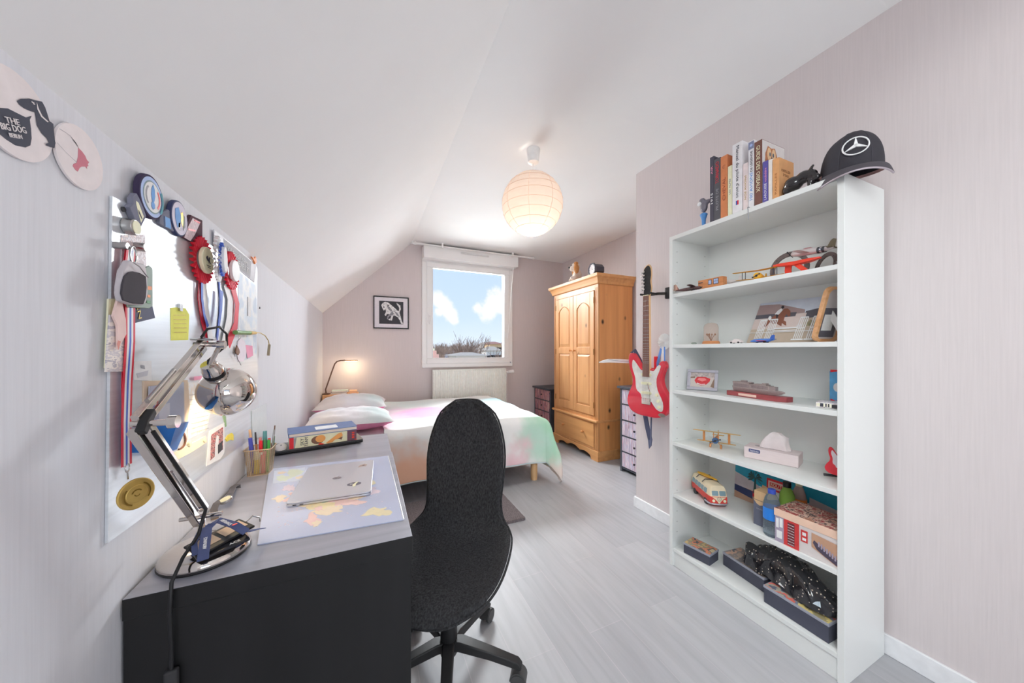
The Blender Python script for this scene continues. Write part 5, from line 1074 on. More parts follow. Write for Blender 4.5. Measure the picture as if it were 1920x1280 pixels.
t, F, (a, b, h, x0) = book('brown bird guide with owl on its front cover on top of the bookcase', 1414.5, 1429, 264, .19, mB('umber', (116, 78, 70)), txt=[('GUIDE DES OISEAUX', .08, .70, .5, CREAM)], up=False)
cF = frame((x0 + .095, a, ZT + h * .5), (1, 0, 0), (0, -1, 0)); mb = MB()
ow = lambda q: [(-.02 + x * .065, h * .33 + y * .065) for x, y in q]
decal(mb, cF, [(0, rect(-.093, .093, -h / 2 + .002, h / 2 - .002)), (3, rect(.05, .093, -.02, h * .32)), (1, ow([(-.8, -.9), (-.75, -.1), (-.45, .5), (0, .4), (.45, .5), (.75, -.1), (.8, -.9)])), (2, ow(circ(-.28, -.1, .26, 14, .5))), (2, ow(circ(.28, -.1, .26, 14, .5))), (3, ow(circ(-.2, -.1, .1, 10, .16))), (3, ow(circ(.2, -.1, .1, 10, .16))), (4, ow([(-.08, -.3), (.08, -.3), (0, -.6)]))])
mb.build('cover_picture', [mat('cover_grey', (206, 200, 198), .5), mat('owl_brown', (172, 112, 76), .6, noise=(.25, 90, (1, 1, 1))), mat('owl_face', (216, 180, 140), .6), mat('cover_slate', (92, 94, 104), .5), INK], t)
book('violet vocabulary book right of the bird guide', 1430, 1440, 302, .14, mB('violet', (92, 84, 158)), txt=[('LAROUSSE', -.2, .38, .45, PAPER), ('vocabulaire', .18, .32, .45, PINK)])
book('thin white book between the violet and the tan book', 1440.5, 1448, 299, .14, mB('chalk', (224, 218, 212)))
t, F, (a, b, h, x0) = book('tan book with printed front cover, rightmost of the row on top of the bookcase', 1448.5, 1461, 297, .12, mB('ochre', (212, 156, 104)), txt=[('PAPILLES', -.1, .5, .3, mat('ochre_ink', (176, 116, 70), .7))])
cF = frame((x0 + .06, a, ZT + h * .5), (1, 0, 0), (0, -1, 0))
for s_, z, w in (('PAPILLES', .22, .07), ("D'EAU", .12, .045), ('II-VII', -.12, .03)): text(s_, cF @ Matrix.Translation((-.005, z * h, 0)), w, .012, mat('ochre_dark_ink', (150, 104, 70), .7), t)
# ---- figurines and cap on top
t = thing('figurine', 'small figurine on a blue pedestal, left of the books on top of the bookcase', 'figurine', (1.76, 1.265, ZT))
mb = MB(); mb.lathe([(.018, 0), (.018, .004), (.009, .010), (.011, .05), (.020, .078), (.012, .085)], 16, c=(1.76, 1.268, ZT)); mb.build('pedestal', SKYB, t, smooth=50)
mb = MB(); mb.ell((1.76, 1.266, ZT + .12), (.018, .020, .032), 14).ell((1.755, 1.274, ZT + .158), (.015, .018, .015), 12).ell((1.765, 1.245, ZT + .145), (.014, .028, .012), 12); mb.build('body', mat('pewter', (120, 116, 126), .4, .3), t, remesh=.005)
MB().ell((1.748, 1.285, ZT + .142), (.010, .013, .012), 12).build('white_head', PAPER, t, smooth=80)
t = thing('animal_figurine', 'glossy black crouching animal sculpture left of the cap', 'figurine', (1.80, .79, ZT)); GB = mat('glossy_black', (34, 30, 32), .12, coat=.6)
F = BF(1.768, .812, ZT) @ Matrix.Scale(.8, 4); mb = MB(F)
mb.ell((-.035, 0, .070), (.046, .042, .040), 16, rot=Matrix.Rotation(.3, 4, 'Y')).ell((.018, 0, .085), (.042, .036, .034), 16).ell((-.066, -.005, .045), (.022, .022, .034), 14).ell((.055, -.01, .078), (.024, .022, .026), 14).ell((.046, -.01, .035), (.014, .016, .040), 12).ell((.066, .012, .03), (.013, .015, .034), 12).ell((-.068, .016, .02), (.018, .016, .024), 12).ell((.075, -.015, .055), (.018, .014, .018), 12).tube([(.05, -.028, .10), (.07, -.03, .12)], .008, 8)
mb.build('body', GB, t, remesh=.0045)
cap = thing('cap', 'black baseball cap with white three-pointed star at the near end of the bookcase top', 'cap', (1.83, .715, ZT))
Fc = dirF(1.845, .676, ZT + .036, (-.90, -.44)) @ Matrix.Rotation(.22, 4, 'Y') @ Matrix.Scale(1.17, 4); CAPM = mat('cap_black', (54, 52, 58), .85, bump=(.3, 300, (1, 1, 1)))
def crown(u, v):
    a = 2 * PI * u; e = v; ph = e * PI / 2
    r = math.cos(ph) ** .75; x = .098 * r * math.cos(a); y = .080 * r * math.sin(a); z = .128 * math.sin(ph) ** .9
    f = max(0, math.cos(a)) ** 2
    return (x + f * .006 * math.sin(2 * ph), y, z + f * .006 * math.sin(ph))
mb = MB(Fc); mb.grid(crown, 48, 16); mb.build('crown', CAPM, cap, smooth=80)
mb = MB(Fc); mb.ell((0, 0, .130), (.010, .010, .006), 12); mb.build('button', CAPM, cap, smooth=80)
mb = MB(Fc)
for a in (0, PI / 3, 2 * PI / 3, PI, 4 * PI / 3, 5 * PI / 3): mb.tube([V(crown((a + .52) / (2 * PI) % 1, v / 10)) * 1.004 for v in range(10)], .0011, 5)
mb.build('seams', mat('seam_black', (66, 64, 70), .8), cap)
def visor(u, v):
    a = (u - .5) * 2.2; k = v; r = .096 + .075 * k * (1 - .25 * (2 * u - 1) ** 4)
    return (r * math.cos(a) * (.98 + .04 * k), .080 * math.sin(a) * (1 + .26 * k) , .004 - .020 * k - .026 * (abs(math.sin(a)) ** 2) * k + .010 * math.sin(PI * k))
mb = MB(Fc); mb.grid(visor, 28, 8, 0, th=.003); mb.build('visor', mat('visor_grey', (72, 68, 74), .8), cap, smooth=60)
mb = MB(Fc); mb.tube([visor(u / 28, 1) for u in range(29)], .003, 6); mb.build('visor_trim', mat('silver_braid', (170, 160, 168), .5, .4), cap, smooth=60)
mb = MB(Fc); mb.ribbon([(.095 * math.cos(a), .082 * math.sin(a), .012 + .004 * math.sin(a)) for a in [PI * .55 + PI * .9 * i / 16 for i in range(17)]], .022, .003, (0, 0, 1)); 
mb = MB(Fc); mb.loft([[(.0985 * math.cos(a), .0815 * math.sin(a), z) for a in [PI * .40 + PI * 1.2 * i / 20 for i in range(21)]] for z in (-.010, .014)], closed=False); mb.build('sweatband', mat('pink_lining', (224, 180, 176), .8), cap, smooth=60)
# emblem follows the crown front
ec = V(crown(.0, .34)); en = V((1, 0, .45)).normalized(); Fe = Fc @ frame(ec + en * .003, (0, 1, 0), en)
EM = mat('emblem_white', (236, 236, 240), .4); mb = MB(Fe); R_ = .031
mb.tube([(R_ * math.cos(a), R_ * math.sin(a), -.010 * (math.sin(a) ** 2) * .3 - .006 * math.cos(a) ** 2) for a in [2 * PI * q / 36 for q in range(36)]], .0022, 6, closed=True)
for k in range(3):
    a = PI / 2 + k * 2 * PI / 3; c_, s_ = math.cos(a), math.sin(a)
    mb.prism([(R_ * c_, R_ * s_), (-.0055 * s_, .0055 * c_), (-.003 * c_, -.003 * s_), (.0055 * s_, -.0055 * c_)], -.003, .0015)
mb.build('star_emblem', EM, cap)
# ---- toy aircraft
def aircraft(label, F, L, fus, mats, wings, tail, prop=None, nose_r=None, wheels=None, stand=None, name='model_aircraft', group='model aircraft in the bookcase', decals=None, n=14):
    """F: local x = nose direction, z up.  fus = [(x, radius, z)], wings = [(x, z, span, chord, mat, dihedral)]"""
    p = F.translation; t = thing(name, label, 'model aircraft', (p.x, p.y, p.z), 0, group)
    mb = MB(F); mb.loft([[(x, r * math.cos(2 * PI * k / n), z + r * 1.12 * math.sin(2 * PI * k / n)) for k in range(n)] for x, r, z in fus]); mb.build('fuselage', mats['fus'], t, smooth=60)
    for (x, z, sp, ch, mm, dh) in wings:
        mb = MB(F)
        for s in (-1, 1):
            mb.loft([[(x + ch * (.5 - q) * k, s * y, z + dh * y / sp + th * ch * .06 * k) for q, th in ((0, 0), (.25, 1), (.6, .8), (1, 0), (.6, -.5), (.25, -.7))] for y, k in ((0, 1), (sp * .36, .96), (sp * .47, .8), (sp * .5, .5))])
        mb.build('wing', mm, t, smooth=50)
    x, z, h, ch, mm, tspan = tail
    mb = MB(F); mb.M = F @ Matrix(((1, 0, 0, 0), (0, 0, 1, 0), (0, 1, 0, 0), (0, 0, 0, 1))); mb.prism([(x - ch * .5, z), (x + ch * .6, z), (x + ch * .1, z + h * .85), (x - ch * .2, z + h), (x - ch * .55, z + h * .9)], -.0012, .0012); mb.build('tail_fin', mm, t)
    mb = MB(F); mb.prism([(x + ch * .4, 0), (x, tspan / 2), (x - ch * .4, tspan / 2), (x - ch * .45, 0), (x - ch * .4, -tspan / 2), (x, -tspan / 2)], z - .001, z + .001); mb.build('tailplane', mats.get('tp', mm), t)
    if prop:
        px, pz, pr, mm = prop; mb = MB(F)
        mb.cyl((px, 0, pz), (px + .008, 0, pz), .006, 10, r2=.002)
        for a in (.4, .4 + PI): mb.add([(px + .003, .003 * math.sin(a), pz - .003 * math.cos(a)), (px + .003, pr * math.cos(a) - .004 * math.sin(a), pz + pr * math.sin(a) + .004 * math.cos(a)), (px + .005, pr * math.cos(a) + .004 * math.sin(a), pz + pr * math.sin(a) - .004 * math.cos(a)), (px + .005, -.003 * math.sin(a), pz + .003 * math.cos(a))], [(0, 1, 2, 3)])
        mb.build('propeller', mm, t)
    for (wx_, wy_, wz_, wr_, mm, top) in wheels or []:
        mb = MB(F); mb.cyl((wx_, wy_ - .004, wz_), (wx_, wy_ + .004, wz_), wr_, 14).tube([(wx_, wy_, wz_), top], .0018, 6); mb.build('wheel', mm, t, smooth=40)
    if stand:
        mb = MB(F); mb.cyl((0, 0, stand[0]), (0, 0, stand[1]), .0022, 8).lathe([(.018, 0), (.018, .003), (.003, .006)], 18, c=(0, 0, stand[0])); mb.build('stand', stand[2], t, smooth=40)
    return t
ZA = SH['A'] + G
# wooden toy wagon box
y0, y1 = 1.326, 1.180; t = thing('wooden_box', 'orange wooden box with printed windows at the left of the top shelf', 'box', (1.84, (y0 + y1) / 2, ZA))
OW = wood('orange_wood', (196, 126, 78), (214, 146, 96), 1, .5, 14)
MB().box(1.79, 1.83, y1, y0, ZA, ZA + .066).build('body', OW, t, bevel=.003)
F = frame((1.79, (y0 + y1) / 2, ZA + .036), (0, -1, 0), (-1, 0, 0)); mb = MB(); decal(mb, F, [(0, rect(-.01, .012, -.006, .022)), (1, rect(-.007, .009, -.003, .019)), (0, rect(.022, .052, -.008, .024)), (1, rect(.025, .0365, -.005, .0075)), (1, rect(.038, .049, -.005, .0075)), (1, rect(.025, .0365, .009, .021)), (1, rect(.038, .049, .009, .021)), (0, rect(-.068, -.04, .012, .016))]); mb.build('print', [INK, LBL], t)
BRW = mat('dark_brown_wood', (96, 72, 72), .5)
aircraft('small dark brown biplane with striped tail in front of the orange box', BF(1.738, 1.345, ZA, PI * .12), .2, [(-.075, .003, .016), (-.03, .008, .016), (.03, .010, .018), (.06, .008, .018)], dict(fus=BRW), [(.02, .030, .15, .03, BRW, 0), (.02, .010, .14, .03, BRW, 0)], (-.07, .018, .036, .026, patch('striped_tail', [(96, 60, 56), (214, 180, 160), (120, 60, 56)], 1, (160, 160, 1)), .06), (.062, .018, .02, DARK), wheels=[(.03, .02, .008, .008, DARK, (.03, .01, .016)), (.03, -.02, .008, .008, DARK, (.03, -.01, .016))])
PW_ = mat('pearl_white', (222, 212, 210), .35)
aircraft('white airliner model on a thin stand, left of the yellow biplane', dirF(1.93, 1.222, ZA, (-1, .05)), .2, [(-.085, .003, .062), (-.05, .009, .056), (.0, .0115, .053), (.06, .011, .051), (.082, .006, .049), (.088, .002, .049)], dict(fus=PW_), [(.0, .047, .17, .03, PW_, .01)], (-.075, .062, .036, .03, PW_, .06), stand=(0, .05, PW_))
YP = mat('biplane_yellow', (226, 168, 50), .45)
t = aircraft('yellow biplane with its nose to the room on the top shelf', dirF(1.80, .995, ZA, (-.93, -.2)), .2, [(-.08, .004, .02), (-.03, .012, .02), (.03, .017, .021), (.05, .015, .021), (.056, .006, .021)], dict(fus=YP), [(.018, .052, .23, .036, YP, .012), (.018, .012, .20, .03, YP, .012)], (-.075, .022, .03, .026, YP, .06), (.057, .021, .018, DARK))
mb = MB(dirF(1.80, .995, ZA, (-.93, -.2)))
for y in (-.072, -.058, .058, .072): mb.cyl((.02, y, .018), (.02, y, .058), .0015, 6)
mb.build('struts', INK, t)['kind'] = 'stuff'
# horseshoes
HS = mat('worn_iron', (112, 100, 98), .5, .5, noise=(.12, 60, (1, 1, 1)))
def horseshoe(label, F, R, r):
    p = F.translation; t = thing('horseshoe', label, 'horseshoe', (p.x, p.y, p.z), 0, 'horseshoes on the top shelf')
    mb = MB(F); pts = arc(0, 0, R - r, R, -.75, PI + .75, 30, 1.12); mb.M = F @ Matrix.Translation((0, 0, R * .76 + .0006)) @ Matrix(((1, 0, 0, 0), (0, 0, 1, 0), (0, 1, 0, 0), (0, 0, 0, 1))); mb.prism(pts, -.005, .005); mb.build('iron', HS, t, bevel=.0015)
    d = MB(mb.M)
    for i in range(8):
        a = -.4 + (PI + .8) * i / 7
        if 3 <= i <= 4: continue
        d.cyl(((R - r * .5) * math.cos(a), 1.12 * (R - r * .5) * math.sin(a), -.0056), ((R - r * .5) * math.cos(a), 1.12 * (R - r * .5) * math.sin(a), -.004), .003, 8)
    d.build('nail_holes', DARK, t)['kind'] = 'stuff'
    return t
horseshoe('large grey iron horseshoe standing upright behind the yellow biplane', BF(1.90, .925, ZA, .15) @ Matrix.Rotation(-.18, 4, 'X'), .078, .020)
horseshoe('second darker horseshoe standing behind the red floatplane stand', BF(1.93, .80, ZA, -.5) @ Matrix.Rotation(-.2, 4, 'X'), .058, .016)
# silver fighter on red stand
RO = mat('signal_red', (226, 66, 46), .4)
t = thing('display_stand', 'bright red wing-shaped plastic stand under the silver fighter plane', 'stand', (1.81, .85, ZA))
F = BF(1.80, .845, ZA, .0); mb = MB(F)
mb.tube([(-.088, 0, .062), (-.05, -.004, .058), (0, -.004, .054), (.05, 0, .056), (.088, .004, .060)], [(.012, .004), (.02, .007), (.018, .008), (.02, .007), (.01, .003)], flat=(0, 0, 1)); mb.build('wing_bar', RO, t, bevel=.002)
mb = MB(F); mb.tube([(.0, -.004, .052), (.03, -.012, .022), (.045, -.012, .006)], [(.009, .004)] * 3, flat=(0, 1, 0)); mb.build('leg', RO, t)
mb = MB(F); mb.tube([(-.035, .01, .056), (-.038, .012, .03), (-.036, .012, .005)], [(.012, .004)] * 3, flat=(0, 1, 0)); mb.build('leg', RO, t)
SIL = mat('aircraft_silver', (196, 186, 186), .35, .3)
FS = dirF(1.815, .80, ZA + .088, (.12, 1.)) @ Matrix.Rotation(-.10, 4, 'Y')
t = aircraft('silver fighter plane with striped tail band on the red stand', FS, .2, [(-.085, .005, .012), (-.05, .010, .010), (0, .014, .010), (.05, .0135, .010), (.072, .010, .010), (.08, .003, .010)], dict(fus=SIL), [(.012, .004, .16, .036, SIL, .01)], (-.075, .014, .036, .028, mat('olive', (110, 100, 80), .5), .07), (.08, .010, .024, DARK))
mb = MB(FS)
for x in (-.052, -.034): mb.loft([[(x + d, .0128 * math.cos(a) * 1., .010 + .0138 * math.sin(a)) for a in [2 * PI * k / 16 for k in range(16)]] for d in (-.005, .005)], cap=False)
mb.build('invasion_stripes', DARK, t, smooth=50)
mb = MB(FS); mb.ell((.012, 0, .022), (.022, .008, .008), 12); mb.build('canopy', mat('canopy_rose', (170, 120, 124), .2), t, smooth=80)
mb = MB(FS); mb.M = FS @ Matrix(((1, 0, 0, -.043), (0, 0, 1, 0), (0, 1, 0, .010), (0, 0, 0, 1))); mb.prism(circ(0, 0, .006, 14), .0122, .0136); mb.prism([(.0055 * math.cos(PI / 2 + k * PI / 5) * (1 if k % 2 == 0 else .4), .0055 * math.sin(PI / 2 + k * PI / 5) * (1 if k % 2 == 0 else .4)) for k in range(10)], .0136, .0142, 1); mb.build('star_roundel', [NAVY, PAPER], t)
t = thing('wire_frame', 'little grey wire stand at the right end of the top shelf', 'stand', (1.85, .69, ZA))
MB().tube([(1.84, .72, ZA), (1.84, .72, ZA + .036), (1.845, .685, ZA + .042), (1.845, .685, ZA)], .002, 6).build('wire', GREY, t)
# ---- shelf B: glass dome, small cars and planes, jumping picture, wooden frame
ZB = SH['B'] + G
t = thing('glass_dome', 'small glass dome on a wooden foot holding a dried sprig', 'glass dome', (1.85, 1.287, ZB))
c = (1.85, 1.287, ZB); MB().lathe([(.044, 0), (.046, .004), (.044, .014), (.04, .018)], 28, c=c).build('base', OW, t, smooth=40)
DG = mat('smoky_dome', (244, 226, 218), .1, noise=None, trans=.85, ior=1.05, gain=1.)
MB().lathe([(.038, .018), (.038, .10), (.032, .116), (.018, .124), (.002, .126)], 28, c=c, cap=False).build('dome', DG, t, smooth=70)
mb = MB(); random.seed(4)
for k in range(7):
    a = random.uniform(0, 6.3); mb.tube([(c[0], c[1], ZB + .018), (c[0] + .010 * math.cos(a), c[1] + .010 * math.sin(a), ZB + .04), (c[0] + .022 * math.cos(a), c[1] + .022 * math.sin(a), ZB + .055 + .01 * random.random())], .0014, 5).ell((c[0] + .022 * math.cos(a), c[1] + .022 * math.sin(a), ZB + .057), (.004, .004, .006), 8)
mb.build('dried_sprig', mat('dried_brown', (150, 106, 70), .8), t)
t = tag(MB(BF(1.80, 1.36, ZB)).ell((0, 0, .006), (.018, .010, .006), 12).build('pebble', mat('green_grey_stone', (140, 150, 140), .6), None, smooth=80), 'small grey-green stone beside the glass dome', 'stone')
def toy_car(label, F, L, m):
    p = F.translation; t = thing('toy_car', label, 'toy car', (p.x, p.y, p.z)); w = L * .42
    mb = MB(F); mb.loft([[(x * L, y * w / 2, z * L) for y in (-1, 1) for z in ()] or [(x * L, -w / 2 * k, a * L), (x * L, w / 2 * k, a * L), (x * L, w / 2 * k, b * L), (x * L, w * .36 * k, c_ * L), (x * L, -w * .36 * k, c_ * L), (x * L, -w / 2 * k, b * L)] for x, a, b, c_, k in ((-.5, .09, .2, .24, .8), (-.44, .07, .24, .27, 1), (-.3, .07, .25, .36, 1), (-.12, .07, .25, .40, 1), (.1, .07, .25, .38, 1), (.24, .07, .24, .27, 1), (.44, .07, .2, .23, .95), (.5, .09, .16, .18, .8))]); mb.build('body', m, t, smooth=40)
    for x in (-.3, .3):
        for s in (-1, 1): mb = MB(F); mb.cyl((x * L, s * w * .40, .09 * L), (x * L, s * w * .52, .09 * L), .09 * L, 14); mb.build('wheel', DARK, t, smooth=40)
    return t
toy_car('tiny silver-white toy car before the horse jumping picture', BF(1.82, 1.125, ZB, PI), .062, PW_)
# canvas print of show jumping
A_, B_, C_, D_ = V((1.960, 1.155, ZB + .005)), V((1.960, .838, ZB + .005)), V((2.028, .80, ZB + .225)), V((2.028, 1.122, ZB + .225))
t = thing('canvas_print', 'canvas photo of a rider jumping a brown horse over white rails, leaning in the bookcase', 'picture', tuple((A_ + B_) / 2))
n_ = (B_ - A_).cross(D_ - A_).normalized(); n_ = n_ if n_.x < 0 else -n_
mb = MB(); mb.loft([[A_, B_, C_, D_], [p + n_ * -.010 for p in (A_, B_, C_, D_)]]); mb.build('panel', mat('canvas_edge', (206, 200, 200), .7), t)
Fj = frame(A_, B_ - A_, n_); pwid = (B_ - A_).length; phei = .232
J = lambda q: [(x * pwid + .0 + y * .036, y * phei) for x, y in q]
its = [(0, J(rect(0, 1, .58, 1))), (1, J(rect(0, 1, 0, .34))), (2, J([(0, .62), (.72, .60), (.70, .74), (.30, .93), (0, .95)])), (3, J(rect(.0, .6, .56, .70))), (4, J(rect(.0, .66, .34, .60))), (3, J([(.72, .52), (1, .58), (1, .78), (.72, .70)])), (4, J(rect(.60, .74, .40, .66))), (1, J(rect(.74, 1, .34, .54))), (8, J([(.76, .36), (.82, .50), (.9, .42), (1, .5), (1, .34)]))]
def Z(L):                     # traced shapes -> picture coordinates
    R = []
    for X_, Y_ in L:
        t_ = 1 - ((Y_ - 750) + (X_ - 875) * .0923) / 380.; R.append(((X_ - 875 + (1 - t_) * 70) / 650., t_))
    return [(x * pwid - (0 if True else 0) + (y - 0) * 0 + y * .033, y * phei) for x, y in R]
hrs = [(955, 965), (985, 905), (1020, 888), (1050, 862), (1090, 850), (1108, 828), (1130, 800), (1160, 798), (1190, 822), (1196, 866), (1176, 872), (1158, 850), (1146, 872), (1142, 908), (1166, 918), (1174, 955), (1150, 945), (1130, 932), (1130, 962), (1102, 950), (1076, 936), (1042, 946), (1012, 930), (975, 978)]
its += [(5, Z(hrs)), (6, Z([(1045, 852), (1072, 815), (1100, 798), (1116, 812), (1096, 842), (1078, 862)])), (7, Z(circ(1112, 786, 14, 12))), (7, Z([(1058, 852), (1086, 858), (1078, 892), (1066, 890)])), (6, Z(circ(1005, 890, 16, 10, 22)))]
for x0_, x1_ in ((.11, .21), (.27, .37), (.69, .79), (.86, .96)):
    for k in range(5): xx = x0_ + (x1_ - x0_) * k / 4; its.append((6, J(rect(xx - .006, xx + .006, .05, .56))))
    its += [(6, J(rect(x0_, x1_, .54, .57))), (6, J(rect(x0_, x1_, .30, .325))), (6, J(rect(x0_ - .03, x1_ + .03, .04, .07)))]
its += [(6, J(rect(.0, 1, .235, .25))), (6, J(rect(.36, .70, .31, .345))), (6, J(rect(.36, .70, .26, .28)))]
mb = MB(); decal(mb, Fj, its, dz=.00012); mb.build('print', [mat('jp_sky', (200, 206, 218), .5), mat('jp_sand', (186, 170, 152), .5), mat('jp_roof', (160, 138, 136), .5), mat('jp_dark', (92, 90, 98), .5), mat('jp_wall', (206, 190, 184), .5), mat('jp_horse', (136, 86, 68), .5), mat('jp_white', (232, 230, 230), .5), mat('jp_black', (56, 54, 60), .5), mat('jp_green', (150, 140, 110), .5, noise=(.4, 60, (1, 1, 1)))], t)
aircraft('blue and red toy jet standing before the horse jumping picture', BF(1.80, .985, ZB, PI), .1, [(-.052, .003, .017), (-.03, .007, .014), (.01, .0085, .013), (.04, .007, .012), (.056, .002, .010)], dict(fus=mat('toy_blue', (84, 128, 206), .35), tp=BLUE), [(-.005, .011, .09, .04, RED, 0)], (-.042, .018, .022, .02, BLUE, .04), wheels=[(.025, 0, .005, .005, DARK, (.025, 0, .012)), (-.015, .012, .005, .005, DARK, (-.015, .01, .01)), (-.015, -.012, .005, .005, DARK, (-.015, -.01, .01))], name='toy_aircraft')
# leaning wooden frame with easel leg
t = thing('framed_photo', 'rounded light-wood easel frame at the right end, behind the bookcase side', 'photo frame', (1.86, .75, ZB))
P0, P1 = V((1.83, .800, ZB + .004)), V((1.93, .768, ZB + .004)); up_ = V((.02, -.072, .232))
Ff = frame(P0, P1 - P0, (P1 - P0).cross(up_) if (P1 - P0).cross(up_).x < 0 else -(P1 - P0).cross(up_)); ww_ = (P1 - P0).length * 1.15; hh_ = up_.length
if Ff.to_3x3().col[1].z < 0: Ff = frame(P1, P0 - P1, -(P1 - P0).cross(up_))
o_ = rr(0, ww_, 0, hh_, .03, 6); i_ = rr(.012, ww_ - .012, .012, hh_ - .012, .022, 6)
mb = MB(Ff); mb.loft([[(x, y, .009) for x, y in o_], [(x, y, -.009) for x, y in o_], [(x, y, -.009) for x, y in i_], [(x, y, .009) for x, y in i_], [(x, y, .009) for x, y in o_]], cap=False); mb.build('frame', TAN, t, smooth=35)
mb = MB(Ff); mb.prism(i_, -.006, -.002); mb.prism(rect(.02, ww_ - .02, .02, hh_ * .62), -.002, -.0016, 1); mb.prism(rect(.03, ww_ - .04, .05, hh_ * .5), -.0016, -.0013, 2); mb.build('photo', [mat('photo_grey', (190, 184, 186), .3), mat('photo_dark', (96, 94, 104), .3), PAPER], t)
mb = MB(); a_ = Ff @ V((ww_ * .5, hh_ * .55, -.012)); mb.tube([a_, a_ + V((.02, -.045, -.115))], [(.012, .003), (.012, .003)], flat=(1, 0, 0)); mb.build('easel_leg', PAPER, t)
# ---- shelf C: silver frame, ship, pencil case, blue bottle
ZCc = SH['C'] + G
t = thing('framed_photo', 'silver landscape frame with red sports car photo at the left of its shelf', 'photo frame', (1.84, 1.325, ZCc))
P0, P1 = V((1.802, 1.412, ZCc + .003)), V((1.862, 1.258, ZCc + .003)); N0 = V((-(P0.y - P1.y), -(P1.x - P0.x), .22 * (P1 - P0).length)); Ff = frame(P0, P1 - P0, N0); fw_, fh_ = (P1 - P0).length, .125
SF = mat('silver_frame', (178, 176, 186), .4, .4)
mb = MB(Ff); mb.box(0, fw_, 0, .018, -.01, .002).box(0, fw_, fh_ - .018, fh_, -.01, .002).box(0, .018, .018, fh_ - .018, -.01, .002).box(fw_ - .018, fw_, .018, fh_ - .018, -.01, .002); mb.build('frame', SF, t, bevel=.003)
q = lambda L: [(.016 + x * (fw_ - .032), .016 + y * (fh_ - .032)) for x, y in L]
mb = MB(Ff); mb.box(.014, fw_ - .014, .014, fh_ - .014, -.009, -.006); mb.build('backing', PAPER, t)
mb = MB(); decal(mb, Ff @ Matrix.Translation((0, 0, -.006)), [(0, q(rect(0, 1, 0, 1))), (1, q(rect(0, 1, .66, 1))), (2, q([(0, .66), (.2, .72), (.2, .6), (0, .58)])), (3, q([(.18, .45), (.28, .68), (.62, .70), (.82, .60), (.80, .42), (.66, .20), (.44, .14), (.26, .26)])), (4, q([(.3, .5), (.36, .62), (.6, .62), (.68, .5), (.5, .4)])), (5, q([(.28, .26), (.44, .18), (.64, .22), (.62, .26), (.46, .22), (.3, .30)])), (2, q([(.84, .1), (.96, .6), (1, .55), (1, .0)]))], dz=.0003)
mb.build('photo', [mat('cp_road', (196, 186, 180), .4), mat('cp_houses', (176, 164, 160), .4, noise=(.3, 80, (1, 1, 1))), mat('cp_brown', (140, 116, 100), .4), mat('cp_red', (206, 60, 66), .4), mat('cp_interior', (226, 130, 130), .4), PAPER], t)
t = thing('model_ship', 'grey pewter cruise ship model on a long dark red wooden base with a nameplate', 'model ship', (1.80, 1.0, ZCc))
d_ = V((1.752, .865, 0)) - V((1.795, 1.152, 0)); Fs = frame((1.795 + d_.x * .5 + .032, 1.152 + d_.y * .5 + .004, ZCc), (d_.x, d_.y, 0), (0, 0, 1)); BLn = d_.length
MAH = wood('mahogany', (134, 58, 62), (156, 76, 78), 1, .35, 12)
mb = MB(Fs); mb.prism([(-BLn / 2, -.032), (BLn / 2 - .03, -.032), (BLn / 2, -.01), (BLn / 2, .032), (-BLn / 2, .032)], 0, .024); b0 = mb.build('base', MAH, t, bevel=.002)
mb = MB(Fs); mb.box(-.075, .02, -.0335, -.032, .006, .018); mb.build('nameplate', mat('plate_rose', (222, 190, 176), .4), b0)
PEW = mat('pewter_ship', (160, 146, 144), .4, .35, noise=(.1, 200, (1, 1, 1)))
hull = []
for x, w, zb, zt in ((-.125, .016, .030, .060), (-.118, .020, .026, .060), (0, .021, .025, .056), (.075, .018, .025, .056), (.11, .009, .030, .056), (.132, .001, .040, .052)):
    hull.append([(x, -w * .6, zb), (x, w * .6, zb), (x, w, zt - .012), (x, w, zt - .008), (x, -w, zt - .008), (x, -w, zt - .012)])
mb = MB(Fs); mb.loft(hull); mb.build('hull', PEW, t)
mb = MB(Fs); mb.box(-.12, .07, -.017, .017, .046, .068).box(-.122, -.03, -.0175, .0175, .068, .076).box(-.01, .055, -.016, .016, .068, .073); mb.prism([(.055, -.016), (.095, -.010), (.095, .010), (.055, .016)], .046, .066)
mb.box(-.085, -.055, -.006, .006, .076, .084).box(-.045, -.025, -.008, .008, .073, .078).box(.03, .05, -.010, .010, .073, .079); mb.build('superstructure', PEW, t, bevel=.0012)
mb = MB(Fs)
for z in (.051, .056, .061):
    for k in range(26):
        x = -.112 + k * .0068
        if k in (12, 13): continue
        mb.box(x, x + .0045, -.0176, -.0168, z, z + .003)
mb.build('balconies', mat('pewter_dark', (120, 108, 110), .5), t)['kind'] = 'stuff'
t = thing('pencil_case', 'white printed pencil box lying at the right end beneath the blue bottle', 'box', (1.77, .72, ZCc))
F = frame((1.755, .755, ZCc), (.25, -1, 0), (0, 0, 1)); mb = MB(F); mb.box(0, .075, 0, .10, 0, .022); mb.build('body', patch('case_print', [(222, 214, 216), (206, 196, 200), (228, 222, 222), (150, 140, 150)], 60, (1, 2.5, 1)), t, bevel=.003)
mb = MB(F); mb.box(.003, .05, -.0012, 0, .004, .018); mb.box(.05, .076, -.002, .0, .003, .016, 1); mb.build('edge_print', [patch('case_edge', [(80, 76, 90), (226, 220, 200), (60, 60, 70)], 1, (90, 90, 2)), DARK], t)
t = thing('small_box', 'small grey carton at the right end beside the pencil box', 'box', (1.82, .69, ZCc)); MB().box(1.80, 1.85, .675, .70, ZCc, ZCc + .035).build('carton', mat('lilac_grey_card', (186, 180, 190), .7), t, bevel=.002)
t = thing('blue_carton', 'upright sky blue carton with red corners behind the pencil box', 'carton', (1.92, .70, ZCc))
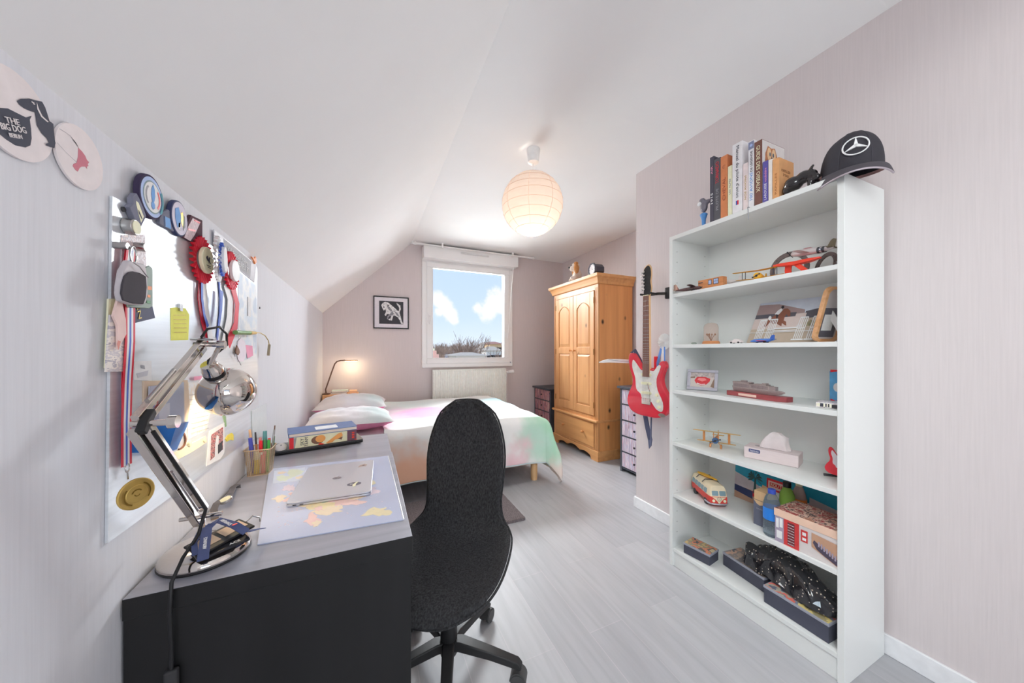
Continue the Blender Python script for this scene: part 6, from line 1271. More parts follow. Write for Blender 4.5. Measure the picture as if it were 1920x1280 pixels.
MB().box(1.90, 1.94, .700, .768, ZCc, ZCc + .150).build('box', mat('carton_blue', (96, 168, 214), .5, noise=(.12, 30, (1, 1, 1))), t, bevel=.002)
F = frame((1.90, .734, ZCc + .078), (0, -1, 0), (-1, 0, 0)); mb = MB(); decal(mb, F, [(0, [(-.03, -.078), (-.03, -.052), (-.01, -.06), (.0, -.046), (.012, -.06), (.03, -.055), (.03, -.078)]), (1, [(-.02, -.075), (-.008, -.064), (.02, -.072)]), (0, [(-.03, .078), (-.03, .066), (.0, .072), (.03, .064), (.03, .078)]), (1, circ(-.006, .0, .014, 16, .02))]); mb.build('print', [RED, PAPER], t)
# ---- shelf D: wooden biplane, tissue box, tiny guitar
ZD = SH['D'] + G; BAM = mat('bamboo', (206, 168, 104), .5); OWW = mat('oak_wheel', (196, 134, 82), .5)
Fb = dirF(1.85, 1.255, ZD, (-.88, -.47)); 
t = aircraft('wooden toy biplane with blue engine standing on the middle shelf', Fb, .2, [(-.09, .003, .050), (-.04, .009, .046), (.02, .013, .046), (.04, .012, .046)], dict(fus=OWW), [(.015, .088, .235, .030, BAM, 0), (.015, .030, .19, .028, BAM, 0)], (-.085, .05, .03, .03, BAM, .06), (.052, .046, .03, DARK), wheels=[(.03, .026, .0125, .012, OWW, (.02, .008, .036)), (.03, -.026, .0125, .012, OWW, (.02, -.008, .036))])
mb = MB(Fb); mb.cyl((.038, 0, .046), (.052, 0, .046), .0165, 12); mb.build('engine', mat('engine_blue', (70, 96, 134), .5), t, smooth=40)
mb = MB(Fb)
for y in (-.062, .062): mb.box(.0, .003, y - .006, y + .006, .030, .088).box(.027, .03, y - .002, y + .002, .030, .088)
mb.box(.012, .018, -.014, -.010, .05, .088).box(.012, .018, .010, .014, .05, .088); mb.build('struts', OWW, t)['kind'] = 'stuff'
t = thing('tissue_box', 'pale pink-grey tissue box with a tissue pulled up on the middle shelf', 'tissue box', (1.88, .97, ZD))
d_ = V((1.868, .868, 0)) - V((1.806, 1.078, 0)); Ft = frame((1.806, 1.078, ZD), (d_.x, d_.y, 0), (0, 0, 1)); TL = d_.length; TBM = mat('tissue_box_card', (216, 202, 202), .7, noise=(.03, 20, (1, 1, 8)))
mb = MB(Ft); mb.box(0, TL, 0, .115, 0, .058); bo = mb.build('carton', TBM, t, bevel=.004)
mb = MB(Ft); mb.prism(rr(.035, .058, 0, .001, .0004, 1), .036, .050); lb = mb.M
Fq = frame(Ft @ V((.046, 0, .042)), Ft.to_3x3() @ V((1, 0, 0)), Ft.to_3x3() @ V((0, -1, 0)))
mb = MB(Fq); mb.prism(rr(-.024, .024, -.0085, .0085, .004), 0, .0006); mb.build('label', mat('label_navy', (78, 84, 124), .5), bo); text('lotus', Fq @ Matrix.Translation((0, 0, .0004)), .036, .010, PAPER, bo)
mb = MB(Ft); mb.prism([(TL * .5 + .075 * math.cos(a), .058 + .030 * math.sin(a)) for a in [2 * PI * k / 24 for k in range(24)]], .0578, .0588); mb.build('slot', mat('slot_grey', (178, 166, 168), .8), bo)
def tis(u, v):
    a = 2 * PI * u; k = v; r = (1 - k) ** .55
    x = .060 * math.cos(a) * (1 - .45 * k) + .022 * k * k + .006 * math.sin(5 * a) * (1 - k); y = .014 * math.sin(a) * (1 + .9 * k * (1 - k) * 4 * .35) + .006 * math.sin(3 * a + 2 * k)
    z = .086 * k ** .8 - .020 * k * (math.cos(a) > .2) * math.cos(a) * .9
    if k > .98: x *= .55; y *= .5
    return (TL * .5 + x + .01, .058 + y, .058 + z)
mb = MB(Ft); mb.grid(tis, 40, 14); mb.poly([tis(u / 40, 1) for u in range(40)]); mb.build('tissue', mat('tissue_white', (224, 214, 214), .9, bump=(.3, 40, (1, 1, 1))), t, smooth=60)
# ---- guitars (one life size on the wall, one toy)
def strat(mb_list, F, s):
    """outline of a double-cutaway guitar body, x right, y up, neck towards +y"""
OUT = [(0, -.235), (.075, -.232), (.135, -.205), (.168, -.150), (.165, -.085), (.128, -.030), (.112, .025), (.124, .075), (.140, .115), (.128, .150), (.102, .146), (.078, .110), (.052, .092), (.030, .095), (-.030, .095), (-.050, .105), (-.078, .150), (-.118, .200), (-.150, .198), (-.160, .150), (-.148, .085), (-.126, .025), (-.130, -.030), (-.158, -.085), (-.172, -.150), (-.140, -.208), (-.075, -.232)]
GUARD = [(.020, -.110), (.075, -.170), (.120, -.180), (.125, -.120), (.085, -.040), (.078, .03), (.095, .075), (.110, .118), (.09, .122), (.060, .085), (.030, .085), (-.030, .085), (-.050, .09), (-.085, .13), (-.115, .155), (-.120, .10), (-.095, .03), (-.085, -.05), (-.05, -.08), (-.035, -.110)]
def guitar(t, F, s, body_m, guard_m, toy=False):
    def sm(P, n=3):
        R = []
        for i in range(len(P)):
            p0, p1, p2, p3 = P[i - 1], P[i], P[(i + 1) % len(P)], P[(i + 2) % len(P)]
            for k in range(n):
                f = k / n; R.append(tuple(.5 * (2 * p1[j] + (p2[j] - p0[j]) * f + (2 * p0[j] - 5 * p1[j] + 4 * p2[j] - p3[j]) * f * f + (3 * p1[j] - p0[j] - 3 * p2[j] + p3[j]) * f ** 3) * s for j in (0, 1)))
        return R
    def rrect(x0, x1, y0, y1, z0, z1, mb, mi=0): mb.box(x0 * s, x1 * s, y0 * s, y1 * s, z0 * s, z1 * s, mi)
    mb = MB(F); mb.prism(sm(OUT), 0, .044 * s); bo = mb.build('body', body_m, t, bevel=.010 * s, seg=3)
    mb = MB(F); mb.prism(sm(GUARD), .0442 * s, .0465 * s); pg = mb.build('pickguard', guard_m, bo)
    MW = mat('maple', (222, 186, 140), .4); FB = mat('rosewood', (128, 88, 76), .5)
    mb = MB(F); mb.prism([(-.027 * s, .05 * s), (.027 * s, .05 * s), (.021 * s, .60 * s), (-.021 * s, .60 * s)], .030 * s, .050 * s); nk = mb.build('neck', MW, t)
    mb = MB(F); mb.prism([(-.027 * s, .04 * s), (.027 * s, .04 * s), (.021 * s, .60 * s), (-.021 * s, .60 * s)], .0502 * s, .055 * s); fbd = mb.build('fretboard', FB, nk)
    mb = MB(F)
    for k in range(1, 22): y = .60 - .66 * (1 - 2 ** (-k / 12.)); rrect(-.0255, .0255, y - .0012, y + .0012, .055, .0565, mb)
    mb.build('frets', STEEL, fbd)['kind'] = 'stuff'
    mb = MB(F); rrect(-.0215, .0215, .598, .604, .05, .0575, mb); mb.build('nut', CREAM, nk)
    hd_ = [(-.021, .60), (.021, .60), (.034, .635), (.036, .66), (.030, .70), (.036, .74), (.032, .79), (.012, .815), (-.014, .80), (-.026, .78), (-.030, .74), (-.024, .65)]
    mb = MB(F); mb.prism(sm(hd_, 2), .030 * s, .044 * s); hs_ = mb.build('headstock', MW, t, bevel=.002 * s)
    mb = MB(F); mb.prism([(x * .96, .6 * s * .04 + y * .96) for x, y in sm(hd_, 2)], .0442 * s, .0452 * s); mb.build('headstock_face', BLACK, hs_)
    if toy: return bo
    for k in range(6):
        y = .645 + .024 * k; mb = MB(F); mb.cyl((-.014 * s, y * s, .045 * s), (-.014 * s, y * s, .056 * s), .006 * s, 10).cyl((-.026 * s, y * s, .038 * s), (-.040 * s, y * s, .038 * s), .004 * s, 8).ell((-.044 * s, y * s, .038 * s), (.008 * s, .007 * s, .005 * s), 8); mb.build('tuning_peg', STEEL, hs_, smooth=50)
    for y in (.055, -.005, -.070): mb = MB(F); mb.prism(rr(-.040 * s, .040 * s, (y - .009) * s, (y + .009) * s, .008 * s), .0466 * s, .052 * s); mb.build('pickup', CREAM, pg)
    mb = MB(F); rrect(-.036, .036, -.150, -.105, .0445, .054, mb); br_ = mb.build('bridge', CHROME, bo, bevel=.003 * s)
    mb = MB(F); mb.tube([(.03 * s, -.125 * s, .056 * s), (.04 * s, -.06 * s, .062 * s), (.02 * s, .0, .064 * s)], .0022 * s, 6); mb.build('tremolo_arm', CHROME, br_, smooth=50)
    for x, y in ((.085, -.075), (.095, -.115), (.100, -.155)): mb = MB(F); mb.cyl((x * s, y * s, .0466 * s), (x * s, y * s, .060 * s), .011 * s, 14, r2=.009 * s); mb.build('control_knob', CREAM, pg, smooth=40)
    mb = MB(F); mb.prism([(.118 * s + .026 * s * math.cos(a), -.205 * s + .013 * s * math.sin(a) - .0 * s) for a in [2 * PI * k / 18 for k in range(18)]], .0443 * s, .047 * s); mb.build('jack_plate', CHROME, bo)
    mb = MB(F)
    for k in range(6): x = (-.018 + .0072 * k); mb.tube([(x * s, .60 * s, .0585 * s), (x * 1.35 * s, -.13 * s, .0585 * s)], .0006 * s, 4)
    mb.build('strings', STEEL, bo)['kind'] = 'stuff'
    return bo
t = thing('toy_guitar', 'miniature red electric guitar on a black stand at the right end of the middle shelf', 'model guitar', (1.86, .74, ZD))
Fg = frame((1.872, .720, ZD + .078), (.42, -.9, -.12), (-.92, -.36, .22)); guitar(t, Fg, .26, mat('toy_guitar_red', (214, 44, 58), .3), mat('toy_guard', (224, 214, 220), .4), True)
for a_, b__ in (((1.845, .765, ZD + .012), (1.90, .70, ZD + .012)), ((1.865, .71, ZD + .006), (1.838, .684, ZD + .006)), ((1.89, .70, ZD + .012), (1.905, .69, ZD + .10))): MB().cyl(a_, b__, .0055, 10).build('stand_bar', DARK, t, smooth=50)
# ---- shelf E: camper van, poster, bottles, boxes
ZE = SH['E'] + G
t = thing('toy_van', 'red and cream toy camper van with yellow surfboard at the left of its shelf', 'toy van', (1.85, 1.30, ZE))
dv = V((1.785, 1.215, 0)) - V((1.885, 1.395, 0)); Fv = dirF(1.846, 1.300, ZE, dv) ; VL, VWd, VHt = .235, .100, .118
VR = mat('van_red', (206, 66, 58), .35, noise=(.06, 20, (1, 1, 1))); VC = mat('van_cream', (226, 208, 178), .4); VG = mat('van_glass', (128, 152, 160), .2)
def vsec(x, k=1., zt=1., inset=0.):
    w = VWd / 2; P = [(-.80, .15), (-.98, .22), (-1, .36), (-.98, .52), (-.90, .80), (-.74, .95), (-.40, 1.0)]
    P = P + [(-a, b) for a, b in reversed(P)]
    return [(x, a * w * k, (.10 + (b - .10) * zt) * VHt) for a, b in P]
rings = [vsec(-VL / 2, .86, .90), vsec(-VL / 2 + .008, .96, .97), vsec(-VL / 2 + .03, 1, 1), vsec(VL / 2 - .045, 1, 1)]
def nose(f): 
    s_ = vsec(0); return [(VL / 2 - .045 + .045 * math.sin(f * PI / 2) * (1 - max(0, (z / VHt - .45)) * .55), y * (1 - .16 * f * f), z) for _, y, z in s_]
rings += [nose(f) for f in (.35, .65, .9, 1.)]
def vmat(mb):
    # paint by height: red below the waist line, cream above
    for i, f in enumerate(mb.f):
        z = sum((mb.M.inverted() @ V(mb.v[q])).z for q in f) / len(f); mb.m[i] = 0 if z < VHt * .46 else 1
mb = MB(Fv); mb.loft(rings, cap=False); mb.poly(rings[0]); _n = rings[-1]; mb.poly([_n[q] for q in (10, 11, 12, 13, 0, 1, 2, 3)]); mb.poly(_n[3:11]); vmat(mb); mb.m[-2] = 0; vb = mb.build('body', [VR, VC], t, smooth=50)
mb = MB(Fv)
for s in (-1, 1):
    for k in range(5):
        x0_ = -VL / 2 + .022 + k * .036; mb.M = Fv @ Matrix(((1, 0, 0, 0), (0, .18 * -s, s, s * (VWd / 2 * .945)), (0, 1, 0, .66 * VHt), (0, 0, 0, 1))); mb.prism(rr(x0_, x0_ + .029, -.013, .013, .003, 2), -.001, .0018)
mb.build('side_windows', VG, vb)
fx = VL / 2 - .0045
Fn = Fv @ frame((fx + .0008, 0, .66 * VHt), (0, 1, 0), (1, 0, .30))
mb = MB(Fn); mb.prism(rr(.003, .036, -.012, .014, .004, 2), -.002, .001); mb.prism(rr(-.036, -.003, -.012, .014, .004, 2), -.002, .001); mb.build('windscreen', VG, vb)
Fn2 = Fv @ frame((VL / 2 + .0005, 0, .36 * VHt), (0, 1, 0), (1, 0, .06))
mb = MB(Fn2); mb.prism([(-.037, .016), (.037, .016), (.022, .006), (.008, -.008), (.0, -.024), (-.008, -.008), (-.022, .006)], -.004, .0008); mb.build('front_panel', VC, vb)
mb = MB(Fn2); mb.tube([(.011 * math.cos(a), .006 + .011 * math.sin(a), .001) for a in [2 * PI * k / 24 for k in range(24)]], .0009, 5, closed=True)
for P in ([(-.005, .015), (0, .007), (.005, .015)], [(-.008, .010), (-.004, -.002), (0, .005), (.004, -.002), (.008, .010)]): mb.tube([(x, y, .001) for x, y in P], .0009, 5)
mb.build('emblem', STEEL, vb)
for s in (-1, 1): mb = MB(Fn2); mb.lathe([(.0075, 0), (.0075, .002), (.004, .004), (.001, .0045)], 16, c=(s * .029, -.004, -.001)); mb.build('headlight', CREAM, vb, smooth=40)
mb = MB(Fv); mb.tube([(VL / 2 - .05, -.052, .022), (VL / 2 - .012, -.050, .022), (VL / 2 + .004, -.03, .022), (VL / 2 + .007, 0, .022), (VL / 2 + .004, .03, .022), (VL / 2 - .012, .050, .022), (VL / 2 - .05, .052, .022)], .0045, 8); mb.build('bumper', SF, vb, smooth=60)
for x in (-VL / 2 + .055, VL / 2 - .05):
    for s in (-1, 1): mb = MB(Fv); mb.cyl((x, s * .036, .0172), (x, s * .0505, .0172), .0168, 20).cyl((x, s * .0505, .0172), (x, s * .0515, .0172), .009, 14); mb.build('wheel', DARK, t, smooth=40)
mb = MB(Fv)
for x in (-.05, .02): mb.tube([(x, -.046, VHt * .9), (x, -.03, VHt * 1.03), (x, .03, VHt * 1.03), (x, .046, VHt * .9)], .0022, 6)
mb.build('roof_rack', DARK, t, smooth=60)
mb = MB(Fv @ Matrix.Translation((-.015, .0, VHt * 1.03 + .005)) @ Matrix.Rotation(.35, 4, 'Z')); mb.prism([(.07 * math.cos(a), .016 * math.sin(a) * (1 - .25 * math.cos(a))) for a in [2 * PI * k / 24 for k in range(24)]], 0, .004); mb.build('surfboard', mat('surf_yellow', (232, 170, 50), .35), t, bevel=.001)
# beach poster panel
t = thing('poster', 'glossy beach road poster with palm and turquoise sky, leaning at the back of the shelf', 'poster', (2.02, 1.02, ZE))
P0, P1 = V((2.018, 1.258, ZE)), V((2.018, .755, ZE)); hh_ = .20; Fp = frame(P0, P1 - P0, (-1, 0, .06)); pw_, ph_ = (P1 - P0).length, hh_
mb = MB(Fp); mb.box(0, pw_, 0, ph_, -.004, 0); mb.build('panel', PAPER, t)
J = lambda q: [(x * pw_, y * ph_) for x, y in q]; palm = []
for a in [PI * k / 7 for k in range(-1, 9)]: palm.append([(.22, .74), (.22 + .055 * math.cos(a) - .006, .74 + .20 * math.sin(a) * .9 + .02), (.22 + .085 * math.cos(a), .70 + .20 * math.sin(a)), (.22 + .05 * math.cos(a + .2), .70 + .14 * math.sin(a))])
its = [(0, J(rect(0, 1, .55, 1))), (1, J([(0, .75), (.2, .62), (.3, .5), (.3, .3), (0, .3)])), (1, J([(.72, .70), (1, .58), (1, .35), (.72, .35)])), (2, J(rect(0, 1, 0, .36))), (3, J([(0, .20), (.20, .12), (.20, .34), (.0, .38)])), (4, J([(.20, .2), (.27, .2), (.28, .36), (.2, .36)])), (5, J([(.205, .30), (.235, .30), (.232, .74), (.214, .74)]))]
its += [(5, J(p)) for p in palm] + [(4, J(rect(.34, .54, .55, .86))), (6, J(rect(.355, .525, .60, .80))), (4, J(rect(.37, .51, .66, .76))), (7, J([(.27, .36), (.38, .36), (.38, .58), (.3, .62)])), (8, J([(.58, .3), (.86, .3), (.64, .6), (.6, .62)])), (7, J([(.52, .5), (.6, .5), (.58, .75), (.53, .75)])), (0, J(rect(.86, 1, .34, .42)))]
mb = MB(); decal(mb, Fp, its, dz=.00012); mb.build('print', [mat('pp_sky', (46, 150, 178), .25, coat=.4), mat('pp_cloud', (188, 180, 184), .3, noise=(.15, 12, (1, 1, 1))), mat('pp_ground', (176, 140, 118), .3), mat('pp_car', (56, 66, 100), .3), mat('pp_red', (206, 50, 56), .3), mat('pp_palm', (52, 84, 84), .3), mat('pp_sign', (232, 190, 180), .3), mat('pp_sand', (212, 180, 144), .3), mat('pp_dark', (58, 66, 74), .3)], t)
text('ROUTE', Fp @ Matrix.Translation((.44 * pw_, .71 * ph_, .0024)), .06, .016, CREAM, t)
t = thing('carton', 'dark slate carton with tan top between poster and water bottle', 'carton', (1.85, 1.0, ZE))
d_ = V((.022, -.07, 0)); Fk = frame((1.79, 1.022, ZE), (.0, -1, 0), (0, 0, 1)); mb = MB(Fk); mb.box(0, .058, 0, .09, 0, .125); mb.build('sleeve', mat('slate_card', (92, 96, 112), .6), t, bevel=.002)
mb = MB(Fk); mb.box(.002, .056, .002, .088, .125, .172); mb.build('top_section', mat('tan_card', (206, 172, 130), .6), t, bevel=.002)
mb = MB(); decal(mb, frame(Fk @ V((.029, 0, .10)), (0, -1, 0), (-1, 0, 0)), [(0, [(-.028, .025), (-.014, .008), (.0, .002), (.014, .008), (.028, .025)])]); mb.build('curved_flap', _mats['tan_card'], t)
text('SAFE', frame(Fk @ V((.029, 0, .084)), (0, -1, 0), (-1, 0, 0)), .028, .008, GREY, t)
def bottle(label, x, y, prof, lab, capm, bodym, cap0, cap1, capr, labr, name='bottle'):
    t = thing(name, label, 'bottle', (x, y, ZE), 0, 'drink bottles on the bookcase')
    MB().lathe(prof, 28, c=(x, y, ZE)).build('body', bodym, t, smooth=60)
    if lab: MB().lathe([(labr, lab[0]), (labr, lab[1])], 28, c=(x, y, ZE), cap=False).build('label', lab[2], t, smooth=60)
    MB().lathe([(capr, cap0), (capr, cap1 - .002), (capr * .92, cap1)], 24, c=(x, y, ZE)).build('cap', capm, t, smooth=35)
    return t
WB = mat('clear_bottle', (206, 220, 232), .06, noise=None, trans=.85, ior=1.12, gain=1.)
wp = [(.029, 0), (.033, .006)]
for k in range(12): z = .012 + k * .0055; wp += [(.0335, z), (.0318, z + .0027)]
wp += [(.0335, .080), (.0335, .135), (.0325, .150), (.027, .175), (.018, .192), (.0125, .198), (.0125, .205)]
bottle('clear water bottle with blue label and blue cap left of the city gift box', 1.757, .922, wp, (.078, .134, mat('label_blue', (40, 120, 206), .4)), mat('cap_blue', (50, 74, 170), .4), WB, .198, .218, .0155, .0338)
bottle('bottle of green drink with black cap behind the water bottle', 1.91, .935, [(.03, 0), (.032, .01), (.032, .12), (.030, .16), (.020, .185), (.013, .195), (.013, .20)], None, BLACK, mat('lime_drink', (150, 190, 90), .1, noise=None, trans=.35, ior=1.2), .197, .222, .0165, 0)
bottle('clear bottle with orange drink, rightmost of the bottles', 1.972, .914, [(.028, 0), (.03, .01), (.03, .13), (.026, .16), (.017, .19), (.011, .20), (.011, .205)], (.09, .14, ORANGE), CREAM, mat('rosy_bottle', (216, 186, 176), .12, noise=None, trans=.5, ior=1.2), .20, .215, .0135, .0303)
# city gift box
t = thing('gift_box', 'large lidded gift box with a city street, red phone box and bus printed on it', 'gift box', (1.80, .78, ZE))
gx0, gx1, gy1, gy0, gz = 1.722, 1.90, .668, .895, .150
MB().box(gx0 + .003, gx1 - .003, gy1 + .001, gy0 - .003, ZE, ZE + gz - .02).build('body', mat('street_grey', (206, 198, 196), .6), t, bevel=.001)
TAP = patch('city_top_print', [(120, 78, 70), (176, 140, 124), (150, 60, 60), (206, 176, 160), (92, 70, 70), (190, 150, 130), (160, 110, 90)], 24, (1, 1, 1), .5, 5)
MB().box(gx0, gx1, gy1, gy0, ZE + gz - .034, ZE + gz).build('lid', mat('peach_card', (226, 190, 168), .6), t, bevel=.0015)
mb = MB(); decal(mb, frame(((gx0 + gx1) / 2, (gy0 + gy1) / 2, ZE + gz), (0, -1, 0), (0, 0, 1)), [(0, rect(-.112, .112, -.088, .088))]); mb.build('lid_print', TAP, t)
Fb = frame((gx0 + .003, gy0 - .003, ZE), (0, -1, 0), (-1, 0, 0)); bw_, bh_2 = gy0 - gy1 - .006, gz - .034; J = lambda q: [(x * bw_, y * bh_2) for x, y in q]
its = [(0, J(rect(0, .16, 0, 1))), (1, J(rect(.02, .07, .55, .92))), (1, J(rect(.085, .14, .60, .95))), (1, J(rect(.03, .13, .15, .45))), (2, J(rect(.16, .42, .0, 1))), (3, J(rect(.225, .345, .06, .92)))]
for k in range(8): its.append((1, J(rect(.23, .34, .09 + .105 * k, .105 + .105 * k))))
its += [(4, J([(.62, .38), (1, .05), (1, .82), (.62, .9)])), (2, J(rect(.45, .56, .42, .86))), (1, J(rect(.475, .535, .66, .78))), (1, J(rect(.475, .535, .48, .58))), (5, J([(.64, .55), (.70, .36), (.8, .25), (1, .08), (1, .30), (.8, .48), (.66, .66)]))]
for k in range(7): its.append((0, J(rect(.72 + .04 * k, .745 + .04 * k, .48 - .04 * k, .66 - .04 * k))))
mb = MB(); decal(mb, Fb, its, dz=.00012); mb.build('front_print', [mat('gb_lilac', (160, 150, 168), .5), PAPER, mat('gb_red', (196, 58, 58), .5), mat('gb_maroon', (104, 48, 54), .5), mat('gb_ochre', (186, 146, 120), .5), mat('gb_dark', (78, 70, 86), .5)], t)
t = tag(MB().box(2.028, 2.038, .672, .752, ZE, ZE + .20).build('pink_board', mat('blush_board', (222, 206, 202), .7), None, bevel=.001), 'pale pink board standing at the back right of the gift box shelf', 'board')
# ---- bottom shelf: three dark boxes and a dotted bag
ZF = SH['F'] + G; DBX = mat('slate_box', (70, 72, 86), .6, noise=(.08, 12, (1, 1, 1)))
lidp = lambda n, cols: patch(n, cols, 14, (1, 1, 1), .5, 3)
L1 = lidp('lid_street_warm', [(120, 110, 96), (196, 170, 120), (150, 140, 116), (206, 130, 100), (96, 96, 96), (190, 176, 140)])
L2 = lidp('lid_street_grey', [(110, 104, 104), (170, 150, 136), (140, 130, 126), (196, 160, 140), (90, 96, 104)])
L3 = lidp('lid_street_yellow', [(150, 140, 104), (204, 186, 120), (120, 124, 140), (214, 110, 96), (170, 164, 150), (96, 100, 120)])
def dbox(label, x, y, L, D, H, rz, lp):
    t = thing('storage_box', label, 'box', (x, y, ZF), 0, 'dark picture boxes on the bottom shelf'); F = BF(x, y, ZF, rz)
    mb = MB(F); mb.box(0, L, 0, D, 0, H - .012); mb.build('body', DBX, t, bevel=.002)
    mb = MB(F); mb.box(-.002, L + .002, -.002, D + .002, H - .012, H); l = mb.build('lid', mat('lid_rim_grey', (150, 152, 164), .5), t, bevel=.002)
    mb = MB(); decal(mb, F @ Matrix.Translation((0, 0, H)), [(0, rect(.002, L - .002, .002, D - .002))]); mb.build('lid_picture', lp, l)
    return t
dbox('smallest dark box with a painted lid, leftmost on the bottom shelf', 1.727, 1.372, .148, .10, .062, .16, L1)
dbox('middle dark box with a grey street lid, turned askew on the bottom shelf', 1.833, 1.205, .225, .13, .074, -.12, L2)
dbox('largest dark box with yellow street lid at the right of the bottom shelf', 1.742, .948, .245, .17, .082, -.03, L3)
t = thing('gift_bag', 'crumpled black polka-dot plastic bag lying on the dark boxes', 'bag', (1.86, .83, ZF + .083))
DOT = bpy.data.materials.new('black_dotted_film'); DOT.use_nodes = True; nt = DOT.node_tree; b = nt.nodes['Principled BSDF']; b.inputs['Roughness'].default_value = .12; b.inputs['Coat Weight'].default_value = .5
vo = nd(nt, 'ShaderNodeTexVoronoi', i_Scale=70., i_Randomness=.35); nt.links.new(coords(nt), vo.inputs['Vector']); nt.links.new(ramp(nt, vo.outputs['Distance'], [(0., lin((214, 196, 176))), (.16, lin((200, 186, 170))), (.20, lin((34, 34, 38)))], 'LINEAR'), b.inputs['Base Color'])
random.seed(21); ph = [(random.uniform(-1, 1), random.uniform(-1, 1), random.uniform(0, 6.3), random.uniform(14, 42)) for _ in range(16)]
def bag(u, v):
    s_, w_ = u, v * 2 - 1
    y = 1.085 - .385 * s_; x0_ = 1.845 + .03 * math.sin(s_ * 5) ; hw = .085 * (math.sin(PI * min(1, max(0.02, s_ * .96 + .02))) ** .4)
    base = ZF + .086 + (.0 if s_ > .25 else -.006)
    top = (1 - abs(w_) ** 2.5) ** .6 if abs(w_) < 1 else 0
    hgt = .085 + .05 * math.sin(s_ * PI) - .02 * s_
    cr = sum(math.sin((a * s_ * 1.5 + b_ * w_ * .5) * f + p) / f for a, b_, p, f in ph) * .075
    return (x0_ + hw * w_ + cr * .6, y + cr * .5, base + hgt * top * (1 + cr * 5) + abs(cr) * .3 + .004)
mb = MB(); mb.grid(bag, 72, 44, 0, th=.002); mb.build('film', DOT, t, smooth=35)
P = BF(1.775, .905, ZF + .104, .1)
mb = MB(P @ Matrix.Rotation(.5, 4, 'X')); mb.prism([(0, 0), (.05, -.01), (.06, .03), (.012, .035)], 0, .001); mb.build('paper_tag', PAPER, t)
mb = MB(BF(1.752, .775, ZF + .118, .1) @ Matrix.Rotation(.95, 4, 'X')); mb.prism([(0, 0), (.038, .0), (.022, .055), (.010, .055)], 0, .001); mb.build('price_label', mat('label_blue_white', (190, 204, 226), .5, noise=(.3, 1, (3, 160, 3))), t)
# ================================================================ guitar on the wall, ribbons, model boat, toys on the wardrobe
gt_ = thing('electric_guitar', 'red electric guitar with pearl pickguard hanging on the wall left of the bookcase', 'guitar', (2.0, 1.89, .8))
RG = mat('candy_red', (206, 36, 58), .18, coat=.8, noise=(.05, 3, (1, 1, 1))); PG = mat('pearl_guard', (214, 212, 208), .25, noise=(.10, 26, (1, 1, 1)))
GS = 1.12; Gx = onX(1217, 740, 1.985); Fg = frame((2.022, 1.895, 1.07), (.10, -1, 0), (-1, -.10, .0)); guitar(gt_, Fg, GS, RG, PG)
MB().ribbon([(2.0, 1.935, .82), (2.015, 1.92, .70), (2.02, 1.90, .62), (2.0, 1.88, .575), (1.985, 1.86, .60), (1.99, 1.865, .70), (2.0, 1.87, .81)], .045, .003, (-1, 0, 0)).build('strap', mat('strap_navy', (72, 76, 100), .8), gt_)
MB().ribbon([Fg @ V((-.15 * GS, .20 * GS, .025)), Fg @ V((-.13 * GS, .225 * GS, .012)), Fg @ V((-.09 * GS, .15 * GS, .0)), Fg @ V((-.075 * GS, .11 * GS, .01))], .03, .003, (-1, 0, 0)).build('strap', _mats['strap_navy'], gt_)
hg = thing('guitar_hanger', 'black wall hanger gripping the neck of the red guitar', 'hanger', (XW, 1.78, 1.77))
mb = MB(); hz = Fg @ V((0, .625 * GS, .02)); 
for s in (-1, 1): MB().tube([Fg @ V((-.0, .612 * GS, -.006)), Fg @ V((s * .042, .612 * GS, .0)), Fg @ V((s * .043, .612 * GS, .066))], .008, 8).build('fork_arm', BLACK, hg, smooth=60)
a_ = Fg @ V((0, .612 * GS, -.008)); MB().tube([a_, a_ + V((.01, -.05, .0)), (2.045, 1.77, a_.z - .01)], .011, 10).build('arm', BLACK, hg, smooth=60)
MB().box(2.04, XW - .0005, 1.735, 1.785, a_.z - .05, a_.z + .035).build('mount', BLACK, hg, bevel=.008)
pk = thing('wall_hook', 'small red hook on the wall behind the guitar neck', 'hook', (XW, 1.80, 1.21))
p = onX(1228, 680, 2.06); MB().box(XW - .012, XW - .0005, p.y - .02, p.y + .012, p.z - .06, p.z + .05).box(XW - .03, XW - .012, p.y - .02, p.y + .03, p.z - .06, p.z - .04).build('body', RED, pk, bevel=.003)
rs = thing('ribbon_rosette', 'white rosette with blue and white tails hanging between guitar and bookcase', 'rosette', (2.05, 1.66, 1.15))
c = onX(1247, 655, 2.06)
for k, (du, w, mm, v1) in enumerate(((-8, .022, mat('sky_ribbon', (98, 146, 220), .5), 712), (1, .03, WSAT, 725), (5, .012, _mats['sky_ribbon'], 700))):
    MB().ribbon([onX(1244 + du * .4, 650, 2.056 - .004 * k), onX(1241 + du, 680, 2.056 - .004 * k), onX(1242 + du, v1, 2.056 - .004 * k)], w, .0012, (1, 0, 0)).build('ribbon_tail', mm, rs)
mb = MB(); k_ = 60; r_ = .06
A = []
for i in range(k_): a = 2 * PI * i / k_; A.append((c.x - (.012 if i % 2 else 0), c.y + r_ * math.cos(a), c.z + .06 + r_ * math.sin(a)))
mb.add(A + [(c.x - .006, c.y, c.z + .06)], [(i, (i + 1) % k_, k_) for i in range(k_)]); mb.build('pleated_ribbon', WSAT, rs)
